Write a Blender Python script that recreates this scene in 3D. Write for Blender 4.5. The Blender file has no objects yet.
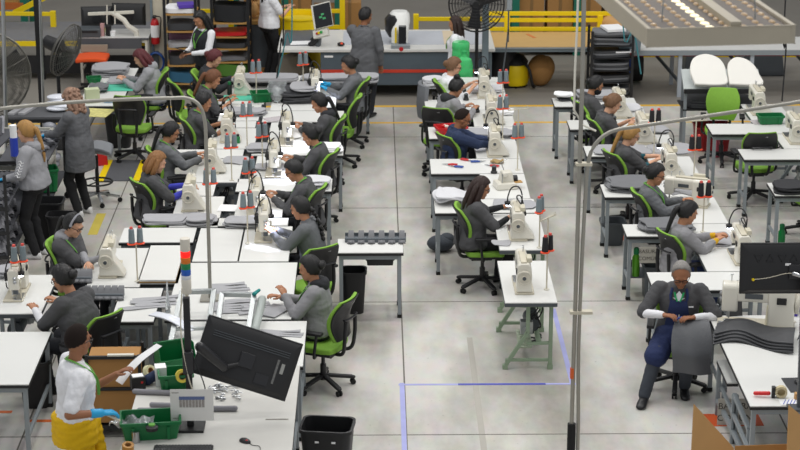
WORLD = .42
LAMPW = 78
EXPO = 0.27
import bpy, bmesh, math, random
import numpy as np
from mathutils import Vector as V, Matrix, noise
C = bpy.context.scene.collection
PI = math.pi
R = math.radians
rnd = random.Random(7)

# ---------------------------------------------------------------- camera model: where a sight line meets a height
FPX, CAMH = 2000.0, 7.8
PITCH = math.atan(638 / FPX)
YAW = math.atan(28 / FPX * math.cos(PITCH))
_st, _ct, _sp, _cp = math.sin(PITCH), math.cos(PITCH), math.sin(YAW), math.cos(YAW)
CF, CR, CU = V((_sp * _ct, _cp * _ct, -_st)), V((_cp, -_sp, 0)), V((_sp * _st, _cp * _st, _ct))
def G(px, py, z=0.0):
    d = CF + CR * ((px - 400) / FPX) - CU * ((py - 225) / FPX)
    t = (z - CAMH) / d.z
    return V((d.x * t, d.y * t, z))
def GY(px, py, y):
    d = CF + CR * ((px - 400) / FPX) - CU * ((py - 225) / FPX)
    t = y / d.y
    return V((d.x * t, y, CAMH + d.z * t))

# ---------------------------------------------------------------- materials
def lin(h):
    h = h.lstrip('#')
    out = []
    for i in (0, 2, 4):
        c = int(h[i:i + 2], 16) / 255
        out.append(c / 12.92 if c <= .04045 else ((c + .055) / 1.055) ** 2.4)
    return out
MATS = {}
def mk(name, hexc, rough=.5, metal=0.0, var=.08, scale=6.0, bump=0.0, bscale=60.0, emit=0.0, trans=0.0, coat=0.0, alpha=1.0, spec=.5):
    if name in MATS: return MATS[name]
    m = bpy.data.materials.new(name); m.use_nodes = True
    nt = m.node_tree; b = nt.nodes['Principled BSDF']
    c = lin(hexc)
    b.inputs['Roughness'].default_value = rough
    b.inputs['Metallic'].default_value = metal
    b.inputs['Specular IOR Level'].default_value = spec
    b.inputs['Base Color'].default_value = (*c, 1)
    if trans: b.inputs['Transmission Weight'].default_value = trans
    if coat: b.inputs['Coat Weight'].default_value = coat
    if alpha < 1: b.inputs['Alpha'].default_value = alpha
    if emit:
        b.inputs['Emission Color'].default_value = (*c, 1)
        b.inputs['Emission Strength'].default_value = emit
    tc = nt.nodes.new('ShaderNodeTexCoord')
    if var:
        n = nt.nodes.new('ShaderNodeTexNoise'); n.inputs['Scale'].default_value = scale; n.inputs['Detail'].default_value = 3
        nt.links.new(tc.outputs['Object'], n.inputs['Vector'])
        mx = nt.nodes.new('ShaderNodeMix'); mx.data_type = 'RGBA'
        mx.inputs[6].default_value = (*[max(0, v * (1 - var)) for v in c], 1)
        mx.inputs[7].default_value = (*[min(1, v * (1 + var)) for v in c], 1)
        nt.links.new(n.outputs['Fac'], mx.inputs[0]); nt.links.new(mx.outputs[2], b.inputs['Base Color'])
    if bump:
        n2 = nt.nodes.new('ShaderNodeTexNoise'); n2.inputs['Scale'].default_value = bscale; n2.inputs['Detail'].default_value = 4
        nt.links.new(tc.outputs['Object'], n2.inputs['Vector'])
        bp = nt.nodes.new('ShaderNodeBump'); bp.inputs['Strength'].default_value = bump; bp.inputs['Distance'].default_value = .02
        nt.links.new(n2.outputs['Fac'], bp.inputs['Height']); nt.links.new(bp.outputs['Normal'], b.inputs['Normal'])
    MATS[name] = m
    return m

WHITE = mk('white laminate', 'dededa', .36, var=.03, scale=2)
BLACKEDGE = mk('black edge band', '1c1c1e', .55)
STEEL = mk('grey painted steel', '8b9296', .45, var=.06)
STEELD = mk('dark grey steel', '4d5256', .5)
FOOT = mk('black rubber', '161616', .8)
BLACK = mk('black plastic', '1a1a1c', .5, var=.15)
BLACKS = mk('black satin plastic', '222225', .35, var=.1)
GREEN = mk('lime green upholstery', '7fae3c', .8, var=.1, scale=30, bump=.15, bscale=300)
GREENP = mk('lime green trim', '7fae3c', .6)
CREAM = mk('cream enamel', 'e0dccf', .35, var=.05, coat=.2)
CREAMD = mk('deep cream enamel', 'cdc6b2', .45)  # a deeper cream, the own colour of beds, covers and poles
CHROME = mk('brushed steel', 'b9bbbd', .28, metal=1.0)
ALU = mk('anodised aluminium', 'b4b8b8', .4, metal=.8)
ORANGE = mk('orange red plastic', 'f2502c', .5)
THREAD = mk('grey thread', '7f8c91', .8, bump=.3, bscale=400)
THREADB = mk('black thread', '232327', .8, bump=.3, bscale=400)
REDCAP = mk('red thread cap', 'd8544a', .6)
GREENTOTE = mk('green polypropylene', '006a36', .42, var=.06)
GREENLEG = mk('sage green enamel', '8fa287', .5)
FABRIC = mk('grey leatherette', '6f7073', .7, var=.12, scale=10, bump=.12, bscale=90)
FABRICL = mk('light grey felt', 'a5a5a8', .9, var=.08, scale=14, bump=.2, bscale=120)
FABRICD = mk('charcoal leatherette', '3b3c3f', .6, var=.12, scale=10, bump=.12, bscale=90)
FABRICW = mk('pale grey paper sheet', 'cfcfd2', .9, var=.05)
PAPER = mk('white paper', 'f0f0f0', .8, var=.02)
CARD = mk('cardboard', 'a97c47', .85, var=.1, scale=5)
CARDL = mk('pale cardboard face', 'c79a63', .85, var=.06, scale=5)
WOOD = mk('plywood edge', 'b48a4c', .6, var=.15)
YELLOW = mk('safety yellow paint', 'f0d000', .45, var=.06)
TEAL = mk('teal rack paint', '1d6f5c', .5)
RED = mk('red enamel', 'c01c20', .4)
REDD = mk('dark red plastic', '8e1219', .5)
BLUEP = mk('blue plastic', '2c4c9a', .5)
DARKBLUE = mk('navy cloth', '1c2a48', .85, bump=.2)
GLASSJUG = mk('green translucent jug', '55d982', .15, trans=.3, var=.05)
CLEARP = mk('clear plastic film', 'e8ecee', .15, trans=.75, var=0)
SCREEN = mk('dark monitor screen', '15171c', .25)
LED = mk('white led', 'e8f0ff', .3, emit=14.0, var=0)

# ---------------------------------------------------------------- mesh builder
def frame(d, up=V((0, 0, 1))):
    d = d.normalized()
    if abs(d.dot(up)) > .98: up = V((0, 1, 0)) if abs(d.y) < .9 else V((1, 0, 0))
    s = d.cross(up).normalized()
    return d, s, s.cross(d).normalized()
class MB:
    def __init__(s): s.v, s.f, s.m = [], [], []
    def add(s, vs, fs, m=0):
        o = len(s.v); s.v += [tuple(x) for x in vs]
        s.f += [tuple(i + o for i in f) for f in fs]; s.m += [m] * len(fs); return s
    def box(s, c, d, rot=None, m=0, taper=1.0):
        x, y, z = d[0] / 2, d[1] / 2, d[2] / 2; t = taper
        vs = [V(p) for p in ((-x, -y, -z), (x, -y, -z), (x, y, -z), (-x, y, -z), (-x * t, -y * t, z), (x * t, -y * t, z), (x * t, y * t, z), (-x * t, y * t, z))]
        if rot is not None:
            M = rot if isinstance(rot, Matrix) else Matrix.Rotation(rot, 3, 'Z')
            vs = [M @ p for p in vs]
        return s.add([p + V(c) for p in vs], [(3, 2, 1, 0), (4, 5, 6, 7), (0, 1, 5, 4), (1, 2, 6, 5), (2, 3, 7, 6), (3, 0, 4, 7)], m)
    def bb(s, x0, x1, y0, y1, z0, z1, m=0):
        return s.box(((x0 + x1) / 2, (y0 + y1) / 2, (z0 + z1) / 2), (x1 - x0, y1 - y0, z1 - z0), m=m)
    def beam(s, a, b, w, h=None, up=V((0, 0, 1)), m=0):
        a, b = V(a), V(b); h = h or w; d, x, u = frame(b - a, up)
        vs = [p + x * i * w / 2 + u * j * h / 2 for p in (a, b) for i, j in ((-1, -1), (1, -1), (1, 1), (-1, 1))]
        return s.add(vs, [(0, 1, 2, 3), (7, 6, 5, 4), (0, 4, 5, 1), (1, 5, 6, 2), (2, 6, 7, 3), (3, 7, 4, 0)], m)
    def tube(s, path, r, n=8, m=0, cap=True, flat=1.0):
        path = [V(p) for p in path]; k = len(path)
        rr = r if isinstance(r, (list, tuple)) else [r] * k
        vs, up = [], V((0, 0, 1))
        pd = None
        for i, p in enumerate(path):
            d = (path[min(i + 1, k - 1)] - path[max(i - 1, 0)])
            if d.length < 1e-9: d = pd or V((0, 0, 1))
            pd = d; d, x, u = frame(d, up)
            if i and abs(d.z) > .9 and abs(x.dot(lx)) < .999:      # keep the section from spinning
                x = (lx - d * lx.dot(d)).normalized(); u = x.cross(d)
            lx = x
            vs += [p + (x * math.cos(2 * PI * j / n) + u * math.sin(2 * PI * j / n) * flat) * rr[i] for j in range(n)]
        fs = [(i * n + j, i * n + (j + 1) % n, (i + 1) * n + (j + 1) % n, (i + 1) * n + j) for i in range(k - 1) for j in range(n)]
        if cap: fs += [tuple(range(n))[::-1], tuple((k - 1) * n + j for j in range(n))]
        return s.add(vs, fs, m)
    def cyl(s, a, b, r, r2=None, n=12, m=0): return s.tube([a, b], [r, r if r2 is None else r2], n, m)
    def lathe(s, prof, c=(0, 0, 0), n=20, M=None, m=0, sx=1.0, sy=1.0):
        c = V(c); vs = []
        for r, z in prof:
            for j in range(n):
                p = V((r * math.cos(2 * PI * j / n) * sx, r * math.sin(2 * PI * j / n) * sy, z))
                vs.append((M @ p if M else p) + c)
        k = len(prof)
        fs = [(i * n + j, i * n + (j + 1) % n, (i + 1) * n + (j + 1) % n, (i + 1) * n + j) for i in range(k - 1) for j in range(n)]
        fs += [tuple(range(n))[::-1], tuple((k - 1) * n + j for j in range(n))]
        return s.add(vs, fs, m)
    def ell(s, c, r, M=None, nu=14, nv=9, m=0):
        c = V(c); vs = []
        for i in range(nv + 1):
            a = PI * i / nv
            for j in range(nu):
                t = 2 * PI * j / nu
                p = V((r[0] * math.sin(a) * math.cos(t), r[1] * math.sin(a) * math.sin(t), -r[2] * math.cos(a)))
                vs.append((M @ p if M else p) + c)
        fs = [(i * nu + j, i * nu + (j + 1) % nu, (i + 1) * nu + (j + 1) % nu, (i + 1) * nu + j) for i in range(nv) for j in range(nu)]
        return s.add(vs, fs, m)
    def cap(s, a, b, ra, rb, n=12, m=0):
        s.tube([a, b], [ra, rb], n, m); s.ell(a, (ra,) * 3, nu=n, nv=7, m=m); s.ell(b, (rb,) * 3, nu=n, nv=7, m=m); return s
    def prism(s, poly, lo, hi, M=None, c=(0, 0, 0), m=0):
        c = V(c); n = len(poly); M = M or Matrix.Identity(3)
        vs = [M @ V((x, y, lo)) + c for x, y in poly] + [M @ V((x, y, hi)) + c for x, y in poly]
        fs = [tuple(range(n))[::-1], tuple(range(n, 2 * n))] + [(i, (i + 1) % n, n + (i + 1) % n, n + i) for i in range(n)]
        return s.add(vs, fs, m)
    def rings(s, rg, n=18, m=0):
        vs = []
        for c, x, y, rx, ry in rg:
            for j in range(n):
                t = 2 * PI * j / n; ct, st = math.cos(t), math.sin(t)
                e = .8
                vs.append(c + x * rx * math.copysign(abs(ct) ** e, ct) + y * ry * math.copysign(abs(st) ** e, st))
        k = len(rg)
        fs = [(i * n + j, i * n + (j + 1) % n, (i + 1) * n + (j + 1) % n, (i + 1) * n + j) for i in range(k - 1) for j in range(n)]
        fs += [tuple(range(n))[::-1], tuple((k - 1) * n + j for j in range(n))]
        return s.add(vs, fs, m)
    def mesh(s, name, mats, smooth=38):
        me = bpy.data.meshes.new(name); me.from_pydata(s.v, [], s.f)
        for x in (mats if isinstance(mats, (list, tuple)) else [mats]): me.materials.append(x)
        if any(s.m): me.polygons.foreach_set('material_index', s.m)
        bm = bmesh.new(); bm.from_mesh(me); bmesh.ops.remove_doubles(bm, verts=bm.verts, dist=1e-6)
        bmesh.ops.recalc_face_normals(bm, faces=bm.faces); bm.to_mesh(me); bm.free()
        me.shade_smooth()
        if smooth < 180: me.set_sharp_from_angle(angle=R(smooth))
        me.update(); return me
    def build(s, name, mats, parent=None, bevel=0.0, smooth=38):
        o = bpy.data.objects.new(name, s.mesh(name, mats, smooth)); C.objects.link(o)
        if parent is not None: o.parent = parent
        if bevel:
            b = o.modifiers.new('edges', 'BEVEL'); b.width = bevel; b.segments = 2; b.limit_method = 'ANGLE'; b.angle_limit = R(40)
        return o
def spline(pts, n=8):
    pts = [V(p) for p in pts]; out = []
    for i in range(len(pts) - 1):
        p0, p1, p2, p3 = pts[max(i - 1, 0)], pts[i], pts[i + 1], pts[min(i + 2, len(pts) - 1)]
        for j in range(n):
            t = j / n
            out.append(.5 * ((2 * p1) + (p2 - p0) * t + (2 * p0 - 5 * p1 + 4 * p2 - p3) * t * t + (3 * p1 - p0 - 3 * p2 + p3) * t ** 3))
    return out + [pts[-1]]
def tag(o, label, cat, group=None, kind=None):
    o['label'] = label; o['category'] = cat
    if group: o['group'] = group
    if kind: o['kind'] = kind
    return o
def thing(name, label, cat, loc=(0, 0, 0), rotz=0.0, group=None):
    o = bpy.data.objects.new(name, None); C.objects.link(o); o.empty_display_size = .1
    o.location = loc; o.rotation_euler = (0, 0, rotz)
    return tag(o, label, cat, group)
def single(mb, name, label, cat, mats, loc=(0, 0, 0), rotz=0.0, group=None, bevel=0.0, smooth=38):
    o = mb.build(name, mats, None, bevel, smooth); o.location = loc; o.rotation_euler = (0, 0, rotz)
    return tag(o, label, cat, group)
def struct(mb, name, mats, bevel=0.0):
    o = mb.build(name, mats, None, bevel); o['kind'] = 'structure'; return o
def dup(root, loc, rotz=0.0, label=None, group=None):
    r = root.copy(); C.objects.link(r); r.location = loc; r.rotation_euler = (0, 0, rotz)
    if label: r['label'] = label
    if group: r['group'] = group
    for ch in list(root.children):
        c = ch.copy(); C.objects.link(c); c.parent = r
        for g in ch.children:
            d = g.copy(); C.objects.link(d); d.parent = c
    return r
PROTO = {}
def proto(key, maker, loc, rotz, label, group=None):
    """first call builds the kind, later calls copy it with its parts"""
    if key not in PROTO:
        r = maker(); PROTO[key] = r
        r.location = loc; r.rotation_euler = (0, 0, rotz); r['label'] = label
        if group: r['group'] = group
        return r
    return dup(PROTO[key], loc, rotz, label, group)
def text_mesh(body, size, extrude=.0006):
    cu = bpy.data.curves.new('lettering', 'FONT'); cu.body = body; cu.size = size; cu.extrude = extrude
    cu.align_x = 'CENTER'; cu.align_y = 'CENTER'; cu.resolution_u = 3
    o = bpy.data.objects.new('lettering', cu); C.objects.link(o)
    me = bpy.data.meshes.new_from_object(o.evaluated_get(bpy.context.evaluated_depsgraph_get()))
    bpy.data.objects.remove(o); return me
def lettering(body, size, m, parent, M):
    me = text_mesh(body, size); me.materials.clear(); me.materials.append(m)
    o = bpy.data.objects.new('lettering', me); C.objects.link(o); o.parent = parent; o.matrix_local = M; return o
def remesh(mb, name, mats, voxel=.011, smooth=4, fold=0.0, seed=0, extra=None):
    me = bpy.data.meshes.new(name); me.from_pydata(mb.v, [], mb.f)
    o = bpy.data.objects.new(name, me); C.objects.link(o)
    r = o.modifiers.new('r', 'REMESH'); r.mode = 'VOXEL'; r.voxel_size = voxel
    sm = o.modifiers.new('s', 'SMOOTH'); sm.factor = .5; sm.iterations = smooth
    me2 = bpy.data.meshes.new_from_object(o.evaluated_get(bpy.context.evaluated_depsgraph_get()))
    bpy.data.objects.remove(o); bpy.data.meshes.remove(me)
    if fold:
        n = len(me2.vertices); co = np.empty(n * 3); me2.vertices.foreach_get('co', co); co = co.reshape(-1, 3)
        no = np.empty(n * 3); me2.vertex_normals.foreach_get('vector', no); no = no.reshape(-1, 3)
        rs = np.random.RandomState(seed); d = np.zeros(n)
        for k in range(9):
            w = rs.normal(size=3) * np.array([38, 38, 62]) * (.6 + .14 * k); ph = rs.uniform(0, 6.28)
            wob = 1.4 * np.sin(co @ (rs.normal(size=3) * 9) + ph)
            d += np.abs(np.sin(co @ w * .5 + ph + wob)) * (1 / (1 + .25 * k))
        d = (d / d.max() - .5)
        co += no * (d * fold)[:, None]
        me2.vertices.foreach_set('co', co.ravel())
    if extra and extra.f:
        ex = extra; me3 = bpy.data.meshes.new('x')
        v0 = [tuple(v.co) for v in me2.vertices]; f0 = [tuple(p.vertices) for p in me2.polygons]
        o0 = len(v0)
        me3.from_pydata(v0 + ex.v, [], f0 + [tuple(i + o0 for i in f) for f in ex.f])
        mi = [0] * len(f0) + ex.m
        me3.polygons.foreach_set('material_index', mi)
        bpy.data.meshes.remove(me2); me2 = me3; me2.name = name
    me2.materials.clear()
    for x in (mats if isinstance(mats, (list, tuple)) else [mats]): me2.materials.append(x)
    me2.shade_smooth(); me2.update(); return me2
# ---------------------------------------------------------------- people
SKINS = {'tan': mk('tan skin', 'b5805f', .55, var=.05), 'brown': mk('brown skin', '9a6647', .55, var=.05), 'fair': mk('fair skin', 'd3a284', .55, var=.05)}
LIP = mk('lip skin', '8f4f43', .5); EYEW = mk('eye white', 'e6e2dc', .3, var=0); EYED = mk('dark iris', '21160f', .3, var=0); BROW = mk('brow hair', '2a1d17', .9)
HAIRS = {'black': mk('black hair', '0d0b0c', .4, var=.4, scale=40, bump=.5, bscale=120, spec=.5), 'brown': mk('dark brown hair', '2c1812', .55, var=.3, scale=40, bump=.5, bscale=160),
         'ginger': mk('ginger hair', '6f4428', .55, var=.3, scale=40, bump=.5, bscale=160), 'blonde': mk('dark blonde hair', 'a67c42', .55, var=.3, scale=40, bump=.5, bscale=160),
         'honey': mk('honey hair', '8d6238', .55, var=.3, scale=40, bump=.5, bscale=160), 'red': mk('dyed red hair', '5a1f24', .55, var=.3, scale=40, bump=.5, bscale=160),
         'grey': mk('grey hair', '8b8783', .6, var=.25, scale=40, bump=.5, bscale=160), 'pinkblonde': mk('pinkish blonde curls', '9b7a66', .6, var=.35, scale=30, bump=.8, bscale=90),
         'crop': mk('cropped dark hair', '231b18', .9, var=.2, scale=60, spec=.2), 'ltbrown': mk('light brown hair', '76553a', .55, var=.3, scale=40, bump=.5, bscale=160)}
def cloth(n, h, r=.85): return mk(n, h, r, var=.08, scale=9, bump=.25, bscale=45)
CL = {'grey': cloth('charcoal smock cloth', '4b4b4d'), 'lgrey': cloth('light grey hoodie cloth', '98989c'), 'mgrey': cloth('mid grey smock cloth', '66686b'), 'coat': cloth('grey coat cloth', '606164'),
      'heather': cloth('heather grey cloth', '8e8d90'), 'navy': cloth('navy jacket cloth', '233150'), 'black': cloth('black cloth', '18181b'), 'white': cloth('white shirt cloth', 'e9e9ec'),
      'yellow': cloth('yellow coverall cloth', 'e2b400'), 'jeans': cloth('blue denim', '273763'), 'dgrey': cloth('dark hooded cloth', '2c2d31'), 'blue': cloth('royal blue sleeve cloth', '3a3fb0'),
      'teal': cloth('dark teal sleeve cloth', '14505a'), 'mustard': cloth('mustard sleeve cloth', 'd5a514'), 'slate': cloth('slate trouser cloth', '3b4048'), 'vest': cloth('black quilted vest cloth', '1e2126'),
      'pants': cloth('dark trouser cloth', '22242a'), 'apron': cloth('navy denim apron', '1f2c55')}
GLOVE = mk('blue nitrile glove', '1fa3d8', .45, var=.05); LANYARD = mk('green lanyard ribbon', '66a743', .7, var=.05)
SHOE = mk('black shoe leather', '141416', .45); SNEAK = mk('white trainer', 'd8d8d8', .6); MASKC = mk('black face mask cloth', '17181c', .9); GLASSF = mk('spectacle frame', '2b2526', .35)

def ik(s, w, a, b, pole):
    d = w - s; L = d.length
    if L > (a + b) * .985: d = d * ((a + b) * .985 / L); L = d.length
    u = d.normalized(); x = (a * a - b * b + L * L) / (2 * L); h = math.sqrt(max(a * a - x * x, 0))
    p = (pole - u * pole.dot(u)).normalized()
    return s + u * x + p * h, s + d
BULK, HEADK = 1.08, 1.07
def person(label, loc, face, seat=.48, lean=.22, twist=0.0, hp=.35, hy=0.0, roll=0.0, lh=None, rh=None, lf=None, rf=None, skin='tan', k=1.0, fem=True,
           top='grey', sleeve=1.5, under=None, usleeve=2.0, hem=.06, pants='pants', shoe=SHOE, hair=('short', 'black'), glasses=False, lany=False,
           gl=False, gr=False, hood=None, mask=False, bulk=1.0, vest=None, bun=None, collar=True, curl=.5, legs=True, lpole=None, rpole=None, group=None, seed=0, elbow_out=.55, hem_flare=1.0):
    """face: heading in degrees, 0 looks along +Y, 90 along -X, -90 along +X.  Hand and foot targets are in the person's own frame (right, forward, up)."""
    standing = seat is None
    sc = k; bulk *= BULK
    hz = .93 * sc if standing else seat + .095
    body = MB(); X = V((1, 0, 0)); Y = V((0, 1, 0)); Z = V((0, 0, 1))
    P = V((0, 0, hz))
    # spine
    L = .49 * sc; N = 8; pts = [P.copy()]; fr = []
    for i in range(N + 1):
        t = i / N; a = lean * (.35 + .75 * t)
        U = V((math.sin(roll * t), math.sin(a), math.cos(a))).normalized(); F = V((0, math.cos(a), -math.sin(a)))
        Mt = Matrix.Rotation(twist * t, 3, U); F = (Mt @ F); S = F.cross(U).normalized(); F = U.cross(S)
        fr.append((S, F, U))
        if i < N: pts.append(pts[-1] + U * (L / N))
    def sp(t):
        if t <= 0: return pts[0] + fr[0][2] * (t * L), fr[0]
        x = min(t, 1) * N; i = min(int(x), N - 1); f = x - i
        return pts[i].lerp(pts[i + 1], f) + (fr[N][2] * ((t - 1) * L) if t > 1 else V((0, 0, 0))), fr[min(round(x), N)]
    w = (.94 if fem else 1.06) * sc; bw = bulk * sc
    prof = [(-.20, .150, .095, 0), (-.06, .172 * bulk, .125 * bulk, .0), (.12, .165 * bulk, .122 * bulk, .004), (.34, .138 * bulk, .108 * bulk, .012), (.55, .15 * bulk, .118 * bulk, .022 if fem else .014),
            (.70, .163 * (1.0 if fem else 1.04), .122 * (bulk * .5 + .5), .026 if fem else .014), (.84, .165 * (1.0 if fem else 1.07), .1, .008), (.94, .12, .075, -.004), (1.0, .068, .06, 0)]
    def torso(mb, inf, lo=-.3, hi=1.01, hemx=1.0):
        rg = []
        for t, a, b, off in prof:
            if t < lo or t > hi: continue
            c, (S, F, U) = sp(t); e = inf * (hemx if t < .2 else 1)
            rg.append((c + F * off * sc, S, F, (a * sc + e), (b * sc + e)))
        mb.rings(rg, 22)
    torso(body, -.014 if (top or under) else 0)
    ct, (S1, F1, U1) = sp(.86); sw = (.168 if fem else .192) * sc
    neck0, _ = sp(.96)
    # head
    hU = V((0, math.sin(hp), math.cos(hp))); hF = V((0, math.cos(hp), -math.sin(hp)))
    Mh = Matrix.Rotation(twist + hy, 3, 'Z'); hU = Mh @ hU; hF = Mh @ hF; hS = hF.cross(hU).normalized()
    HM = Matrix((hS, hF, hU)).transposed()
    skull0 = neck0 + U1 * .075 * sc + hF * .012 * sc
    hc = skull0 + hU * .105 * sc + hF * .018 * sc
    body.cap(neck0 - U1 * .05, skull0 + hU * .03, .056 * sc, .05 * sc)
    h = sc * HEADK
    def hpnt(x, y, z): return hc + HM @ V((x, y, z)) * h
    body.ell(hpnt(0, -.008, .018), (.073 * h, .094 * h, .1 * h), HM, 20, 14)
    body.ell(hpnt(0, .022, -.04), (.059 * h, .068 * h, .075 * h), HM, 18, 12)
    body.ell(hpnt(0, .058, -.088), (.034 * h, .032 * h, .028 * h), HM)
    body.ell(hpnt(0, .094, -.022), (.0135 * h, .02 * h, .02 * h), HM, 10, 7); body.cap(hpnt(0, .082, .012), hpnt(0, .096, -.018), .009 * h, .011 * h, 8)
    body.ell(hpnt(0, .08, .028), (.05 * h, .014 * h, .012 * h), HM)
    for e in (-1, 1):
        body.ell(hpnt(e * .074, -.006, -.012), (.011 * h, .02 * h, .031 * h), HM, 10, 7)
        body.ell(hpnt(e * .04, .06, -.03), (.022 * h, .022 * h, .02 * h), HM, 10, 7)
    ex = MB()
    for e in (-1, 1):
        ex.ell(hpnt(e * .031, .076, .004), (.0145 * h, .009 * h, .0085 * h), HM, 10, 7, m=2)
        ex.ell(hpnt(e * .031, .0815, .003), (.0075 * h, .0055 * h, .0075 * h), HM, 8, 6, m=3)
        ex.tube([hpnt(e * .014, .09, .024), hpnt(e * .032, .09, .03), hpnt(e * .052, .074, .024)], .0042 * h, 6, m=4)
    ex.tube([hpnt(-.024, .078, -.062), hpnt(-.008, .089, -.059), hpnt(.008, .089, -.059), hpnt(.024, .078, -.062)], .0055 * h, 6, m=1)
    ex.tube([hpnt(-.02, .078, -.067), hpnt(0, .088, -.07), hpnt(.02, .078, -.067)], .006 * h, 6, m=1)
    # arms
    arms = {}
    for side, tgt, pole in ((-1, lh, lpole), (1, rh, rpole)):
        sh = ct + S1 * side * sw + U1 * .005
        if tgt is None: tgt = (side * .24, .04, hz - .05) if standing else (side * .12, .42, .86)
        el, wr = ik(sh, V(tgt), .285 * sc, .25 * sc, V(pole) if pole else V((side * elbow_out, -.25, -.9)))
        arms[side] = (sh, el, wr)
        body.ell(sh - S1 * side * .012, (.05 * sc,) * 3)
        body.cap(sh, el, .05 * sc * (bulk * .4 + .6), .038 * sc); body.cap(el, wr, .037 * sc, .026 * sc)
    def hand(mb, exm, side, inf=0.0, m=0):
        sh, el, wr = arms[side]; d = (wr - el).normalized()
        n = V((0, 0, -1)); n = (n - d * n.dot(d))
        n = n.normalized() if n.length > .2 else (-F1)
        s = d.cross(n).normalized()
        Mx = Matrix((s, d, n)).transposed()
        mb.ell(wr + d * .048 * sc, (.04 * sc + inf, .052 * sc + inf, .017 * sc + inf), Mx, 12, 8)
        for i, ln in enumerate((.066, .078, .072, .056)):
            p = wr + (d * .086 + s * (-.03 + .02 * i)) * sc; pp = [wr + (d * .05 + s * (-.024 + .016 * i)) * sc, p]; dd = d
            for q in range(3):
                dd = Matrix.Rotation(-curl * (.7 + .3 * q), 3, s) @ dd if (Matrix.Rotation(-curl, 3, s) @ d).dot(n) > 0 else Matrix.Rotation(curl * (.7 + .3 * q), 3, s) @ dd
                p = p + dd * ln * sc * (.45, .32, .23)[q]; pp.append(p)
            exm.tube(pp, [r * sc + inf for r in (.0085, .0095, .0088, .0078, .006)], 7, m)
        side_in = s * (-side if s.dot(S1) > 0 else side)
        q0 = wr + (d * .022 + side_in * .025) * sc
        exm.tube([q0, q0 + (d * .03 + side_in * .024 + n * .012) * sc, q0 + (d * .058 + side_in * .03 + n * .02) * sc, q0 + (d * .078 + side_in * .026 + n * .026) * sc], [v * sc + inf for v in (.012, .0115, .01, .007)], 7, m)
    for side in (-1, 1): hand(body, ex, side)
    # legs
    lg = {}
    for side, tgt in ((-1, lf), (1, rf)):
        hpj = P + V((side * .088 * sc, .01, -.03))
        if tgt is None: tgt = (side * .1, .0, .085) if standing else (side * .13, .40, .085)
        kn, an = ik(hpj, V(tgt), .43 * sc, .42 * sc, V((side * .12, 1, .25)))
        toe = V((side * .12, 1, 0)).normalized()
        lg[side] = (hpj, kn, an, toe)
        body.cap(hpj, kn, .083 * sc, .056 * sc); body.cap(kn, an, .053 * sc, .036 * sc)
        body.ell(kn.lerp(an, .28) - toe * .014, (.05 * sc, .05 * sc, .1 * sc))
        body.ell(an + toe * .055 * sc + V((0, 0, -.05)), (.03 * sc, .09 * sc, .024 * sc), Matrix.Rotation(math.atan2(-toe.x, toe.y), 3, 'Z'))
    me = remesh(body, 'person', [SKINS[skin], LIP, EYEW, EYED, BROW], .0105, 3, extra=ex)
    root = bpy.data.objects.new('person', me); C.objects.link(root)
    root.location = loc if len(loc) == 3 else (loc[0], loc[1], 0); root.rotation_euler = (0, 0, R(face)); tag(root, label, 'person', group)
    def child(name, mesh, m=None):
        o = bpy.data.objects.new(name, mesh); C.objects.link(o); o.parent = root; return o
    # trousers and shoes
    if legs and pants:
        tr = MB(); torso(tr, .010, -.3, .2)
        for side in (-1, 1):
            a, b, c, t = lg[side]; tr.cap(a, b, .093 * sc, .068 * sc); tr.cap(b, c + V((0, 0, .0)), .068 * sc, .056 * sc); tr.ell(b.lerp(c, .28) - t * .014, (.064 * sc, .064 * sc, .12 * sc))
        child('trousers', remesh(tr, 'trousers', CL[pants], .014, 3, .014, seed + 1))
        for side in (-1, 1):
            a, b, c, t = lg[side]; s = MB(); Mz = Matrix.Rotation(math.atan2(-t.x, t.y), 3, 'Z')
            pr = [(-.06, .0), (-.064, .03), (-.05, .085), (.02, .088), (.08, .055), (.16, .04), (.19, .018), (.185, .0)]
            rg = []
            for y, (wd, z0, z1) in zip((-.07, -.05, .0, .06, .12, .17, .195), ((.024, .0, .05), (.038, -.0, .09), (.042, 0, .095), (.044, 0, .07), (.048, 0, .055), (.042, 0, .045), (.02, .005, .03))):
                cc = c + Mz @ V((0, y * sc, 0)); cc.z = c.z - .085 + (z0 + z1) / 2
                rg.append((cc, Mz @ X, Z, wd * sc, (z1 - z0) / 2))
            s.rings(rg, 14); s.build('shoe', shoe, root, smooth=60)
    # under layer with its own sleeves
    def sleeves(mb, frac0, frac1, inf, sides=(-1, 1)):
        for side in sides:
            sh, el, wr = arms[side]
            if frac0 < 1:
                bk = bulk ** .5
                a = sh; b = sh.lerp(el, min(frac1, 1)); mb.cap(a, b, (.058 * bk + inf) * sc, (.046 * bk + inf) * sc)
                if frac1 < 1: pass
            if frac1 > 1:
                a = el if frac0 <= 1 else el.lerp(wr, frac0 - 1); mb.cap(a, el.lerp(wr, frac1 - 1), (.043 + inf) * sc, (.031 + inf * .8) * sc)
    if under:
        um = MB(); torso(um, .006, -.1, .95 if top else 1.01); sleeves(um, 0, usleeve, .003) if not top else [um.cap(arms[q][0].lerp(arms[q][1], .45), arms[q][1], .05 * sc, .044 * sc) or um for q in (-1, 1)] and sleeves(um, 1, usleeve, .003)
        child('shirt' if usleeve < 1 or True else 'sleeve', remesh(um, 'shirt', CL[under], .0125, 3, .01, seed + 3))
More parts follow.
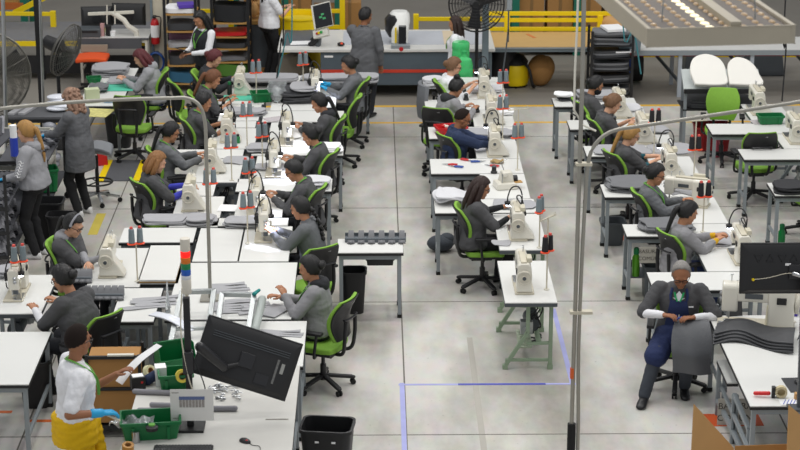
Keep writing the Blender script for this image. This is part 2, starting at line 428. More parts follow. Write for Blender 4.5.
    if top:
        j = MB(); inf = .02
        torso(j, inf, -.14 if hem > 0 else -.02, .95)
        if hem > .1 and standing:      # a coat skirt
            rg = []
            for q in range(4):
                f = q / 3; c = P + V((0, 0, .02 - f * (hem + .02)))
                rg.append((c, S1 if not standing else X, Y, (.185 * bulk + .012 * f * hem_flare) * sc, (.135 * bulk + .02 * f * hem_flare) * sc))
            j.rings(rg[::-1], 22)
        if not standing and hem > 0:
            j.ell(P + V((0, .02, -.01)), (.2 * bulk * sc, .17 * bulk * sc, .085 * sc))
        if sleeve > 0:
            for side in (-1, 1):
                sh = arms[side][0]; j.ell(sh - S1 * side * .014, (.076 * sc * bulk ** .7, .074 * sc * bulk ** .7, .074 * sc * bulk ** .7))
            sleeves(j, 0, sleeve, .013)
        j.rings([(sp(t)[0] + F1 * o, S1, F1, a * sc, b * sc) for t, a, b, o in ((.86, .12, .09, 0), (.95, .098, .078, .0), (1.03, .072, .066, .006))], 20)
        child('jacket' if sleeve > .9 else ('shirt' if top in ('white',) else 'smock'), remesh(j, 'jacket', CL[top], .0125, 3, .02, seed + 5))
        if collar:
            cm = MB()
            for side in (-1, 1):
                cb, _ = sp(1.0); ca, _ = sp(.86)
                cm.tube(spline([cb - F1 * .062 * sc + U1 * .02, cb + S1 * side * .062 * sc + F1 * .0 + U1 * .012, cb + S1 * side * .05 * sc + F1 * .075 * sc - U1 * .03, ca + S1 * side * .035 * sc + F1 * .125 * sc], 4), .016 * sc, 8, flat=.6)
            cm.build('collar', CL[hood or top], root, smooth=80)
    if vest:
        vm = MB(); torso(vm, .03, -.2, .95); 
        for side in (-1, 1): vm.ell(arms[side][0] - S1 * side * .045, (.06 * sc, .075 * sc, .06 * sc))
        child('vest', remesh(vm, 'vest', CL[vest], .014, 3, .015, seed + 9))
    if hood:
        hm = MB(); cb, _ = sp(1.0)
        hm.ell(cb - F1 * .08 * sc - U1 * .02, (.1 * sc, .06 * sc, .075 * sc), Matrix((S1, F1, U1)).transposed())
        for side in (-1, 1): hm.ell(cb + S1 * side * .062 * sc - F1 * .02 - U1 * .0, (.045 * sc, .075 * sc, .05 * sc), Matrix((S1, F1, U1)).transposed())
        child('hood', remesh(hm, 'hood', CL[hood], .0125, 4, .015, seed + 11))
    # gloves
    for side, on in ((-1, gl), (1, gr)):
        if on:
            g = MB(); gx = MB(); hand(g, gx, side, .004); sh, el, wr = arms[side]
            g.cap(wr.lerp(el, .25), wr, .037 * sc, .034 * sc)
            child('glove', remesh(g, 'glove', GLOVE, .009, 2, extra=gx))
    if lany:
        lm = MB(); cb, _ = sp(1.0); cm_, (Sm, Fm, Um) = sp(.42)
        tip = cm_ + Fm * (.165 * bulk + .02) * sc
        lo = []
        for side in (-1, 1):
            q = [cb - F1 * .068 * sc + U1 * .03, cb + S1 * side * .078 * sc + U1 * .02, sp(.84)[0] + S1 * side * .07 * sc + F1 * .135 * sc, sp(.62)[0] + sp(.62)[1][0] * side * .03 + sp(.62)[1][1] * (.165 * (bulk * .6 + .4) + .012) * sc, tip]
            lm.tube(spline(q, 5), .0125, 6, flat=.45)
        lm.build('lanyard', LANYARD, root, smooth=80)
    # hair
    style, hm_ = hair; Hm = HAIRS[hm_]
    if style != 'bald':
        hb = MB(); nu, nv = 36, 26
        thick = {'crop': .005, 'short': .014, 'receding': .007}.get(style, .016) * h
        vs = []
        for i in range(nv + 1):
            a = PI * i / nv
            for jx in range(nu):
                t = 2 * PI * jx / nu
                p = V((math.sin(a) * math.cos(t), math.sin(a) * math.sin(t), math.cos(a)))
                # hairline height: low at the nape, over the ears at the side, high on the forehead
                fy = p.y
                line = {'receding': (-.7, -.3, .86), 'crop': (-.75, -.3, .52), 'short': (-.95, -.5, .48)}.get(style, (-1.08, -.66, .44))
                lim = line[0] + (line[1] - line[0]) * min(1, (fy + 1) / .9) if fy < -.1 else line[1] + (line[2] - line[1]) * min(1, max(0, (fy - .08) / .42)) ** .9
                e = (p.z - lim) / .12                       # fade into the skin over a short band
                e = max(0, min(1, e)); e = e * e * (3 - 2 * e)
                ex_ = thick * e - .02 * h * (1 - e)
                q = V((p.x * (.0755 * h + ex_), p.y * (.097 * h + ex_) - .008 * h, p.z * (.103 * h + ex_) + .018 * h))
                q *= 1 + .02 * math.sin(t * 9 + a * 3) * e * (0 if style in ('crop', 'receding') else 1)
                vs.append(hc + HM @ q)
        hb.add(vs, [(i * nu + jx, i * nu + (jx + 1) % nu, (i + 1) * nu + (jx + 1) % nu, (i + 1) * nu + jx) for i in range(nv) for jx in range(nu)])
        def hq(x, y, z): return hc + HM @ V((x, y, z)) * h
        dn = V((0, 0, -1))
        if style == 'pony':
            a = hq(0, -.1, .02); hb.ell(a, (.035 * sc, .03 * sc, .035 * sc), HM)
            b = hq(0, -.14, -.02); c2 = sp(.8)[0] - F1 * .15 * sc; d2 = sp(.55)[0] - F1 * .15 * sc
            hb.tube(spline([a, b, c2, d2], 6), [(.03 - .0 * i) * sc if i < 4 else max(.008, .043 - .0019 * i) * sc for i in range(19)], 10)
        if style == 'braid':
            a = hq(0, -.09, -.02); q = spline([a, hq(.02, -.12, -.07), sp(.8)[0] - F1 * .14 * sc, sp(.5)[0] - F1 * .13 * sc], 5)
            for i, p in enumerate(q): hb.ell(p + S1 * (.012 if i % 2 else -.012), (.027 * sc, .024 * sc, .026 * sc), nu=8, nv=6)
        if style in ('bun', 'topbun'):
            a = hq(0, -.115, .01) if style == 'bun' else hq(0, -.06, .125)
            hb.ell(a, (.052 * sc, .045 * sc, .05 * sc), HM); hb.ell(a + HM @ V((.02, -.02, .01)), (.03 * sc, .028 * sc, .03 * sc), HM)
        if style in ('long', 'bob', 'curly'):
            lenz = {'long': -.27, 'bob': -.15, 'curly': -.2}[style]
            for e in (-1, -.5, 0, .5, 1):
                x0 = .078 * math.sin(e * 1.6); y0 = -.085 * math.cos(e * 1.5) - .012
                p0, p1, p2 = hq(x0 * .9, y0 * .8, .05), hq(x0 * 1.12, y0 * 1.05, -.05), hq(x0 * 1.1, y0 * 1.0 - .01, lenz)
                hb.tube(spline([p0, p1, p2], 4), [.03 * sc, .033 * sc, .036 * sc, .038 * sc, .039 * sc, .038 * sc, .035 * sc, .028 * sc, .016 * sc], 9)
        if style == 'curly':
            rs = random.Random(3)
            for i in range(60):
                t = rs.uniform(.15 * PI, 2 * PI - .15 * PI) + PI / 2; zz = rs.uniform(-.2, .1); rr = .1 if zz < 0 else .1 * math.sqrt(max(0, 1 - (zz / .13) ** 2))
                hb.ell(hq(math.cos(t) * rr, math.sin(t) * rr * 1.1 - .015, zz), (.026 * sc,) * 3, nu=8, nv=6)
        ho = hb.build('hair', Hm, root, smooth=90)
        if bun:
            m_, col = bun; s2 = MB()
            a = hq(0, -.085, .015) if style != 'topbun' else hq(0, -.05, .1)
            s2.ell(a + HM @ V((0, -.012, 0)), (.04 * sc, .02 * sc, .04 * sc), HM); s2.build(m_, col, root)
    if glasses:
        gm = MB()
        for e in (-1, 1):
            gm.tube([hpnt(e * .033 + .024 * math.cos(t), .094 - abs(e * .033 + .024 * math.cos(t)) * .12, .002 + .017 * math.sin(t)) for t in [2 * PI * q / 12 for q in range(13)]], .0032 * h, 5)
            gm.tube([hpnt(e * .057, .088, .006), hpnt(e * .08, .02, .008), hpnt(e * .08, -.02, 0)], .003 * h, 5)
        gm.tube([hpnt(-.01, .097, .006), hpnt(.01, .097, .006)], .003 * h, 5)
        gm.build('glasses', GLASSF, root)
    if mask:
        mm = MB(); mm.ell(hpnt(0, .04, -.058), (.066 * h, .072 * h, .056 * h), HM, 16, 10)
        for e in (-1, 1): mm.tube([hpnt(e * .055, .06, -.03), hpnt(e * .082, -.005, .0)], .003 * h, 5)
        mm.build('face_mask', MASKC, root)
    root['_'] = 0; del root['_']
    def front(t, x, off=0.0):
        ts = [q[0] for q in prof]; i = max(0, min(len(prof) - 2, sum(1 for q in ts if q <= t) - 1)); f = max(0, min(1, (t - ts[i]) / (ts[i + 1] - ts[i])))
        a_, b_, o_ = [prof[i][n] + (prof[i + 1][n] - prof[i][n]) * f for n in (1, 2, 3)]
        c, (S, F, U) = sp(t); e = max(0, 1 - abs(x / (a_ * sc + .03)) ** 2.2) ** .5
        return c + S * x + F * (o_ * sc + (b_ * sc + .022) * e + off)
    return root, dict(front=front, sp=sp, hc=hc, HM=HM, arms=arms, hpnt=hpnt, lg=lg, S=S1, F=F1, U=U1, P=P)
# ---------------------------------------------------------------- furniture and machines
def slab(mb, fn, T, nu=10, nv=10, m=0):
    """closed plate between fn(u,v) and fn(u,v)+T(u,v)"""
    a = [[V(fn(i / nu, j / nv)) for j in range(nv + 1)] for i in range(nu + 1)]
    t = (lambda u, v: V(T)) if not callable(T) else T
    b = [[a[i][j] + V(t(i / nu, j / nv)) for j in range(nv + 1)] for i in range(nu + 1)]
    W = nv + 1; N = (nu + 1) * W
    vs = [p for r in a for p in r] + [p for r in b for p in r]; fs = []
    for i in range(nu):
        for j in range(nv):
            q = (i * W + j, (i + 1) * W + j, (i + 1) * W + j + 1, i * W + j + 1)
            fs += [q[::-1], tuple(x + N for x in q)]
    ring = [i * W for i in range(nu + 1)] + [nu * W + j for j in range(1, W)] + [i * W + nv for i in range(nu - 1, -1, -1)] + [j for j in range(nv - 1, 0, -1)]
    k = len(ring)
    fs += [(ring[i], ring[(i + 1) % k], ring[(i + 1) % k] + N, ring[i] + N) for i in range(k)]
    return mb.add(vs, fs, m)

def make_chair(pad=GREEN):
    t = thing('task_chair', 'x', 'chair')
    def hw(v): return .165 + .075 * math.sin(min(v, .62) / .62 * PI / 2) - (.055 * ((v - .62) / .38) ** 2 if v > .62 else 0)
    def back(s=1.0, off=0.0):
        def fn(u, v):
            x = (u * 2 - 1) * hw(v) * s; z = .56 + .45 * (v if s == 1 else .025 + v * .95)
            return V((x, -.215 - .09 * v * v + 1.0 * x * x - .03 * math.sin(v * PI) * -1 + off, z))
        return fn
    m = MB(); slab(m, back(1.0, 0), (0, -.035, 0), 10, 10); m.build('backrest', pad, t, .008)
    m = MB(); slab(m, back(.955, -.036), (0, -.016, 0), 10, 10); m.build('back_shell', BLACK, t, .004)
    m = MB(); m.box((.05, -.322, .955), (.035, .004, .014), Matrix.Rotation(-.3, 3, 'X')); m.build('maker_plate', PAPER, t)
    m = MB(); m.tube(spline([(-.12, -.29, .80), (-.12, -.325, .81), (0, -.345, .815), (.12, -.325, .81), (.12, -.29, .80)], 5), .011, 6); m.build('pull_handle', BLACKS, t)
    m = MB()
    for s in (-1, 1): m.tube(spline([(s * .06, -.1, .41), (s * .1, -.26, .43), (s * .12, -.30, .58), (s * .11, -.31, .78)], 6), .02, 8)
    m.build('back_support', BLACK, t)
    def sfn(u, v):
        x = (u * 2 - 1); y = v * 2 - 1; q = 1 - .12 * abs(y) ** 3; r = 1 - .1 * abs(x) ** 3
        return V((x * .245 * q, y * .225 * r + .02, .425 + .02 * x * x - (.03 * max(0, y - .55))))
    m = MB(); slab(m, sfn, lambda u, v: (0, 0, .06), 10, 10); m.build('seat', pad, t, .015)
    m = MB(); slab(m, lambda u, v: sfn(.04 + u * .92, .04 + v * .92) - V((0, 0, .028)), (0, 0, .03), 8, 8); m.box((0, -.02, .385), (.2, .24, .05)); m.build('seat_pan', BLACK, t, .005)
    for s in (-1, 1):
        m = MB(); m.tube(spline([(s * .16, .0, .4), (s * .275, -.03, .42), (s * .285, -.05, .56), (s * .275, -.06, .66)], 6), .017, 7)
        m.box((s * .27, .0, .675), (.075, .24, .03)); m.build('armrest', BLACK, t, .006)
    m = MB(); m.cyl((0, 0, .12), (0, 0, .25), .032); m.cyl((0, 0, .25), (0, 0, .39), .02); m.build('gas_lift', BLACKS, t)
    m = MB(); m.cyl((0, 0, .085), (0, 0, .15), .05, .042)
    for i in range(5):
        a = 2 * PI * i / 5 + .35; d = V((math.cos(a), math.sin(a), 0))
        m.beam(d * .03 + V((0, 0, .125)), d * .31 + V((0, 0, .078)), .05, .032); m.ell(d * .31 + V((0, 0, .075)), (.028, .028, .018))
    m.build('star_base', BLACK, t, .006)
    for i in range(5):
        a = 2 * PI * i / 5 + .35; d = V((math.cos(a), math.sin(a), 0)); s = V((-d.y, d.x, 0)); m = MB()
        for e in (-1, 1): m.cyl(d * .31 + s * e * .008 + V((0, 0, .028)), d * .31 + s * e * .026 + V((0, 0, .028)), .028, n=12)
        m.cyl(d * .31 + V((0, 0, .03)), d * .31 + V((0, 0, .075)), .009, n=6); m.build('caster', FOOT, t)
    return t
def chair(label, x, y, face, group='green task chairs'):
    return proto('chair', make_chair, (x, y, 0), R(face), label, group)

def work_table(label, x0, x1, y0, y1, z=.78, name='work_table', top=WHITE, leg=STEEL, group=None, shelf=False, feet=True, apron=True, edge=BLACKEDGE, cat='table', legin=.045, hbar=.24, only=None):
    cx, cy = (x0 + x1) / 2, (y0 + y1) / 2; w, d = x1 - x0, y1 - y0
    t = thing(name, label, cat, (cx, cy, 0), 0, group)
    m = MB(); m.box((0, 0, z - .006), (w - .008, d - .008, .012)); m.build('tabletop', top, t)
    m = MB(); m.box((0, 0, z - .024), (w, d, .03)); m.build('edge_band', edge, t, .003)
    if apron:
        m = MB()
        for s in (-1, 1):
            m.box((0, s * (d / 2 - legin), z - .066), (w - .1, .03, .05)); m.box((s * (w / 2 - legin), 0, z - .066), (.03, d - .06, .05))
        m.build('apron', leg, t)
    for sx in (-1, 1):
        for sy in (-1, 1):
            px, py = sx * (w / 2 - legin), sy * (d / 2 - legin)
            m = MB(); m.box((px, py, (z - .04 + .03) / 2), (.042, .042, z - .07)); l = m.build('leg', leg, t, .003)
            m = MB(); m.box((px, py, .02), (.05, .05, .04)); m.build('foot', FOOT, l)
        m = MB(); m.box((sx * (w / 2 - legin), 0, hbar), (.03, d - legin * 2, .035)); m.build('side_rail', leg, t)
    if shelf:
        m = MB(); m.box((0, 0, hbar + .025), (w - .1, d - .1, .015)); m.build('shelf', shelf if shelf is not True else STEELD, t)
    return t

def make_stand_table(stand=STEEL, L=1.15, W=.56, z=.78, front=False):
    t = thing('sewing_table', 'x', 'sewing table')
    m = MB(); m.box((0, 0, z - .006), (W, L, .012)); m.build('tabletop', WHITE, t, .002)
    m = MB(); m.box((0, 0, z - .03), (W + .004, L + .004, .038)); m.build('edge_band', STEELD, t, .003)
    for s in (-1, 1):      # a bent leg frame at each end
        y = s * (L / 2 - .12); m = MB()
        m.beam((W / 2 - .05, y, .05), (W / 2 - .05, y, z - .05), .04); m.beam((-.02, y, z - .05), (-.02, y, .40), .04)
        m.beam((-.02, y, .41), (-W / 2 + .03, y, .05), .04); m.beam((-.03, y, .30 if s > 0 else .28), (W / 2 - .05, y, .29), .035, .03)
        m.beam((-W / 2 + .02, y, .1), (W / 2 - .03, y, .1), .03); m.beam((-W / 2 + .01, y, z - .07), (W / 2, y, z - .07), .035, .04)
        l = m.build('leg_frame', stand, t, .003)
        for fx in (-W / 2 + .02, W / 2 - .05): m = MB(); m.box((fx, y, .025), (.055, .05, .05)); m.build('foot', FOOT if stand is STEEL else stand, l)
    for zz, ww in ((.29, .05), (z - .1, .03)): m = MB(); m.beam((.1, -L / 2 + .12, zz), (.1, L / 2 - .12, zz), ww, .03); m.build('cross_rail', stand, t)
    m = MB(); m.box((-.02, -.08, .155), (.15, .36, .012), Matrix.Rotation(.18, 3, 'X'))
    for q in range(3): m.tube([(-.02 + .05 * math.cos(a), -.18 + .1 * q + .05 * math.sin(a), .157 + .018 * (q - 1) + .012) for a in [2 * PI * i / 10 for i in range(11)]], .006, 5)
    m.beam((.05, .1, .19), (.05, .1, .5), .012); m.build('pedal', CHROME if stand is STEEL else mk('pale green metal', 'b9c4ac', .4), t)
    m = MB(); m.cyl((.05, -.24, .38), (.05, .02, .38), .085, n=16); m.box((.05, -.1, .46), (.1, .16, .08)); m.build('motor', STEELD, t, .004)
    m = MB(); m.box((-.02, -.36, .40), (.13, .1, .14)); m.cyl((-.02, -.405, .38), (-.02, -.43, .38), .045); m.build('control_box', ALU, t, .004)
    for q in range(3):
        m = MB(); rr = random.Random(q + int(z * 100))
        m.tube(spline([(.12, -.4 + .05 * q, z - .08), (.08 + .03 * q, -.44, .62), (-.02 + .05 * q, -.42, .5), (.06, -.36, .55), (.13, -.38, .42), (.1, -.3, .36)], 5), .008, 6); m.build('cable', BLACK, t)
    return t

def make_machine(flare=True, lamp=True, scale=1.0):
    """arm along +Y: handwheel at -Y, needle at +Y; the operator sits on -X"""
    t = thing('sewing_machine', 'x', 'sewing machine')
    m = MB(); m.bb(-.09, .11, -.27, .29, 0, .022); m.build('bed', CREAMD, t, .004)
    m = MB(); m.bb(-.085, -.0, .06, .285, .022, .026); m.build('needle_plate', CHROME, t, .001)
    m = MB(); fl = .20 if flare else .10
    poly = [(-.075, .022), (fl, .022), (fl - .02, .06), (.085, .2), (.075, .30), (.05, .335), (-.04, .335), (-.065, .31)]
    n0 = len(poly)
    M = Matrix(((1, 0, 0), (0, 0, 1), (0, 1, 0)))                 # (x,z) profile swept along y
    m.prism(poly, -.26, -.07, M)
    arm = [(-.055, .20), (.06, .20), (.066, .30), (.045, .335), (-.04, .335), (-.06, .31)]
    m.prism(arm, -.075, .16, M)
    head = [(-.06, .12), (.05, .12), (.056, .31), (.04, .335), (-.04, .335), (-.062, .31)]
    m.prism(head, .15, .265, M)
    m.build('arm', CREAM, t, .012)
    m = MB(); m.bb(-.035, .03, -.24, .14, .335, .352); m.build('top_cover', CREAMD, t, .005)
    My = Matrix(((1, 0, 0), (0, 0, 1), (0, 1, 0)))
    m = MB(); m.lathe([(.012, .0), (.072, .0), (.076, .006), (.076, .028), (.068, .034), (.06, .026), (.024, .024), (.022, .04), (.012, .044)], (0, -.262, .19), 26, Matrix(((1, 0, 0), (0, 0, -1), (0, 1, 0)))); h = m.build('handwheel', mk('ivory wheel enamel', 'cfcabb', .35), t)
    m = MB(); m.cyl((0, -.30, .19), (0, -.312, .19), .02, n=12); m.build('wheel_hub', STEELD, h)
    for gx, gy in ((-.005, .21), (.02, .22)): m = MB(); m.cyl((gx, gy, .13), (gx, gy, .055), .006, n=8); m.build('needle_bar', CHROME, t)
    m = MB(); m.box((.0, .215, .036), (.03, .06, .01)); m.build('presser_foot', CHROME, t, .001)
    for z in (.25, .21):
        m = MB(); m.lathe([(.004, 0), (.018, .0), (.02, .006), (.016, .012), (.006, .02)], (-.02, .265, z), 12, My); m.build('tension_dial', CHROME, t)
    for gx, gy, gz in ((.01, .1, .40), (.02, .2, .385)): m = MB(); m.cyl((gx, gy, .33), (gx, gy, gz), .004, n=6); m.ell((gx, gy, gz), (.012, .012, .006)); m.build('thread_guide', CHROME, t)
    m = MB(); m.bb(.03, .085, -.2, -.06, .33, .38); m.build('control_panel', mk('beige panel', 'cfc9b4', .4), t, .006)
    m = MB(); m.bb(-.078, -.064, -.2, -.13, .2, .25); m.build('stitch_dial', BLACK, t, .003)
    if lamp:
        m = MB(); m.tube(spline([(.05, -.02, .34), (.06, -.0, .47), (.02, .08, .54), (-.05, .16, .50), (-.085, .22, .38), (-.085, .235, .32)], 6), .008, 7); m.build('lamp_neck', BLACK, t)
        m = MB(); m.lathe([(.012, 0), (.032, .012), (.038, .045), (.03, .05), (.01, .05)], (-.085, .235, .27), 14); l = m.build('lamp_head', BLACK, t)
        m = MB(); m.cyl((-.085, .235, .2745), (-.085, .235, .268), .022, n=12); m.build('lamp_lens', LED, l)
    if lamp:
        m = MB(); m.cyl((.085, .0, .24), (.085, .13, .24), .03, n=12); m.box((.07, .2, .26), (.04, .07, .09)); m.build('solenoid', BLACK, t, .003)
        m = MB(); m.tube(spline([(.06, -.1, .36), (.0, -.0, .44), (.05, .12, .42), (.09, .16, .3), (.1, .1, .12), (.11, -.05, .03)], 5), .007, 6); m.build('air_hose', BLACK, t)
        m = MB(); m.box((-.02, .24, .10), (.05, .04, .05)); m.build('needle_guard', STEELD, t, .002)
    m = MB(); m.bb(-.064, -.0635, -.03, .1, .23, .27); m.build('nameplate', STEELD, t)
    if scale != 1: t.scale = (scale,) * 3
    return t

def make_tstand(tall=False):
    t = thing('thread_stand', 'x', 'thread stand'); h = .42
    m = MB(); m.cyl((0, 0, 0), (0, 0, .012), .03); m.build('base_flange', CREAM, t)
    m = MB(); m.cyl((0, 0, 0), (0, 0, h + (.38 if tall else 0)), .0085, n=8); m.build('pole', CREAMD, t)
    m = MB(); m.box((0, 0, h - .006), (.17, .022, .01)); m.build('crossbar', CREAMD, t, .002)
    for s in (-1, 1):
        m = MB(); m.lathe([(.02, .0), (.048, .0), (.05, .008), (.03, .014), (.008, .016)], (s * .045, 0, h), 16); sc = m.build('saucer', ORANGE, t)
        m = MB(); m.cyl((s * .045, 0, h), (s * .045, 0, h + .17), .004, n=6); m.build('spool_pin', CHROME, sc)
    if tall:
        m = MB(); m.beam((-.14, 0, h + .37), (.14, 0, h + .37), .012)
        for s in (-1, 1): m.tube([(s * .12 + .015 * math.cos(a), 0, h + .39 + .015 * math.sin(a)) for a in [2 * PI * i / 8 for i in range(9)]], .003, 5)
        m.build('guide_arm', CREAMD, t)
    return t
def make_cone(m1=THREAD, cap=REDCAP):
    t = thing('thread_cone', 'x', 'thread cone')
    m = MB(); m.lathe([(.02, 0), (.034, .004), (.035, .02), (.029, .15), (.022, .158), (.01, .158)], n=16); m.build('thread_winding', m1, t)
    m = MB(); m.lathe([(.012, .155), (.019, .157), (.017, .178), (.008, .182)], n=12); m.build('cone_tip', cap, t)
    return t
def tstand(x, y, z, rot, who, side='beside', color='grey', tall=False, n=2):
    proto('tstand' + str(tall), lambda: make_tstand(tall), (x, y, z), rot, 'cream pole thread stand with orange saucers %s %s' % (side, who), 'thread stands')
    for s in ((-1, 1) if n == 2 else (1,)):
        c, sn = math.cos(rot), math.sin(rot)
        px, py = G_screen_x(x + c * s * .045, y + sn * s * .045), 0
        other = G_screen_x(x - c * s * .045, y - sn * s * .045)
        nm = 'left' if px < other else 'right'
        key = 'cone' + color
        proto(key, (lambda: make_cone(THREAD if color == 'grey' else THREADB, REDCAP)), (x + c * s * .045, y + sn * s * .045, z + .434), 0,
              '%s of two %s thread cones on stand %s %s' % (nm, color, side, who), 'thread cones on stands')
def G_screen_x(x, y):
    v = V((x, y, 1.2 - CAMH)); return 400 + FPX * v.dot(CR) / v.dot(CF)

def sheet_mesh(w, d, th, seed, wave=.012, mats=FABRIC, blobby=.12, nu=16, nv=10):
    r = random.Random(seed); ph = [r.uniform(0, 6.28) for _ in range(6)]; am = [r.uniform(.3, 1) for _ in range(6)]
    m = MB()
    def fn(u, v):
        x, y = u * 2 - 1, v * 2 - 1
        wx = 1 + blobby * am[0] * math.sin(y * 2.2 + ph[0]) - .10 * abs(y) ** 4
        wy = 1 + blobby * am[1] * math.sin(x * 2.6 + ph[1]) - .12 * abs(x) ** 4
        z = wave * (math.sin(x * 3 * am[2] + ph[2]) * .6 + math.sin(y * 4 * am[3] + x * 2 + ph[3]) * .4 + .8)
        return V((x * w / 2 * wx, y * d / 2 * wy, z))
    slab(m, fn, (0, 0, th), nu, nv)
    return m.mesh('cut_cloth', mats)
def pile(x, y, z, w, d, n, label, group, mats=FABRIC, th=.012, rot=0.0, seed=1, wave=.008, jit=.03, name='cut_cloth', cat='fabric panel', blobby=.12, step=None):
    r = random.Random(seed); top = z
    me = [sheet_mesh(w, d, th, seed * 7 + q, wave, mats, blobby) for q in range(min(n, 3))]
    for i in range(n):
        o = bpy.data.objects.new(name, me[i % len(me)]); C.objects.link(o)
        o.location = (x + r.uniform(-jit, jit), y + r.uniform(-jit, jit), top + .001); o.rotation_euler = (0, 0, rot + r.uniform(-.05, .05) - (.0 if i % 2 else .02))
        lb = label if n == 1 else label
        tag(o, lb, cat, group if n > 1 else None); top += step or (th + .004)
    return top

def hollow(m, w, d, h, th=.006, taper=.85, r=.04, n=5, z0=0.0, rim=.012):
    """an open rounded box: outside wall, rolled rim, inside wall"""
    def ring(ww, dd, z, rr):
        rr = min(rr, ww / 2.01, dd / 2.01); out = []
        for cx, cy, a0 in ((1, 1, 0), (-1, 1, 90), (-1, -1, 180), (1, -1, 270)):
            for q in range(n + 1):
                a = R(a0 + 90 * q / n); out.append(V((cx * (ww / 2 - rr) + rr * math.cos(a), cy * (dd / 2 - rr) + rr * math.sin(a), z)))
        return out
    lv = [(w * taper, d * taper, z0), (w, d, z0 + h - .03), (w + 2 * rim, d + 2 * rim, z0 + h - .028), (w + 2 * rim, d + 2 * rim, z0 + h), (w - 2 * th, d - 2 * th, z0 + h), (w * taper - 2 * th, d * taper - 2 * th, z0 + th)]
    vs = []; k = 4 * (n + 1)
    for ww, dd, z in lv: vs += ring(ww, dd, z, r)
    fs = [(i * k + j, i * k + (j + 1) % k, (i + 1) * k + (j + 1) % k, (i + 1) * k + j) for i in range(len(lv) - 1) for j in range(k)]
    fs += [tuple(range(k))[::-1], tuple((len(lv) - 1) * k + j for j in range(k))]
    return m.add(vs, fs)
def trash_bin(label, x, y, w=.34, d=.3, h=.55, rot=0.0, mats=BLACK, labels=False, name='waste_bin', z=0.0):
    t = thing(name, label, 'bin', (x, y, z), rot)
    m = MB(); hollow(m, w, d, h, .008, .8, .07); m.build('bin_body', mats, t, smooth=50)
    if labels:
        for px in (-.07, .08):
            m = MB(); m.box((px, -d / 2 + .012 - .02, h - .1), (.035, .004, .018), Matrix.Rotation(.05, 3, 'X')); m.build('sticker', PAPER, t)
    return t
def tote(label, x, y, z, w=.28, d=.2, h=.15, rot=0.0, mats=GREENTOTE, name='parts_tote', open_front=False):
    t = thing(name, label, 'tote', (x, y, z), rot)
    m = MB()
    if not open_front: hollow(m, w, d, h, .005, .88, .02, 3)
    else:
        th = .006; m.bb(-w / 2, w / 2, -d / 2, d / 2, 0, th)
        prof = [(-d / 2, 0), (d / 2, 0), (d / 2, h), (-d * .1, h), (-d * .32, h * .45), (-d / 2, h * .45)]
        Mx = Matrix(((0, 0, 1), (1, 0, 0), (0, 1, 0)))
        for s in (-1, 1): m.prism(prof, s * w / 2 - th / 2, s * w / 2 + th / 2, Mx)
        m.bb(-w / 2, w / 2, d / 2 - th, d / 2, 0, h); m.bb(-w / 2, w / 2, -d / 2, -d / 2 + th, 0, h * .45); m.bb(-w / 2 - .008, w / 2 + .008, d / 2 - .012, d / 2 + .008, h - .02, h)
    m.build('tote_body', mats, t, .002)
    m = MB()
    for s in (-1, 1): m.bb(s * w * .3 - .012, s * w * .3 + .012, -d / 2 - .008 if not open_front else -d / 2 - .004, -d / 2 + .004, .01, h * (.4 if open_front else .75))
    m.build('rib', mats, t)
    return t
def bottle(label, x, y, z, h=.24, r=.035, body=GREENTOTE, capm=GREENTOTE):
    t = thing('water_bottle', label, 'bottle', (x, y, z))
    m = MB(); m.lathe([(r * .9, 0), (r, .01), (r, h * .66), (r * .62, h * .76), (r * .6, h * .8)], n=16); m.build('bottle_body', body, t)
    m = MB(); m.lathe([(r * .7, h * .78), (r * .7, h * .96), (r * .5, h)], n=14); m.build('cap', capm, t)
    return t
def pedestal_fan(label, c, rad, nrm, hgt_to, pole_xy=None, guard=CHROME, motor=BLACK, rings=14, blade=BLACKS):
    t = thing('pedestal_fan', label, 'fan', (c.x, c.y, 0)); hc = V((0, 0, c.z)); n = V(nrm).normalized(); _, s, u = frame(n); q = V((0, 0, 1))
    for e in (-1, 1):
        m = MB()
        for i in range(1, rings + 1):
            r = rad * i / rings; dep = .11 * (1 - (i / rings) ** 3) + .02
            m.tube([hc + n * e * dep + (s * math.cos(a) + u * math.sin(a)) * r for a in [2 * PI * j / 32 for j in range(33)]], .0045 if i < rings else .011, 4, cap=False)
        for j in range(16):
            a = 2 * PI * j / 16
            m.tube([hc + n * e * (.11 * (1 - f ** 3) + .02) + (s * math.cos(a) + u * math.sin(a)) * rad * f for f in (.08, .4, .7, .88, 1)], .004, 4, cap=False)
        m.build('guard', guard, t)
    for j in range(3):
        a = 2 * PI * j / 3 + .6; m = MB(); d = s * math.cos(a) + u * math.sin(a); p = n.cross(d)
        slab(m, lambda x, y: hc + d * (rad * (.1 + .78 * x)) + (p * math.cos(.5) + n * math.sin(.5)) * ((y - .5) * rad * (.28 + .3 * x)), n * .006, 6, 4); m.build('blade', blade, t)
    m = MB(); m.cyl(hc - n * .08, hc - n * .36, .11, .095, 16); m.cyl(hc + n * .1, hc - n * .08, .05, .05, 12); m.build('motor', motor, t, .01)
    bx = V((0, 0, 0)) - V((n.x, n.y, 0)) * .16
    m = MB(); m.cyl(bx + V((0, 0, .03)), bx + V((0, 0, c.z - .08)), .028, n=10); m.build('pole', BLACK, t)
    m = MB(); m.lathe([(.2, 0), (.21, .02), (.09, .045), (.035, .06)], bx, 20); m.build('base', BLACK, t)
    return t
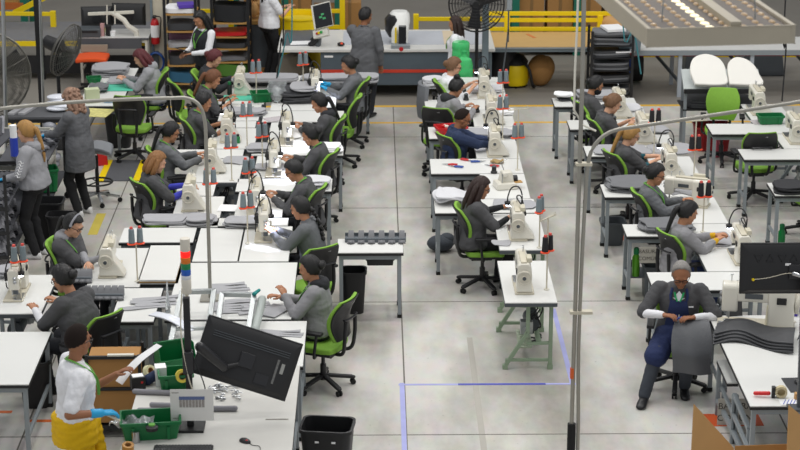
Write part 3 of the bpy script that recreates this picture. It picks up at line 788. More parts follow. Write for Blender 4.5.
def monitor(label, c, w, h, rot, tilt, roll=0.0, detail=True, name='monitor', th=.05):
    """the screen looks along local -Y; its back is +Y"""
    t = thing(name, label, 'monitor', c); t.rotation_euler = (Matrix.Rotation(rot, 3, 'Z') @ Matrix.Rotation(tilt, 3, 'X') @ Matrix.Rotation(roll, 3, 'Y')).to_euler()
    m = MB(); m.box((0, 0, 0), (w, .028, h)); m.build('casing', BLACK, t, .006)
    m = MB(); m.box((0, -.0145, .004), (w - .02, .004, h - .03)); m.build('screen', SCREEN, t)
    m = MB()
    M = Matrix(((1, 0, 0), (0, 0, 1), (0, 1, 0)))
    vs = [(x * w * .49, .012, z * h * .48) for x, z in ((-1, -1), (1, -1), (1, 1), (-1, 1))] + [(x * w * .42, th, z * h * .36 - .02) for x, z in ((-1, -1), (1, -1), (1, 1), (-1, 1))]
    m.add(vs, [(3, 2, 1, 0), (4, 5, 6, 7), (0, 1, 5, 4), (1, 2, 6, 5), (2, 3, 7, 6), (3, 0, 4, 7)]); m.build('back_cover', BLACK, t, .006)
    m = MB(); m.box((0, th + .012, -.02), (.13, .026, .13)); m.build('mount_plate', BLACKS, t, .004)
    return t
# ---------------------------------------------------------------- the setting
def floor_mat():
    m = bpy.data.materials.new('polished concrete'); m.use_nodes = True; nt = m.node_tree; b = nt.nodes['Principled BSDF']
    tc = nt.nodes.new('ShaderNodeTexCoord'); N = nt.nodes.new; L = nt.links.new
    n1 = N('ShaderNodeTexNoise'); n1.inputs['Scale'].default_value = .9; n1.inputs['Detail'].default_value = 6; n1.inputs['Roughness'].default_value = .6
    n2 = N('ShaderNodeTexNoise'); n2.inputs['Scale'].default_value = 7; n2.inputs['Detail'].default_value = 5
    mp = N('ShaderNodeMapping'); mp.inputs['Scale'].default_value = (1, .45, 1); L(tc.outputs['Object'], mp.inputs['Vector'])
    L(mp.outputs[0], n1.inputs['Vector']); L(mp.outputs[0], n2.inputs['Vector'])
    a = N('ShaderNodeMix'); a.data_type = 'RGBA'; a.inputs[6].default_value = (*lin('9f9b91'), 1); a.inputs[7].default_value = (*lin('dedbd4'), 1)
    r1 = N('ShaderNodeMapRange'); r1.inputs[1].default_value = .30; r1.inputs[2].default_value = .60; L(n1.outputs['Fac'], r1.inputs[0]); L(r1.outputs[0], a.inputs[0])
    c = N('ShaderNodeMix'); c.data_type = 'RGBA'; c.blend_type = 'MULTIPLY'; c.inputs[0].default_value = .22
    L(a.outputs[2], c.inputs[6]); L(n2.outputs['Color'], c.inputs[7]); 
    # fine dark scuffs
    n3 = N('ShaderNodeTexNoise'); n3.inputs['Scale'].default_value = 26; n3.inputs['Detail'].default_value = 2; L(tc.outputs['Object'], n3.inputs['Vector'])
    r3 = N('ShaderNodeMapRange'); r3.inputs[1].default_value = .69; r3.inputs[2].default_value = .76; L(n3.outputs['Fac'], r3.inputs[0])
    d = N('ShaderNodeMix'); d.data_type = 'RGBA'; d.inputs[7].default_value = (*lin('6f6b64'), 1)
    k = N('ShaderNodeMath'); k.operation = 'MULTIPLY'; k.inputs[1].default_value = .45; L(r3.outputs[0], k.inputs[0]); L(k.outputs[0], d.inputs[0]); L(c.outputs[2], d.inputs[6])
    L(d.outputs[2], b.inputs['Base Color'])
    r2 = N('ShaderNodeMapRange'); r2.inputs[3].default_value = .22; r2.inputs[4].default_value = .42; L(n1.outputs['Fac'], r2.inputs[0]); L(r2.outputs[0], b.inputs['Roughness'])
    return m
FLOOR = floor_mat()
struct(MB().bb(-16, 20, 9, 30.62, -.1, 0), 'floor', FLOOR)
struct(MB().bb(-16, 20, 30.62, 46, -.1, 0), 'floor_aisle', mk('grey coated concrete', '88837b', .6, var=.12, scale=1.5))
JOINT = mk('saw cut joint', '6e6a63', .9)
TAPEY = mk('yellow floor tape', 'e3b43a', .6, var=.1); TAPEB = mk('blue floor tape', 'a9acdf', .6, var=.25, scale=3); TAPEBD = mk('dark blue floor tape', '5358b4', .6, var=.2)
j = MB()
for y in (14.0, 17.78, 21.55, 25.19, 28.76): j.bb(-16, 20, y - .008, y + .008, 0, .0012)
for x in (-3.4, .3, 4.0, 7.7): j.bb(x - .008, x + .008, 9, 30.6, 0, .0012)
struct(j, 'trim_1', JOINT)
struct(MB().bb(-16, 20, 30.56, 30.66, 0, .0015), 'trim_2', TAPEY)
struct(MB().bb(-16, 20, 29.55, 29.63, 0, .0015), 'trim_3', TAPEY)
t = MB(); t.bb(.25, .30, 15.0, 19.1, 0, .0018); t.bb(2.0, 2.05, 19.05, 21.3, 0, .0018); struct(t, 'trim_4', TAPEB)
struct(MB().bb(.24, 2.06, 19.035, 19.075, 0, .0024), 'trim_5', TAPEB)
struct(MB().bb(.85, 1.75, 19.033, 19.077, 0, .003), 'trim_8', TAPEBD)
struct(MB().bb(1.0, 1.06, 15, 20.4, 0, .0009), 'trim_6', mk('worn floor paint', 'b0aca3', .8))
struct(MB().bb(-14, 18, 45, 45.2, 0, 12), 'wall_back', mk('grey panel wall', '8a8883', .7))
TAPEO = mk('orange floor tape', 'd86a2a', .6)
o = MB(); a, b = G(25, 421), G(57, 421); o.bb(a.x, b.x, a.y - .03, a.y + .03, 0, .002); a = G(0, 412); o.bb(a.x - .3, a.x + .12, a.y - .03, a.y + .03, 0, .002); struct(o, 'trim_7', TAPEO)
# ceiling beam that carries the near lamp
struct(MB().bb(-14, 18, 12.5, 12.7, 10.6, 10.9).bb(-14, 18, 24, 24.2, 10.6, 10.9), 'ceiling_beam', STEEL)
col = MB(); col.bb(-3.66, -3.33, 32.3, 32.62, 0, 9); struct(col, 'column', mk('cream painted column', 'cfc8b4', .6), .01)

# anti-fatigue mat
t = thing('floor_mat', 'grey anti-fatigue mat with yellow borders on the floor beside the stool', 'mat', (-3.53, 27.0, 0))
m = MB(); m.bb(-.2, .2, -.52, .52, 0, .014); m.build('mat_pad', mk('grey ribbed rubber', '55565a', .8, bump=.6, bscale=80), t, .004)
for s in (-1, 1): m = MB(); m.bb(s * .2 if s > 0 else -.29, .29 if s > 0 else -.2, -.52, .52, 0, .013); m.build('border_strip', YELLOW, t)
# a second yellow strip near the seated worker
single(MB().bb(-.06, .06, -.45, .45, 0, .003), 'floor_strip', 'yellow marking strip on the floor behind the woman with the headband', 'marking', mk('faded yellow paint', 'c2b04a', .7), G(97, 224))

# ---------------------------------------------------------------- light
w = bpy.data.worlds.new('hall'); bpy.context.scene.world = w; w.use_nodes = True
w.node_tree.nodes['Background'].inputs[0].default_value = (.93, .96, 1, 1); w.node_tree.nodes['Background'].inputs[1].default_value = WORLD
def area(x, y, z, sx, sy, e, col=(1, .98, .95)):
    l = bpy.data.lights.new('ceiling_lamp', 'AREA'); l.shape = 'RECTANGLE'; l.size = sx; l.size_y = sy; l.energy = e; l.color = col
    o = bpy.data.objects.new('ceiling_lamp', l); C.objects.link(o); o.location = (x, y, z)
for x in (-6.0, -2.2, 1.6, 5.4):
    for y, e in ((14, .5), (18, 1.05), (22, 1.1), (26, 1.0), (30, .5), (35, .3)):
        area(x, y, 9.6, 1.3, .5, LAMPW * e * (.75 if x < -5 else 1) * (.75 if x < -2 and y < 20 else 1))
# ---------------------------------------------------------------- sewing stations
WHO = {1: 'the blonde ponytailed woman in a grey hoodie', 2: 'the curly-haired woman in the grey coat', 3: 'the red-haired worker in a grey hoodie', 4: 'the woman with headband and green lanyard',
       5: 'the woman with a purple scrunchie', 6: 'the man in the white tee', 10: 'the dark-red-haired woman', 11: 'the ginger ponytailed woman', 12: 'the short-haired man in charcoal smock',
       13: 'the black-ponytailed woman in glasses', 14: 'the honey-haired woman with blue sleeves', 15: 'the woman with blue gloves', 16: 'the woman with red hair tie', 17: 'the woman with green collar',
       18: 'the man in glasses and dark jacket', 19: 'the woman with long black braid', 20: 'the bun-haired woman in dark hood', 21: 'the woman in white top and glasses', 22: 'the top-bun worker in hoodie',
       23: 'the man in the navy jacket', 24: 'the curly brown-haired woman', 26: 'the worker in black face mask', 27: 'the worker with low light-brown bun', 28: 'the woman with blonde ponytail',
       29: 'the woman in safety glasses', 30: 'the woman in light grey knit', 31: 'the grey-haired man'}
def stable(x, y0, y1, rot, who, label=None, W=.56):
    t = make_stand_table(STEEL, y1 - y0, W); t.location = (x, (y0 + y1) / 2, 0); t.rotation_euler = (0, 0, rot)
    t['label'] = label or 'white sewing table with dark edge in front of ' + who; t['group'] = 'sewing tables'; return t
def machine(x, y, rot, who, flare=True, lamp=True, z=.781):
    return proto('machine%d%d' % (flare, lamp), lambda: make_machine(flare, lamp), (x, y, z), rot, 'cream industrial sewing machine in front of ' + who, 'sewing machines')

# row A: operators look towards +X, handwheels towards the camera
for k, hx, hy, lamp, y0, y1 in ((14, -2.19, 22.52, False, 21.97, 23.17), (13, -2.06, 24.12, False, 23.78, 24.83), (12, -1.96, 25.59, True, 25.33, 26.37), (10, -1.95, 28.16, False, 27.72, 28.86), (4, -2.86, 20.16, False, 19.9, 21.2)):
    stable(hx + .1, y0, y1, 0, WHO[k]); machine(hx, hy + .27, 0, WHO[k], True, lamp)
stable(-1.88, 26.78, 27.69, 0, WHO[11])
for k, px, py, pz in ((4, 136, 244, 1.2), (14, 210, 184, 1.2), (13, 231, 148, 1.2), (12, 246.5, 116, 1.2), (10, 256, 73, 1.2)):
    g = G(px, py, 1.2); tstand(g.x, g.y, .781, .35, WHO[k])
# row B: operators look towards -X, needles towards the camera
for k, lx, ly, y0, y1 in ((18, -1.30, 22.33, 22.33, 23.35), (17, -1.17, 24.00, 23.95, 24.97), (19, -1.16, 21.40, 20.72, 21.97), (16, -1.07, 25.45, 25.33, 26.67), (15, -.76, 27.91, 27.33, 28.87)):
    mx, my = lx - .085, ly + .235
    stable(mx + .02 - (.18 if k == 15 else 0), y0, y1, PI, WHO[k], W=.92 if k == 15 else .56); machine(mx, my, PI, WHO[k], False, True)
for k, px, py in ((16, 262, 137), (17, 249, 173), (18, 247, 208), (15, 303, 65)):
    g = G(px, py, 1.2); tstand(g.x, g.y, .781, .5, WHO[k])
stable(-3.72, 19.1, 20.3, PI, WHO[5], W=.66); machine(-3.72, 19.72, PI, WHO[5], False, True)
g = G(19, 262, 1.2); tstand(g.x, g.y, .781, .4, WHO[5])
# row C
PROTO['gtable'] = None; del PROTO['gtable']
tA = make_stand_table(GREENLEG, 1.34, .54); tA.location = (1.61, 20.03, 0); tA['label'] = 'white sewing table on sage green stand nearest in the aisle, nobody seated'; tA['group'] = 'sewing tables'
machine(1.55, 19.86, 0, 'the vacant stool-less place in the aisle', False, False)['label'] = 'cream sewing machine on the vacant sage-legged table in the aisle'
tB = dup(tA, (1.66, 21.75, 0), 0, 'white sewing table on sage green stand in front of the curly brown-haired woman', 'sewing tables')
machine(1.61, 21.64, 0, WHO[24], True, True)
for k, hx, hy, lamp, y0, y1 in ((23, 1.55, 24.62, True, 24.82, 25.78), (22, 1.60, 26.22, False, 26.42, 27.31), (21, 1.58, 27.60, True, 27.94, 28.98)):
    stable(hx + .05, y0, y1, 0, WHO[k]); machine(hx, max(hy + .27, y0 + .29), 0, WHO[k], True, lamp)
stable(1.6, 23.04, 24.1, 0, '', 'white sewing table carrying the small overlock machine behind the curly brown-haired woman')
for k, px, py, zz in ((24, 540, 212, 1.2), (23, 518, 138, 1.2), (22, 503, 109, 1.2), (21, 503, 83, 1.2)):
    g = G(px, py, zz); tstand(g.x, g.y, .781, .3 if k != 24 else 1.2, WHO[k], tall=k in (23,))
tstand(1.80, 19.75, .781, .9, 'the vacant sage-legged aisle table', 'on', 'black', tall=True)
# overlock machine
t = thing('overlock_machine', 'squat cream overlock machine on the table behind the curly brown-haired woman', 'sewing machine', (1.6, 23.5, .782), .2)
m = MB(); m.box((0, 0, .04), (.26, .24, .08), taper=.92); m.build('base_casing', CREAM, t, .012)
m = MB(); m.box((.02, .02, .14), (.17, .16, .13), taper=.75); m.box((-.02, -.05, .19), (.07, .12, .06)); m.build('upper_casing', CREAM, t, .015)
m = MB(); m.cyl((.09, .0, .1), (.15, .0, .1), .05, n=16); m.build('handwheel', BLACK, t)
m = MB(); m.bb(.1, .2, -.1, .0, .075, .083); m.build('cloth_plate', WOOD, t)
m = MB(); m.tube([(-.06, -.1, .09), (-.06, -.1, .2)], .006); m.tube(spline([(0, .05, .2), (-.03, .05, .3), (.03, .05, .34)], 4), .005); m.build('thread_tree', CHROME, t)
# row D
for k, hx, hy, lamp, y0, y1 in ((28, 3.68, 23.81, True, 23.64, 24.88), (27, 3.56, 25.19, False, 25.42, 26.23), (26, 3.40, 26.6, False, 26.77, 27.48)):
    stable(hx + .12, y0, y1, 0, WHO[k]); machine(hx, max(hy + .27, y0 + .29), 0, WHO[k], True, lamp)
stable(3.82, 22.02, 23.06, 0, WHO[29]); machine(3.72, 22.75, 1.2, WHO[29], False, False)
stable(3.86, 20.32, 21.53, 0, WHO[30]); machine(4.0, 20.75, 0, WHO[30], True, True)
g = G(695, 150, 1.2); tstand(g.x, g.y, .781, .2, WHO[28], color='black', tall=True)
g = G(722, 197, 1.2); tstand(g.x - .2, g.y, .781, .2, WHO[29], color='black', tall=False)
g = G(655, 123, 1.2); tstand(g.x, g.y, .781, .2, WHO[27], color='black')
# row E, nobody working
stable(5.5, 26.54, 27.6, 0, '')['label'] = 'white sewing table beside the green tote at the far right'
machine(5.36, 27.2, 0, 'x', True, False)['label'] = 'cream sewing machine behind the green tote at the far right'
stable(5.66, 25.24, 25.96, 0, '')['label'] = 'white sewing table in front of the black-backed vacant chair at right'
machine(5.58, 25.68, 0, 'x', True, False)['label'] = 'cream sewing machine in front of the black-backed vacant chair at right'

# side tables across the rows
ST = 'white side tables'
def side(label, x0, x1, y0, y1, **kw): return work_table('white side table ' + label, x0, x1, y0, y1, name='side_table', group=ST, **kw)
side('behind the curly brown-haired woman, white foam on it', .71, 1.92, 22.46, 23.02)
side('with pliers behind the man in navy, front of him', .71, 1.88, 24.12, 24.80)['label'] = 'white side table with pliers lying on it, in front of the navy-jacketed man'
side('with red parts box behind the man in the navy jacket', .73, 1.9, 25.80, 26.40)
side('below the top-bun worker and the dark chair', .72, 1.85, 27.33, 27.92)['label'] = 'white side table between the top-bun worker and the woman in white'
side('at the far end under grey panels by the green jugs', .72, 1.88, 29.0, 29.3)
side('between grey-haired man and the woman in light grey knit', 2.92, 4.1, 19.72, 20.3)
side('behind the woman in light grey knit, grey panels on it', 2.86, 4.1, 21.55, 22.0, shelf=True)
side('behind the woman in safety glasses, grey panel stack on it', 2.78, 4.05, 23.08, 23.62)
side('with grey sheet behind the blonde-ponytailed woman', 2.75, 3.85, 24.9, 25.4)
side('behind the worker with low light-brown bun', 2.66, 3.75, 26.25, 26.75)
side('at the far end of the row behind the masked worker', 2.56, 3.75, 27.5, 28.0)
side('with clear top below the green-backed chair', 4.55, 5.95, 25.98, 26.52)['label'] = 'empty white side table under the lime-green chair back at right'
side('nearer, below black-backed chair', 4.76, 6.0, 24.72, 25.22)['label'] = 'empty white side table directly before the black-backed vacant chair'
side('with black sheets', 4.85, 6.0, 23.12, 23.66)['label'] = 'white side table with black sheets by the right edge'
side('holding grey seat rails', -.42, .32, 21.0, 21.5)['label'] = 'white side table jutting into aisle with grey seat rails on it'
side('B18', -1.7, -.52, 23.38, 23.92)['label'] = 'white side table with pale sheets behind the man in glasses and dark jacket'
side('B17', -1.6, -.40, 25.0, 25.3)['label'] = 'narrow white side table with white sheets behind the woman with green collar'
side('B16', -1.55, -.42, 26.7, 27.3)['label'] = 'white side table with dark panel pile behind the woman with red hair tie'
side('B15', -2.12, -.05, 28.9, 29.45)['label'] = 'long white side table under grey panel rolls at far end of the rows'
side('A14', -2.42, -1.95, 23.2, 23.75)['label'] = 'white side table between the honey-haired woman and the black-ponytailed woman'
side('A13', -2.75, -1.7, 24.86, 25.3)['label'] = 'white side table between the black-ponytailed woman and the short-haired man'
side('A12', -2.08, -1.62, 26.4, 26.75)['label'] = 'white side table with grey pile behind the short-haired man in charcoal'
side('A6', -2.88, -2.04, 21.40, 21.94)['label'] = 'empty white side table below the honey-haired woman'
side('Amid', -2.0, -1.48, 20.72, 21.92)['label'] = 'empty square white table beside the pole, left of the braided woman'
side('A15', -1.95, -1.0, 22.0, 22.3)['label'] = 'narrow white table under two small grey piles beside the pole'
side('big', -2.12, -.84, 18.9, 20.68)['label'] = 'big white table in front of the bun-haired woman in dark hood'
side('near', -2.0, -.68, 17.62, 18.85)['label'] = 'white table with grey strips between the workbench and bun-haired woman'
side('seat frames', -2.66, -2.22, 18.85, 19.86)['label'] = 'white table with grey seat rails behind the woman with purple scrunchie'
side('front left', -4.6, -3.2, 17.2, 18.58)['label'] = 'large white table at the left edge by the black bin'
# a tilted white lid on the table beside the headband woman's machine
t = thing('table_insert', 'white laminate board with raw wooden edge beside the headband woman machine', 'board', (-2.3, 20.55, .79), 0)
m = MB(); m.bb(-.19, .19, -.55, .62, .012, .03); m.build('board_face', WHITE, t); m = MB(); m.bb(-.19, .19, -.55, .62, 0, .012); m.build('wooden_core', WOOD, t)
side('insert', -2.52, -2.08, 20.0, 21.2)['label'] = 'narrow white table under the loose wooden-edged board'
# ---------------------------------------------------------------- who sits and stands where
CHX = {}
def who_chair(k, x, y, face, auto=True):
    f = .15
    if auto: p = PPL[k][0].location; x, y = p.x - math.sin(R(face)) * f, p.y + math.cos(R(face)) * f
    return chair('green and black task chair under ' + WHO[k], x, y, face)
PPL = {}
def pp(idx, label, *a, **kw):
    if idx in (10, 11, 12, 13, 14, 15, 16, 17, 18, 21, 23, 24, 26, 27, 28, 29, 30):
        (x, y), f = a[0], a[1]; kw['lean'] = max(.06, kw.get('lean', .22) - .07); a = ((x - math.sin(R(f)) * .045, y + math.cos(R(f)) * .045),) + a[1:]
        for hd in ('lh', 'rh'):
            if hd in kw: q = kw[hd]; kw[hd] = (q[0], q[1] - .02, q[2])
    PPL[idx] = person(label, *a, seed=idx * 13, **kw)
CU_ = .5
# left group
pp(1, 'woman with long blonde ponytail and light grey hoodie standing at the parts cart', (-4.1, 23.25), 75, seat=None, lean=.08, hp=.25, top='lgrey', hood='lgrey', sleeve=1.95, hem=.08, pants='black', shoe=SNEAK, skin='fair', hair=('pony', 'blonde'), lh=(-.2, .3, 1.02), rh=(.2, .28, 1.0), gl=True, gr=True, k=1.0, bulk=1.12, collar=False)
pp(2, 'woman with curly pinkish hair and long grey coat standing in blue gloves', (-3.8, 24.95), 60, seat=None, lean=.1, hp=.3, top='coat', sleeve=1.95, hem=.3, pants='black', shoe=SNEAK, hair=('curly', 'pinkblonde'), lh=(-.14, .42, 1.05), rh=(.1, .4, 1.03), gl=True, gr=True, k=.99)
pp(3, 'seated worker with dyed red hair and pale grey hoodie at the teal cutting mat', (-3.22, 28.9), 88, lean=.35, hp=.55, top='lgrey', hood='lgrey', sleeve=1.95, hair=('bob', 'red'), skin='fair', pants='jeans', lh=(-.1, .46, .86), rh=(.1, .46, .86), bulk=1.15, collar=False)
who_chair(3, -3.1, 28.9, 90)
pp(4, 'seated woman with silver headband, glasses and green lanyard at the left', (-3.4, 20.78), -112, lean=.18, hp=.42, top='grey', sleeve=.95, under='lgrey', usleeve=1.95, hood='lgrey', lany=True, glasses=True, hair=('pony', 'black'), skin='fair', lh=(.2, .42, .86), rh=(-.02, .46, .86), bulk=1.12, bun=None, collar=False)
who_chair(4, -3.5, 20.8, -95)
pp(5, 'seated woman in charcoal smock with purple scrunchie in her bun', (-2.9, 18.76), 56, lean=.42, hp=.42, hy=.15, k=1.08, top='grey', sleeve=1.0, under='white', usleeve=1.95, glasses=True, hair=('bun', 'black'), bun=('scrunchie', mk('purple scrunchie', '9a5fae', .8)), lh=(-.12, .55, .87), rh=(.2, .52, .87), bulk=1.18, collar=False)
who_chair(5, -2.84, 18.66, 52, False)
X6, F6 = V((G(69.5, 321, 1.95).x, G(83, 321, 1.95).y - .02, 0)), -70
def loc6(px, py, y): w_ = GY(px, py, y) - X6; return tuple(Matrix.Rotation(-R(F6), 3, 'Z') @ w_)
pp(6, 'man in white tee with yellow coverall tied at waist holding a sheet', (X6.x, X6.y), F6, seat=None, lean=.07, hp=.12, hy=.55, fem=False, k=1.12, top='white', sleeve=.8, hem=0.0, pants='yellow', hair=('crop', 'crop'), lany=True, skin='brown', rh=loc6(101, 413, X6.y - .24), lh=loc6(117, 374, X6.y + .16), gr=True, bulk=.95, collar=False, glasses=True, rpole=(.5, -.8, -.8), lpole=(-.4, -.3, -1))
# upper left, standing
pp(7, 'woman with wavy black hair, black vest and white blouse reading a tablet', (-2.56, 29.9), 130, seat=None, lean=.05, hp=.4, top=None, under='white', usleeve=1.95, vest='vest', pants='black', lany=True, hair=('long', 'black'), lh=(-.08, .32, 1.08), rh=(.1, .32, 1.06))
pp(8, 'woman in white tee and black trousers standing before the yellow barrel', (-1.73, 32.4), -60, seat=None, lean=.02, hp=.2, top='white', sleeve=.7, hem=.03, pants='black', hair=('long', 'black'), lany=True, skin='fair', lh=(-.05, .34, 1.2), rh=(.1, .34, 1.2), collar=False)
pp(9, 'man in long grey coat seen from behind at the cutting table', (-.16, 29.95), -18, seat=None, lean=.03, hp=.15, hy=-.5, fem=False, top='coat', sleeve=1.95, hem=.36, pants='pants', hair=('short', 'black'), lh=(-.1, .4, 1.0), rh=(.26, .06, .82), lany=False, hood=None, skin='brown', bulk=1.08)
pp(25, 'woman in white blouse standing behind the green water jugs', (1.29, 30.12), 72, seat=None, lean=.02, hp=.12, top='white', sleeve=1.4, hem=.02, pants='pants', hair=('long', 'brown'), lany=True, skin='tan', k=.9)
# row A, facing right
pp(10, 'seated woman with dark red hair in black at the far machine', (-2.56, 28.8), -85, lean=.3, hp=.5, top='dgrey', sleeve=1.9, hair=('bun', 'red'), skin='fair')
who_chair(10, -2.55, 29.0, -88)
pp(11, 'seated woman with ginger ponytail in charcoal smock at teal mat', (-2.5, 27.5), -78, lean=.36, hp=.5, top='grey', sleeve=.95, hair=('pony', 'ginger'), skin='tan', lany=True, lh=(-.1, .42, .88), rh=(.14, .42, .87), bulk=1.15)
who_chair(11, -2.62, 27.45, -80)
pp(12, 'seated man with short black hair in charcoal short-sleeved smock', (-2.48, 26.1), -72, lean=.3, hp=.35, fem=False, top='grey', sleeve=.9, hair=('short', 'black'), lany=True, skin='tan', bulk=1.15)
who_chair(12, -2.6, 26.15, -75)
pp(13, 'seated woman with black ponytail and glasses in grey smock', (-2.76, 24.55), -72, lean=.25, hp=.42, top='mgrey', sleeve=1.9, hair=('pony', 'black'), glasses=True, lany=True, skin='tan', lh=(-.06, .5, .87), rh=(.15, .5, .86))
who_chair(13, -2.9, 24.6, -75)
pp(14, 'seated woman with honey hair and royal blue undersleeves', (-2.78, 23.15), -72, lean=.22, hp=.4, top='grey', sleeve=.95, under='blue', usleeve=1.9, hair=('bob', 'honey'), lany=True, skin='fair', lh=(-.05, .5, .87), rh=(.15, .48, .86), bulk=1.12)
who_chair(14, -2.92, 23.25, -58)
# row B, facing left
pp(15, 'seated woman with black ponytail and blue gloves in grey smock', (-.2, 28.3), 88, lean=.22, hp=.35, top='mgrey', sleeve=1.85, hair=('bun', 'black'), lh=(-.12, .46, .88), rh=(.16, .44, .88), gl=True, gr=True)
who_chair(15, -.14, 28.25, 78)
pp(16, 'seated woman with red hair tie and dark hooded jacket', (-.52, 26.1), 84, lean=.34, hp=.42, top='grey', sleeve=1.9, hair=('pony', 'black'), bun=('hair_tie', RED), hood='dgrey')
who_chair(16, -.42, 26.05, 80)
pp(17, 'seated woman with black bun and green collar in charcoal jacket', (-.60, 24.42), 80, lean=.32, hp=.42, top='grey', sleeve=1.9, hair=('bun', 'black'), lany=True)
who_chair(17, -.52, 24.35, 72)
pp(18, 'seated man in dark jacket and glasses with short black hair', (-.72, 22.85), 82, lean=.38, hp=.5, fem=False, top='grey', sleeve=1.95, hair=('short', 'black'), glasses=True, lany=True, bulk=1.1)
who_chair(18, -.58, 22.75, 72)
pp(19, 'seated woman with one long black braid in grey smock', (-.66, 21.28), 72, lean=.3, hp=.35, top='mgrey', sleeve=1.95, hair=('braid', 'black'), lh=(-.12, .46, .9), rh=(.02, .46, .9))
who_chair(19, -.72, 20.78, 36, False)
pp(20, 'seated woman with black bun, dark hood and green strap, facing left', (-.56, 19.2), 80, lean=.12, hp=.25, top='heather', sleeve=1.9, hair=('bun', 'black'), hood='dgrey', lany=True, lh=(-.12, .34, .95), rh=(.05, .42, .87), bulk=1.05)
who_chair(20, -.53, 19.02, 66, False)
chair('unoccupied green chair between the blue-gloved woman and the red-hair-tie woman', -.5, 27.3, 80)
# row C, facing right
pp(21, 'seated woman in white top and dark glasses with tied brown hair', (1.0, 28.15), -80, lean=.2, hp=.3, top='white', sleeve=1.4, hair=('bun', 'ltbrown'), glasses=True, skin='fair', lh=(-.1, .4, .92), rh=(.1, .38, .9))
who_chair(21, .88, 28.15, -80)
pp(22, 'seated worker with top bun and grey hoodie with black hood', (.96, 26.9), -60, lean=.35, hp=.5, top='heather', hood='dgrey', sleeve=1.95, hair=('topbun', 'black'), skin='tan', bulk=1.1, collar=False)
who_chair(22, .95, 26.85, -22, False)
pp(23, 'seated man with glasses and short hair in navy blue jacket', (.98, 25.22), -84, lean=.22, hp=.42, fem=False, top='navy', sleeve=1.95, hair=('receding', 'crop'), glasses=True, skin='brown', lh=(-.1, .56, .87), rh=(.08, .58, .86), bulk=1.12)
who_chair(23, .78, 25.2, -62)
pp(24, 'seated woman with curly brown hair in charcoal smock and black sleeves', (1.06, 22.02), -76, lean=.22, hp=.35, top='grey', sleeve=.95, under='black', usleeve=1.8, hair=('long', 'brown'), glasses=True, lh=(-.2, .52, .9), rh=(.14, .46, .88), bulk=1.15, skin='tan', pants='black')
who_chair(24, .98, 21.95, -86)
# row D, facing right
pp(26, 'seated worker wearing black face mask and charcoal smock', (2.9, 27.0), -75, lean=.25, hp=.45, top='grey', sleeve=1.9, hair=('bun', 'black'), mask=True, skin='tan', fem=True)
who_chair(26, 2.76, 27.0, -76)
pp(27, 'seated worker with low light-brown bun in charcoal smock', (3.0, 26.0), -80, lean=.3, hp=.5, top='grey', sleeve=.95, hair=('bun', 'ltbrown'), skin='fair', lh=(-.1, .45, .92), rh=(.1, .4, .9))
who_chair(27, 2.85, 25.95, -80)
pp(28, 'seated woman with wavy blonde ponytail and red hair tie', (3.06, 24.35), -80, lean=.26, hp=.42, top='grey', sleeve=.95, under='teal', usleeve=1.35, hair=('pony', 'blonde'), bun=('hair_tie', RED), glasses=True, skin='fair', bulk=1.15, lh=(-.1, .56, .88), rh=(.02, .5, .86))
who_chair(28, 2.92, 24.35, -68)
pp(29, 'seated woman with safety glasses and green lanyard in grey smock', (3.18, 22.6), -100, lean=.14, hp=.32, top='mgrey', sleeve=1.9, hair=('bun', 'black'), glasses=True, lany=True, skin='tan', lh=(-.05, .44, .9), rh=(.12, .46, .88))
who_chair(29, 3.06, 22.65, -80)
pp(30, 'seated woman with long black ponytail and light grey knit, mustard cuffs', (3.3, 21.05), -78, lean=.22, hp=.4, top='heather', sleeve=1.7, under='mustard', usleeve=1.95, hair=('pony', 'black'), skin='tan', pants='jeans', lh=(-.05, .5, .9), rh=(.06, .48, .88), collar=False, bulk=1.05)
who_chair(30, 3.16, 21.05, -66)
pp(31, 'grey-haired man in navy apron seated facing the camera with grey leather', (3.1, 19.1), 168, k=1.08, lean=.26, hp=.5, hy=.12, fem=False, top='grey', sleeve=.95, under='white', usleeve=1.9, hair=('receding', 'grey'), glasses=True, skin='brown', lh=(-.165, .38, .855), rh=(.13, .38, .86), lf=(-.10, .3, .085), rf=(.28, .62, .085), pants='slate', bulk=1.04, lpole=(-1, -.2, -.5), rpole=(1, -.2, -.5))
who_chair(31, 3.1, 19.1, 168)
# vacant chairs
chair('vacant green chair with black back turned to the camera, left of the red-haired worker', -3.42, 27.6, -8)
chair('vacant green chair in the walkway beside the two racks, back turned left', -2.66, 28.3, -70)
chair('lime-green chair whose green front shows above the far right table', 4.93, 27.35, 172)
chair('black-backed vacant chair between the two empty tables at right', 5.05, 25.5, 5)
chair('black-backed chair at the right edge beyond the black sheets', 5.5, 24.0, 12)
chair('green-edged chair cut by the right edge, nearest of the right-hand chairs', 5.5, 22.9, 60)

# apron and leather panel of the grey-haired man, the yellow coverall of the standing man, small carried things
r, D = PPL[31]
sp_ = D['sp']; fr_ = D['front']
m = MB(); slab(m, lambda u, v: fr_(.82 - .9 * v, (u * 2 - 1) * (.085 + .075 * v), .012), lambda u, v: sp_(.5)[1][1] * .008, 10, 14); m.build('apron', CL['apron'], r)
m = MB()
for side in (-1, 1):
    h_, k_, a_, t_ = D['lg'][side]; m.cap(h_ + V((0, .05, .0)), k_ + (a_ - k_) * .12, .14, .118)
m.ell(D['P'] + V((0, .12, .03)), (.2, .16, .1))
me = remesh(m, 'apron_skirt', CL['apron'], .014, 3, .014, 3); o = bpy.data.objects.new('apron_skirt', me); C.objects.link(o); o.parent = r
for side in (-1, 1): m = MB(); m.tube([fr_(1.0, side * .07, .0), fr_(.9, side * .085, .02), fr_(.82, side * .08, .014)], .014, 6, flat=.4); m.build('apron_strap', CL['apron'], r)
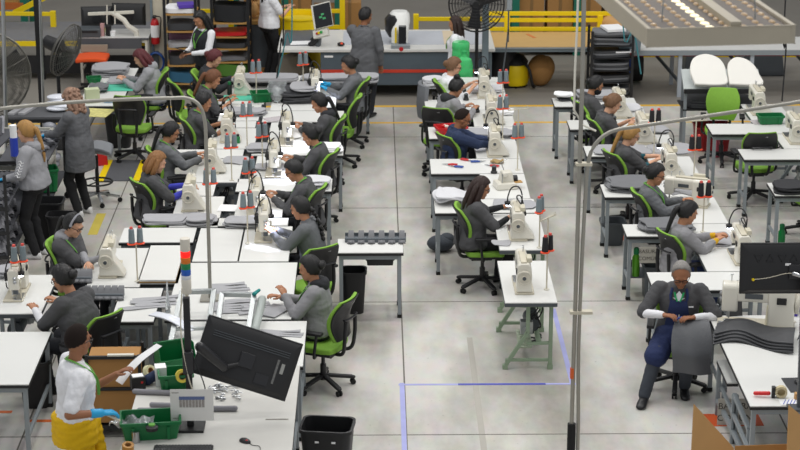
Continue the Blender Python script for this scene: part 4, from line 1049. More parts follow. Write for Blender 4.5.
m = MB(); m.add([fr_(.98, 0, .01), fr_(.86, -.06, .012), fr_(.8, 0, .016), fr_(.86, .06, .012)], [(0, 1, 2, 3)]); m.build('shirt_front', CL['white'], r)
m = MB()
for side in (-1, 1): m.tube([fr_(.96, side * .045, .02), fr_(.88, side * .03, .03), fr_(.82, side * .012, .028)], .011, 6, flat=.5)
m.build('lanyard', mk('emerald lanyard', '16a05a', .7), r)
for q, mm in ((-.01, PAPER), (.012, BLUEP)): m = MB(); p_ = fr_(.5, q, .022); m.box(p_, (.009, .008, .05)); m.build('pocket_pen', mm, r)
m = MB(); m.box(fr_(.7, -.125, .012), (.05, .004, .014), Matrix.Rotation(.1, 3, 'Y')); m.build('chest_print', PAPER, r)
Mw = r.matrix_basis
def onperson(v): return Matrix.Translation(r.location) @ Matrix.Rotation(r.rotation_euler.z, 4, 'Z') @ V(v)
m = MB()
def lp(u, v):
    x = u * 2 - 1; w_ = .165 + .045 * v + .02 * math.sin(v * 5)
    y = .40 + .26 * min(1, v * 1.7) ** .7 + .015 * math.sin(x * 4 + v * 3) - .03 * x * x; z = .835 - .48 * v + .02 * math.sin(min(1, v * 1.7) * PI)
    return V((x * w_ - .15 - .03 * v, y, z))
slab(m, lp, (0, -.006, 0), 12, 16)
o = single(m, 'leather_piece', 'large grey leather panel hanging from the hands of the grey-haired man', 'fabric panel', mk('dark grey leather', '54565a', .5, var=.12, bump=.15, bscale=50), r.location, r.rotation_euler.z)
single(MB().box((0, 0, 0), (.09, .016, .012), .5).ell((.05, .02, 0), (.02, .012, .01)), 'sewing_snips', 'small blue thread snips in the hands of the grey-haired man', 'snips', BLUEP, onperson((-.01, .43, .85)), .3)

r, D = PPL[6]
m = MB(); P_ = D['P']; X_ = V((1, 0, 0)); Y_ = V((0, 1, 0))
m.rings([(P_ + V((0, .0, z)), X_, Y_, a, b) for z, a, b in ((-.16, .225, .185), (-.08, .23, .185), (.0, .222, .178), (.06, .2, .16), (.09, .185, .15))], 22)
for q in range(8): m.tube([(P_ + V((.2 * math.cos(t_), .165 * math.sin(t_), .06 - .018 * q + .008 * math.sin(3 * t_ + q)))) for t_ in [2 * PI * i / 14 for i in range(15)]], .022, 6)
m.cap(P_ + V((.03, .17, .0)), P_ + V((.06, .2, -.32)), .045, .055); m.cap(P_ + V((-.02, .17, .0)), P_ + V((-.07, .2, -.3)), .045, .06); m.ell(P_ + V((0, .18, .02)), (.055, .045, .05))
me = remesh(m, 'tied_sleeves', CL['yellow'], .013, 2, .03, 5); o = bpy.data.objects.new('tied_sleeves', me); C.objects.link(o); o.parent = r
def on6(v): return Matrix.Translation(r.location) @ Matrix.Rotation(r.rotation_euler.z, 4, 'Z') @ V(v)
m = MB(); slab(m, lambda u, v: V(((v - .5) * .16 * (1 - .2 * u), u * .38, .30 * u + .03 * math.sin(u * 4) + .02 * (v - .5))), (0, 0, .002), 10, 3)
single(m, 'paper_sheet', 'long white paper sheet held up by the man in the white tee', 'paper', PAPER, GY(119, 383, X6.y + .2), R(-62))
m = MB(); m.cap((0, 0, 0), (.0, .1, -.04), .012, .009); single(m, 'marker_pen', 'pale marker pen in the blue-gloved hand of the standing man', 'pen', CREAMD, GY(108, 415, X6.y - .2), r.rotation_euler.z - .6)
r, D = PPL[7]
m = MB(); m.box((0, 0, 0), (.19, .26, .01), Matrix.Rotation(.35, 3, 'X')); single(m, 'tablet', 'dark tablet held by the woman in the black vest', 'tablet', SCREEN, Matrix.Translation(r.location) @ Matrix.Rotation(r.rotation_euler.z, 4, 'Z') @ V((.01, .38, 1.12)), r.rotation_euler.z)
# headband
r, D = PPL[4]
m = MB(); HM, hc = D['HM'], D['hc']
m.tube([hc + HM @ V((.093 * math.cos(a), .01, .018 + .122 * math.sin(a))) for a in [PI * i / 14 for i in range(15)]], .008, 6, flat=2.2); m.build('headband', mk('silver headband', 'a3a3aa', .5), r)
# white print on the hoodie sleeve
r, D = PPL[1]
sh, el, wr = D['arms'][-1]; m = MB(); rr = random.Random(5); d = (el - sh).normalized(); out = V((-1, 0, 0)); out = (out - d * out.dot(d)).normalized(); sd = d.cross(out)
for i in range(6):
    p = sh + d * (.12 + .035 * i) + out * .066
    m.tube(spline([p - sd * .035, p + d * .015 - sd * .01 + out * .004, p - d * .01 + sd * .012 + out * .004, p + d * .008 + sd * .035], 3), .006, 5, flat=.5)
sh, el, wr = D['arms'][1]
m.build('sleeve_print', PAPER, r)
# ---------------------------------------------------------------- cut panels lying on the tables
TZ = .782
def gp(px0, px1, py0, py1, n, label, group, mats=FABRIC, th=.012, z=TZ, seed=1, rot=0.0, wave=.006, d=None, blobby=.12, **kw):
    a, b, e, f = G(px0, (py0 + py1) / 2, z), G(px1, (py0 + py1) / 2, z), G((px0 + px1) / 2, py0, z + n * th), G((px0 + px1) / 2, py1, z)
    c = (a + b) / 2
    return pile(c.x, (e.y + f.y) / 2, z, b.x - a.x, d or max(.12, e.y - f.y), n, label, group, mats, th, rot, seed, wave, blobby=blobby, **kw)
gp(225, 264, 108, 117, 4, 'grey felt panel in the pile behind the short-haired man in charcoal', 'felt pile behind the short-haired man', FABRICL, .014, seed=2)
gp(146, 190, 214, 227, 3, 'grey panel in the pile in front of the woman with blue sleeves', 'panel pile before the woman with blue sleeves', FABRICL, .013, seed=3, d=.3)
gp(190, 216, 214, 226, 5, 'grey panel in the small pile crossed by the pole', 'small panel pile at the pole', FABRICL, .012, seed=4, d=.28)
gp(226, 263, 219, 227, 5, 'grey panel in the pile right of the pole, before the cones', 'panel pile right of the pole', FABRICL, .011, seed=5, d=.28)
gp(248, 273, 144, 153, 4, 'grey panel in the pile left of the woman with green collar', 'panel pile left of the green-collared woman', FABRICL, .012, seed=6, d=.3)
gp(303, 331, 177, 190, 6, 'pale sheet in the stack behind the man in glasses and dark jacket', 'pale sheet stack behind the man in dark jacket', FABRICW, .012, seed=7, d=.3, jit=.03)
gp(318, 341, 141, 157, 5, 'white pattern sheet in the stack behind the woman with green collar', 'white sheet stack behind the green-collared woman', PAPER, .01, seed=8, d=.34)
gp(283, 318, 90, 100, 7, 'charcoal panel in the big pile beside the woman with blue gloves', 'charcoal pile by the blue-gloved woman', FABRICD, .018, seed=9, d=.5, jit=.05)
gp(292, 316, 84, 90, 2, 'pale grey panel topping the big pile by the woman with blue gloves', 'pale panels topping the charcoal pile', FABRICL, .016, z=.95, seed=10, d=.45)
for q, (x0, x1, nm) in enumerate(((234, 297, 'left of two long panel stacks'), (302, 377, 'right of two long panel stacks'))):
    gp(x0, x1, 76, 86, 4, 'dark panel under the %s at the rows far end' % nm, 'dark panels of the ' + nm, FABRICD, .016, seed=11 + q, d=.4, blobby=.02)
    gp(x0, x1, 75, 82, 3, 'pale panel on the %s at the rows far end' % nm, 'pale panels of the ' + nm, FABRICL, .02, z=.87, seed=14 + q, d=.36, blobby=.02)
gp(0, 24, 265, 279, 5, 'grey panel in the pile by the left edge beside the purple-scrunchie woman', 'panel pile at the left edge', FABRICL, .012, seed=17, d=.3)
gp(200, 262, 80, 84, 1, 'pale strip', 'x', FABRICL, .01, seed=18, d=.15)['label'] if False else None
gp(278, 300, 132, 140, 2, 'white sheet under the lamp of the woman with red hair tie', 'white sheets before the red-hair-tie woman', PAPER, .006, seed=19, d=.3)
gp(253, 283, 162, 172, 2, 'light grey panel being sewn by the woman with green collar', 'panels sewn by the green-collared woman', FABRICL, .008, seed=20, d=.3)
gp(196, 222, 100, 106, 2, 'white sheet under the hands of the ginger ponytailed woman', 'white sheets before the ginger woman', FABRICW, .01, seed=21, d=.3)
gp(222, 246, 155, 165, 1, 'light grey panel beside the machine of the black-ponytailed woman', '', FABRICL, .008, seed=22, d=.35)
# row C
gp(436, 468, 190, 208, 3, 'pale grey moulded felt piece behind the curly brown-haired woman', 'pale felt pieces behind the curly-haired woman', FABRICW, .02, seed=23, wave=.05, d=.42)
gp(492, 532, 199, 210, 2, 'light grey panel on the table left of the curly-haired woman machine', 'panels by the curly-haired woman', FABRICL, .006, seed=24, d=.35)
gp(465, 512, 130, 138, 4, 'grey panel in the pile behind the man in the navy jacket', 'panel pile behind the navy-jacketed man', FABRICL, .012, seed=25, d=.36)
gp(422, 441, 80, 86, 6, 'pale panel in the stack at the far left corner by the woman in white', 'panel stack by the woman in white', FABRICW, .016, seed=26, d=.3)
gp(470, 502, 86, 93, 3, 'white panel in the stack below the green water jugs', 'white panel stack below the jugs', FABRICW, .014, seed=27, d=.3)
gp(497, 514, 108, 116, 3, 'white sheet in the stack right of the second machine in the aisle row', 'sheets at the right of the aisle row', PAPER, .01, seed=28, d=.25)
gp(492, 510, 240, 246, 1, 'small grey scrap under the lamp of the curly brown-haired woman', '', FABRICL, .006, seed=29, d=.2)
# row D
gp(594, 648, 143, 157, 2, 'large grey flat sheet beside the chair of the blonde-ponytailed woman', 'flat sheets by the blonde-ponytailed woman', FABRICL, .01, seed=30, d=.45)
gp(650, 690, 142, 156, 2, 'grey sheet behind the machine of the blonde-ponytailed woman', 'sheets behind the blonde woman machine', FABRICL, .01, seed=31, d=.5)
gp(608, 652, 178, 191, 5, 'dark grey panel in the stack behind the woman in safety glasses', 'panel stack behind the safety-glasses woman', FABRIC, .014, seed=32, d=.5)
gp(640, 690, 219, 233, 4, 'grey panel in the stack behind the woman in light grey knit', 'panel stack behind the light grey knit woman', FABRIC, .014, seed=33, d=.42)
gp(703, 728, 232, 248, 2, 'pale grey sheet fed by the woman in light grey knit', 'pale sheets at the light grey knit woman', FABRICL, .006, seed=34, d=.45)
gp(668, 694, 190, 198, 1, 'light grey piece in the hands of the woman in safety glasses', '', FABRICL, .008, z=.88, seed=35, d=.3, wave=.03)
gp(556, 572, 92, 98, 3, 'white paper on the stack at the far end behind the masked worker', 'white papers at the far row end', PAPER, .008, seed=36, d=.25, z=.84)
gp(556, 574, 94, 100, 3, 'dark panel under white papers at the far end behind the masked worker', 'dark panels under white papers', FABRICD, .016, seed=37, d=.3)
gp(578, 612, 92, 100, 4, 'grey panel in the stack at the far end beside the masked worker', 'panel stack beside the masked worker', FABRICL, .018, seed=38, d=.4)
gp(622, 640, 104, 112, 2, 'white sheet beside the machine of the masked worker', 'white sheets beside the masked worker', FABRICW, .01, seed=39, d=.4)
gp(640, 668, 126, 134, 3, 'grey panel beside the machine of the worker with low light-brown bun', 'panels beside the light-brown-bun worker', FABRICL, .01, seed=40, d=.35)
# row E and the tilted table
gp(772, 806, 180, 196, 4, 'black panel in the stack on the right-edge side table', 'black panel stack at the right edge', mk('black foam', '2b2b2e', .8), .016, seed=41, d=.36)
# the saddle-shaped pile on the grey-haired man's table
for q in range(4):
    m = MB()
    def sd(u, v):
        x = (u - .5); y = (v - .5)
        return V((x * .76, y * (.30 + .14 * u) + .10 * math.sin(u * PI * 1.6) - .05, .01 + .07 * (math.sin(u * PI * 1.5 + .2) ** 2) * (1 - 1.2 * abs(y)) + q * .022))
    slab(m, sd, (0, 0, .012), 18, 10)
    o = single(m, 'leather_piece', 'curved charcoal panel in the saddle-shaped pile on the grey-haired man table', 'fabric panel', FABRICD, G(752 + q, 341 - q, .784), -.15 - .03 * q, 'saddle-shaped charcoal pile')
m = MB()
slab(m, lambda u, v: V(((u - .5) * .16, .02 * math.sin(v * 3), .36 * v)) + V((0, .09 * v * v, 0)), (0, .02, 0), 6, 10)
single(m, 'leather_piece', 'black leather piece hanging under the long-arm machine head at right', 'fabric panel', FABRICD, G(735, 318, .783), .2)

# seat rails: grey channel with folded fabric clips
def seat_rail(px0, px1, py, z, label, n=6):
    a, b = G(px0, py, z), G(px1, py, z); t = thing('seat_rail', label, 'seat rail', (a + b) / 2, math.atan2(b.y - a.y, b.x - a.x), 'grey seat rails'); L = (b - a).length
    rail = mk('blue grey plastic rail', '5d646a', .5)
    m = MB(); m.box((0, 0, .025), (L, .11, .05)); m.box((0, .05, .06), (L, .012, .05)); m.build('channel', rail, t, .006)
    for i in range(n):
        x = -L / 2 + L * (i + .6) / n; m = MB()
        slab(m, lambda u, v: V((x + (u - .5) * .055 * (1 + .5 * v), .06 - .17 * v, .10 - .09 * v + .02 * math.sin(v * 6))), (0, 0, .008), 3, 8); m.ell((x, -.1, .02), (.03, .03, .018)); m.build('fabric_clip', FABRIC, t)
    return t
seat_rail(345, 406, 241, TZ, 'grey seat rail with fabric clips on the side table jutting into the aisle')
seat_rail(84, 124, 297, TZ, 'grey seat rail with fabric clips on the table behind the purple-scrunchie woman')
seat_rail(74, 92, 280, TZ, 'short grey seat rail beside the elbow of the headband woman', 3)

# flat grey strips lying on the white tables in front of the bun-haired woman
def strips(px, py, n, w, d, label, group, rot, seed, z=TZ, mats=FABRICL):
    r = random.Random(seed); c = G(px, py, z)
    for i in range(n):
        m = MB(); L = w * r.uniform(.8, 1.1); slab(m, lambda u, v: V(((u - .5) * L, (v - .5) * d * (1 + .3 * math.sin(u * 7)), .004 * math.sin(u * 5 + i))), (0, 0, .007), 10, 4)
        o = single(m, 'fabric_strip', label, 'fabric strip', mats, c + V((r.uniform(-.08, .08), (i - n / 2) * d * 1.1, .003 * i + .001)), rot + r.uniform(-.1, .1), group)
strips(232, 288, 4, .45, .07, 'grey fabric strip lying behind the aluminium frames', 'strips behind the aluminium frames', .1, 50)
strips(235, 306, 6, .42, .06, 'grey fabric strip lying inside the right aluminium frame', 'strips inside the right frame', .05, 51)
strips(262, 308, 5, .3, .05, 'grey fabric strip beside the hands of the bun-haired woman', 'strips by the bun-haired woman', .3, 52)
strips(275, 333, 3, .42, .05, 'grey fabric strip showing above the big monitor edge', 'strips above the big monitor', -.1, 53)
strips(152, 302, 4, .5, .08, 'grey fabric piece left of the aluminium frames', 'strips left of the aluminium frames', .2, 54)
m = MB(); slab(m, lambda u, v: V(((u - .5) * .22, (v - .5) * .34, 0)), (0, 0, .01), 4, 4); single(m, 'cut_cloth', 'pale grey panel handled by the bun-haired woman in dark hood', 'fabric panel', FABRICL, G(274, 311, .79), -.5)
# ---------------------------------------------------------------- near left: workbench, monitor post, aluminium frames
BZ = .86
work_table('white steel-framed workbench with green totes at the bottom of the picture', -2.16, -.70, 14.6, 17.45, BZ, name='workbench', hbar=.3, top=mk('worn white laminate', 'cbc9c3', .45, var=.05))
t = thing('equipment_post', 'black upright post carrying the big tilted monitor and paper sign', 'post', (-1.60, 16.0, BZ))
m = MB(); m.box((0, 0, .6), (.055, .055, 1.2)); m.build('upright', BLACK, t, .004)
m = MB(); m.box((0, 0, .012), (.24, .24, .024)); m.build('base_plate', BLACK, t)
m = MB(); m.box((0, -.02, .62), (.09, .09, .2)); m.build('clamp', BLACKS, t, .006)
m = MB(); m.tube(spline([(-.03, -.04, 1.3), (-.05, -.06, .9), (0, -.06, .5), (.06, -.06, .3)], 5), .006, 5); m.build('cable', CREAMD, t)
m = MB(); m.tube(spline([(.04, -.05, .7), (.14, -.06, .4), (.12, -.06, .25), (.18, -.05, .15)], 5), .006, 5); m.build('cable', BLACK, t)
# signal tower
t = thing('signal_tower', 'signal tower light with lit red over orange, green and blue bands', 'signal light', (-1.63, 16.35, BZ))
TOP = GY(189, 238, 16.35).z - BZ
m = MB(); m.cyl((0, 0, 0), (0, 0, TOP - .36), .016, n=10); m.build('pole', CREAMD, t)
segs = [('cap', .0, .115, mk('ivory plastic', 'd9d3c6', .5)), ('red_lens', .115, .17, mk('lit red lens', 'e0140c', .25, emit=1.3, var=0)), ('orange_lens', .17, .225, mk('orange lens', 'd9731a', .25, var=0)), ('green_lens', .225, .28, mk('green lens', '0c7f4c', .25, var=0)), ('blue_lens', .28, .335, mk('blue lens', '1558b8', .25, var=0)), ('clear_lens', .335, .37, mk('clear lens', 'd6dae0', .25, var=0)), ('lower_body', .37, .50, mk('ivory plastic', 'd9d3c6', .5))]
for nm, a, b, mm in segs: m = MB(); m.lathe([(.041, TOP - b), (.043, TOP - b + .004), (.043, TOP - a - .004), (.041 if nm != 'cap' else .036, TOP - a)], n=20); m.build(nm, mm, t)
# big monitor on its arm
c = GY(247, 358, 16.35)
t = monitor('large black monitor seen from behind, tilted on the post arm', c, .87, .53, math.radians(180 + 9), .32, math.radians(-21))
m = MB(); m.box((-.27, .052, -.04), (.02, .004, .22)); m.build('port_strip', mk('port strip', '6a6a68', .5, var=.6, scale=60), t)
m = MB(); m.box((-.32, .051, .0), (.03, .004, .09)); m.build('label', mk('pale label', '9b9b96', .6), t)
m = MB(); m.box((-.17, .052, -.14), (.12, .012, .09)); m.build('port_recess', BLACKS, t)
for z in (.11, .13, .15): m = MB(); m.box((0, .053, z), (.70, .006, .006)); m.build('vent_ridge', STEELD, t)
a, b, cc = GY(200, 347, 16.05), GY(224, 367, 16.2), GY(240, 364, 16.28)
t2 = thing('swivel_bracket', 'black swivel arm joining the big tilted monitor to its post', 'monitor arm', a)
m = MB(); m.cap((0, 0, 0), b - a, .045, .04); m.build('upper_arm', BLACKS, t2)
m = MB(); m.cap(b - a, cc - a, .022, .02); m.build('joint', BLACK, t2)
m = MB(); m.beam(V((0, 0, .047)), b - a + V((0, 0, .043)), .016, .006); m.build('trim_strip', CHROME, t2)
# paper sign
c = GY(192, 405, 15.9)
t = thing('printed_sign', 'laminated paper sheet with a small grey table printed on it, on the post', 'sign', c)
m = MB(); m.box((0, 0, 0), (.37, .006, .29)); m.build('sheet', mk('laminated paper', 'dcdad6', .35), t)
m = MB(); m.box((.0, -.004, .065), (.22, .002, .03)); m.build('table_header', mk('print blue grey', '5b6a94', .6), t)
m = MB()
for i in range(8): m.box((-.0963 + .0275 * i, -.004, .015), (.023, .002, .07))
m.build('table_rows', mk('print grey', '98928e', .7, var=.3, scale=60), t)
m = MB(); m.box((-.14, -.004, .115), (.06, .002, .008)); m.box((-.14, -.004, -.12), (.05, .002, .006)); m.build('caption', mk('print grey', '98928e', .7), t)
# keyboard, mouse
c = G(182, 446, BZ)
t = thing('keyboard', 'black keyboard cut by the bottom edge in front of the paper sign', 'keyboard', (c.x + .02, c.y - .12, BZ))
m = MB(); m.box((0, 0, .012), (.5, .18, .022)); m.build('case', BLACK, t, .004)
m = MB()
for i in range(18):
    for k in range(5): m.box((-.225 + .0265 * i, -.065 + .033 * k, .028), (.02, .025, .01))
m.build('keys', mk('key grey', '3c3c3e', .5), t)
c = G(245, 442, BZ); t = thing('mouse', 'black computer mouse with a red dot on the workbench', 'mouse', (c.x, c.y, BZ), .9)
m = MB(); m.ell((0, 0, .006), (.035, .06, .03)); m.build('mouse_body', BLACKS, t); m = MB(); m.ell((-.012, -.03, .028), (.008, .01, .006)); m.build('red_button', RED, t)
m = MB(); m.tube(spline([(0, -.055, .01), (-.02, -.1, .006), (.0, -.16, .006), (-.05, -.22, .006)], 5), .003, 5); m.build('cord', BLACK, t)
# totes and what stands on the bench
def gt(label, px, py, w, d, h, rot, z=BZ, of=False): c = G(px, py, z); return tote(label, c.x, c.y, z, w, d, h, rot, open_front=of)
gt('big open green tote at the front of the workbench', 151, 434, .5, .3, .17, .12)
gt('green open-front tote with tape rolls at the middle of the workbench', 176, 388, .3, .24, .17, .15)
gt('green open-front tote at the back of the workbench by the post', 176, 364, .34, .24, .2, .4, of=True)
c = G(173, 384, BZ + .1)
def tape_roll(label, px, py, z, r=.05, wd=.05, outer=mk('clear tape', 'cfc48f', .3), rot=(0, 0, 0), core=CARD):
    t = thing('tape_roll', label, 'tape roll', G(px, py, z)); t.rotation_euler = rot
    m = MB(); m.lathe([(r * .6, -wd / 2), (r, -wd / 2), (r, wd / 2), (r * .6, wd / 2), (r * .6, -wd / 2)], n=24); m.build('tape', outer, t)
    m = MB(); m.lathe([(r * .52, -wd / 2), (r * .6, -wd / 2), (r * .6, wd / 2), (r * .52, wd / 2), (r * .52, -wd / 2)], n=24); m.build('core', core, t); return t
tape_roll('roll of clear yellowish tape in the middle green tote', 182, 376, BZ + .16, .06, rot=(1.3, 0, .3), outer=mk('yellow tape', 'd9c64a', .4))
tape_roll('pale masking tape roll behind the black tape dispenser', 149, 371, BZ + .05, .055, rot=(1.2, .2, .8), outer=mk('masking tape', 'd8d2a8', .6))
tape_roll('brown tape roll at the front edge of the bench by the yellow coverall', 128, 447, BZ + .04, .05, rot=(.2, .1, 0), outer=mk('brown tape', 'b07a28', .4))
c = G(136, 442, BZ); single(MB().lathe([(.035, 0), (.036, .1), (.03, .1)], n=18), 'tin_can', 'small shiny tin at the front edge of the bench', 'tin', CHROME, c)
t = thing('tape_dispenser', 'small black tape dispenser box on the back of the workbench', 'tape dispenser', G(138, 388, BZ), .3)
m = MB(); m.box((0, 0, .06), (.13, .1, .12)); m.build('housing', BLACK, t, .008); m = MB(); m.box((.03, -.051, .07), (.02, .003, .02)); m.build('button', RED, t); m = MB(); m.box((0, 0, .123), (.1, .08, .006)); m.build('lid_label', PAPER, t)
single(MB().cap((0, 0, .05), (.14, .14, .1), .05, .04), 'cloth_roll', 'dark blue cloth bundle behind the black tape dispenser', 'cloth', DARKBLUE, G(148, 385, BZ))
c = G(161, 384, BZ); m = MB(); m.box((0, 0, .09), (.1, .12, .18)); single(m, 'paper_stack', 'upright block of white paper labels beside the middle green tote', 'paper stack', PAPER, c, .2)
for (px, py, L, r0, nm) in ((150, 395, .5, .12, 'grey tube lying across the workbench behind the middle tote'), (160, 408, .36, .1, 'grey tube in the middle of the bench, behind the front tote'), (140, 413, .22, .05, 'short grey tube beside the blue glove'), (212, 411, .2, 0, 'short grey rubber tube right of the paper sign')):
    m = MB(); m.cap((-L / 2, 0, .025), (L / 2, 0, .025), .024, .024); single(m, 'foam_tube', nm, 'tube', mk('grey foam tube', '8b8a90', .8), G(px + 12, py, BZ), -r0)
t = thing('pen_holder', 'small black and green pot standing in the front green tote', 'pot', G(152, 430, BZ + .12)); m = MB(); m.lathe([(.05, 0), (.055, .03), (.03, .045)], n=16); m.build('pot', BLACK, t); m = MB(); m.lathe([(.03, .04), (.028, .055), (.01, .06)], n=16); m.build('lid', LANYARD, t)
m = MB(); slab(m, lambda u, v: V(((u - .5) * .34, (v - .5) * .22, .03 + .035 * math.sin(u * 9) * math.sin(v * 7) + .02 * math.sin(u * 17 + v * 9))), (0, 0, .004), 18, 12); single(m, 'plastic_bag', 'crumpled clear plastic bag between the blue glove and the front green tote', 'bag', CLEARP, G(132, 425, BZ + .08), -.2)
# grey hooks and screws spilled on the bench
r_ = random.Random(4)
for i in range(34):
    c = G(218 + r_.uniform(-6, 24), 396 + r_.uniform(-10, 5), BZ); m = MB(); a = r_.uniform(0, 3)
    m.tube(spline([(-.035, 0, .008), (0, .006, .012), (.03, 0, .008), (.036, .014, .01), (.024, .02, .01)], 3), .006, 5); single(m, 'metal_hook', 'small grey metal hook in the heap under the big monitor', 'hook', CHROME, (c.x, c.y, BZ + r_.uniform(0, .02)), a, 'heap of grey metal hooks')
m = MB(); m.box((0, 0, .002), (.2, .02, .003)); m.box((.05, .004, .003), (.05, .012, .004)); single(m, 'torn_tape', 'torn dark tape strip stuck on the workbench under the monitor', 'tape strip', mk('torn tape', '8d8a80', .8), G(277, 419.5, BZ))
# aluminium frames leaning on the table behind the post
def alu_frame(label, p, w=.36):
    a, b, c_, d = [V(q) for q in p]; o = a.lerp(c_, .5); t = thing('aluminium_frame', label, 'frame', (o.x, o.y, .783)); o = V((o.x, o.y, .783))
    for u, v in ((a, b), (b, c_), (c_, d)): m = MB(); m.beam(u - o, v - o, .05, .045); m.build('profile_bar', ALU, t, .003)
    m = MB(); m.beam(a.lerp(b, .3) - o, d.lerp(c_, .3) - o, .03); m.build('cross_bar', ALU, t)
    return t
alu_frame('left of two aluminium profile frames on the table behind the post', (G(170, 346, .80), G(182, 292, 1.02), G(214, 291, 1.02), G(206, 345, .80)))
alu_frame('right of two aluminium profile frames, with teal clip', (G(216, 340, .80), G(222, 294, 1.02), G(254, 295, 1.02), G(246, 345, .80)))
m = MB(); m.cap((0, 0, 0), (.05, .03, .03), .02, .016); m.ell((.01, -.01, .01), (.022, .02, .018)); single(m, 'teal_clip', 'teal plastic clip on top of the right aluminium frame', 'clip', mk('teal plastic', '168a86', .5), G(254, 294, 1.045))
m = MB(); m.cap(V((0, 0, 0)), G(262, 298, .9) - G(255, 328, .80), .045, .045); single(m, 'clear_tube', 'clear plastic tube leaning beside the right aluminium frame', 'tube', mk('frosted tube', 'c3cbc6', .3, trans=.35), G(255, 330, .85))
m = MB(); slab(m, lambda u, v: V(((u - .5) * .5, (v - .5) * .12, .03 + .04 * math.sin(u * 3) - .08 * u)), (0, 0, .012), 12, 5); single(m, 'plastic_sleeve', 'long white plastic sleeve lying in front of the left aluminium frame', 'sleeve', mk('white glossy film', 'dfe2ea', .25), G(172, 322, .9), -.6)
m = MB(); m.cap((0, 0, 0), (.0, 0, .32), .028, .006); single(m, 'glue_bottle', 'slim clear nozzle bottle standing left of the signal tower', 'bottle', CLEARP, G(168, 312, .785))
# bent pipes with cables
def bent_pipe(name, label, base, pts, r, flange=True):
    t = thing(name, label, 'pipe', base); q = [V(p) - V(base) for p in pts]
    m = MB(); m.tube(q, r, 10); m.build('pipe', mk('galvanised pipe', 'a09d94', .4, metal=.5, var=.12), t, smooth=80)
    if flange: m = MB(); m.box((0, 0, .01), (.2, .2, .02)); m.build('flange', mk('galvanised pipe', 'a09d94', .4, metal=.5), t)
    return t
Yp = 19.5
b0 = GY(210, 288, Yp); pa = [b0] + [GY(205.5 + 4.5 * (y - 125) / 163, y, Yp) for y in (250, 200, 160, 130)]
arc = [GY(x, y, Yp) for x, y in ((204.5, 120), (202, 110), (196, 102), (186, 98), (172, 98))]
arm = [GY(x, y, Yp) for x, y in ((120, 99.5), (60, 103), (0, 108.5), (-30, 112))]
pth = spline(pa + arc + arm, 4); b0.z = .785
pth[0] = V((b0.x, b0.y, .785))
bent_pipe('gooseneck_pipe', 'bent grey pipe rising from the big white table and arching to the left edge', b0, pth, .019)
Yp = 16.6
bx = GY(577.5, 450, Yp); bx.z = 0
pts = [V((bx.x, Yp, 0)), V((bx.x, Yp, .6))] + [GY(x, y, Yp) for x, y in ((578.5, 350), (582, 260), (585.5, 195), (587, 172), (591, 152), (601, 138), (616, 130), (640, 126), (700, 117), (760, 108), (830, 97))]
bent_pipe('gooseneck_pipe', 'bent grey pipe standing in the aisle and arching to the right edge', bx, spline(pts, 4), .017)
bx2 = GY(571, 450, Yp); bx2.z = 0
t = thing('steel_pole', 'straight grey pole with orange band beside the arching pipe', 'pole', bx2)
pl = [V((bx2.x, Yp, 0)), GY(571, 440, Yp), GY(577, 250, Yp), GY(582, 90, Yp), GY(584.5, -25, Yp)]
m = MB(); m.tube([p - bx2 for p in pl], .019, 10); m.build('pipe', mk('galvanised pipe', 'a09d94', .4, metal=.5), t, smooth=80)
p = GY(572.4, 373, Yp) - bx2; m = MB(); m.cyl(p - V((0, 0, .05)), p + V((0, 0, .05)), .022); m.build('orange_band', mk('orange tape band', 'd8622a', .6), t)
p = GY(577, 312, Yp) - bx2; m = MB(); m.box(p + V((.035, 0, 0)), (.2, .07, .025)); m.build('pipe_clamp', CREAMD, t)
p = GY(580.5, 164, Yp) - bx2; m = MB(); m.box(p + V((.03, 0, 0)), (.14, .06, .025)); m.build('pipe_clamp', CREAMD, t)
m = MB(); m.cyl((0, -.0, .0), (0, 0, .62), .038); m.build('foam_sleeve', FOOT, t)
m = MB(); m.tube([q - bx2 for q in [GY(578, 0, Yp), GY(577, 30, Yp), GY(575, 70, Yp), GY(574, 110, Yp), GY(583, 125, Yp), GY(596, 131, Yp)]], .01, 6); m.build('cable', CREAM, t)
# steel poles at left edge
for px, top, bot, lb, mm in ((3.5, -15, 120, 'silver pole with orange band at the left edge before the big fan', CHROME), (40.5, -15, 72, 'thin silver pole beside the black post at upper left', CHROME)):
    bz = GY(px, bot, 26.5 if px < 20 else 28.3); t = thing('steel_pole', lb, 'pole', (bz.x, bz.y, 0)); tp = GY(px - 1, top, bz.y)
    m = MB(); m.cyl((0, 0, 0), (tp.x - bz.x, 0, tp.z), .028 if px < 20 else .022); m.build('pipe', mm, t)
    if px < 20: m = MB(); m.cyl((0, 0, .72), (0, 0, .84), .022); m.build('orange_band', mk('orange tape band', 'd8622a', .6), t)
bz = GY(40, 72, 28.6); t = thing('steel_post', 'black square post at upper left between the two fans', 'post', (bz.x, bz.y, 0)); tp = GY(35.5, -10, 28.6)
m = MB(); m.beam((0, 0, 0), (tp.x - bz.x, 0, tp.z), .07); m.build('upright', BLACK, t); m = MB(); m.box((0, 0, .01), (.2, .2, .02)); m.build('base_plate', BLACK, t)
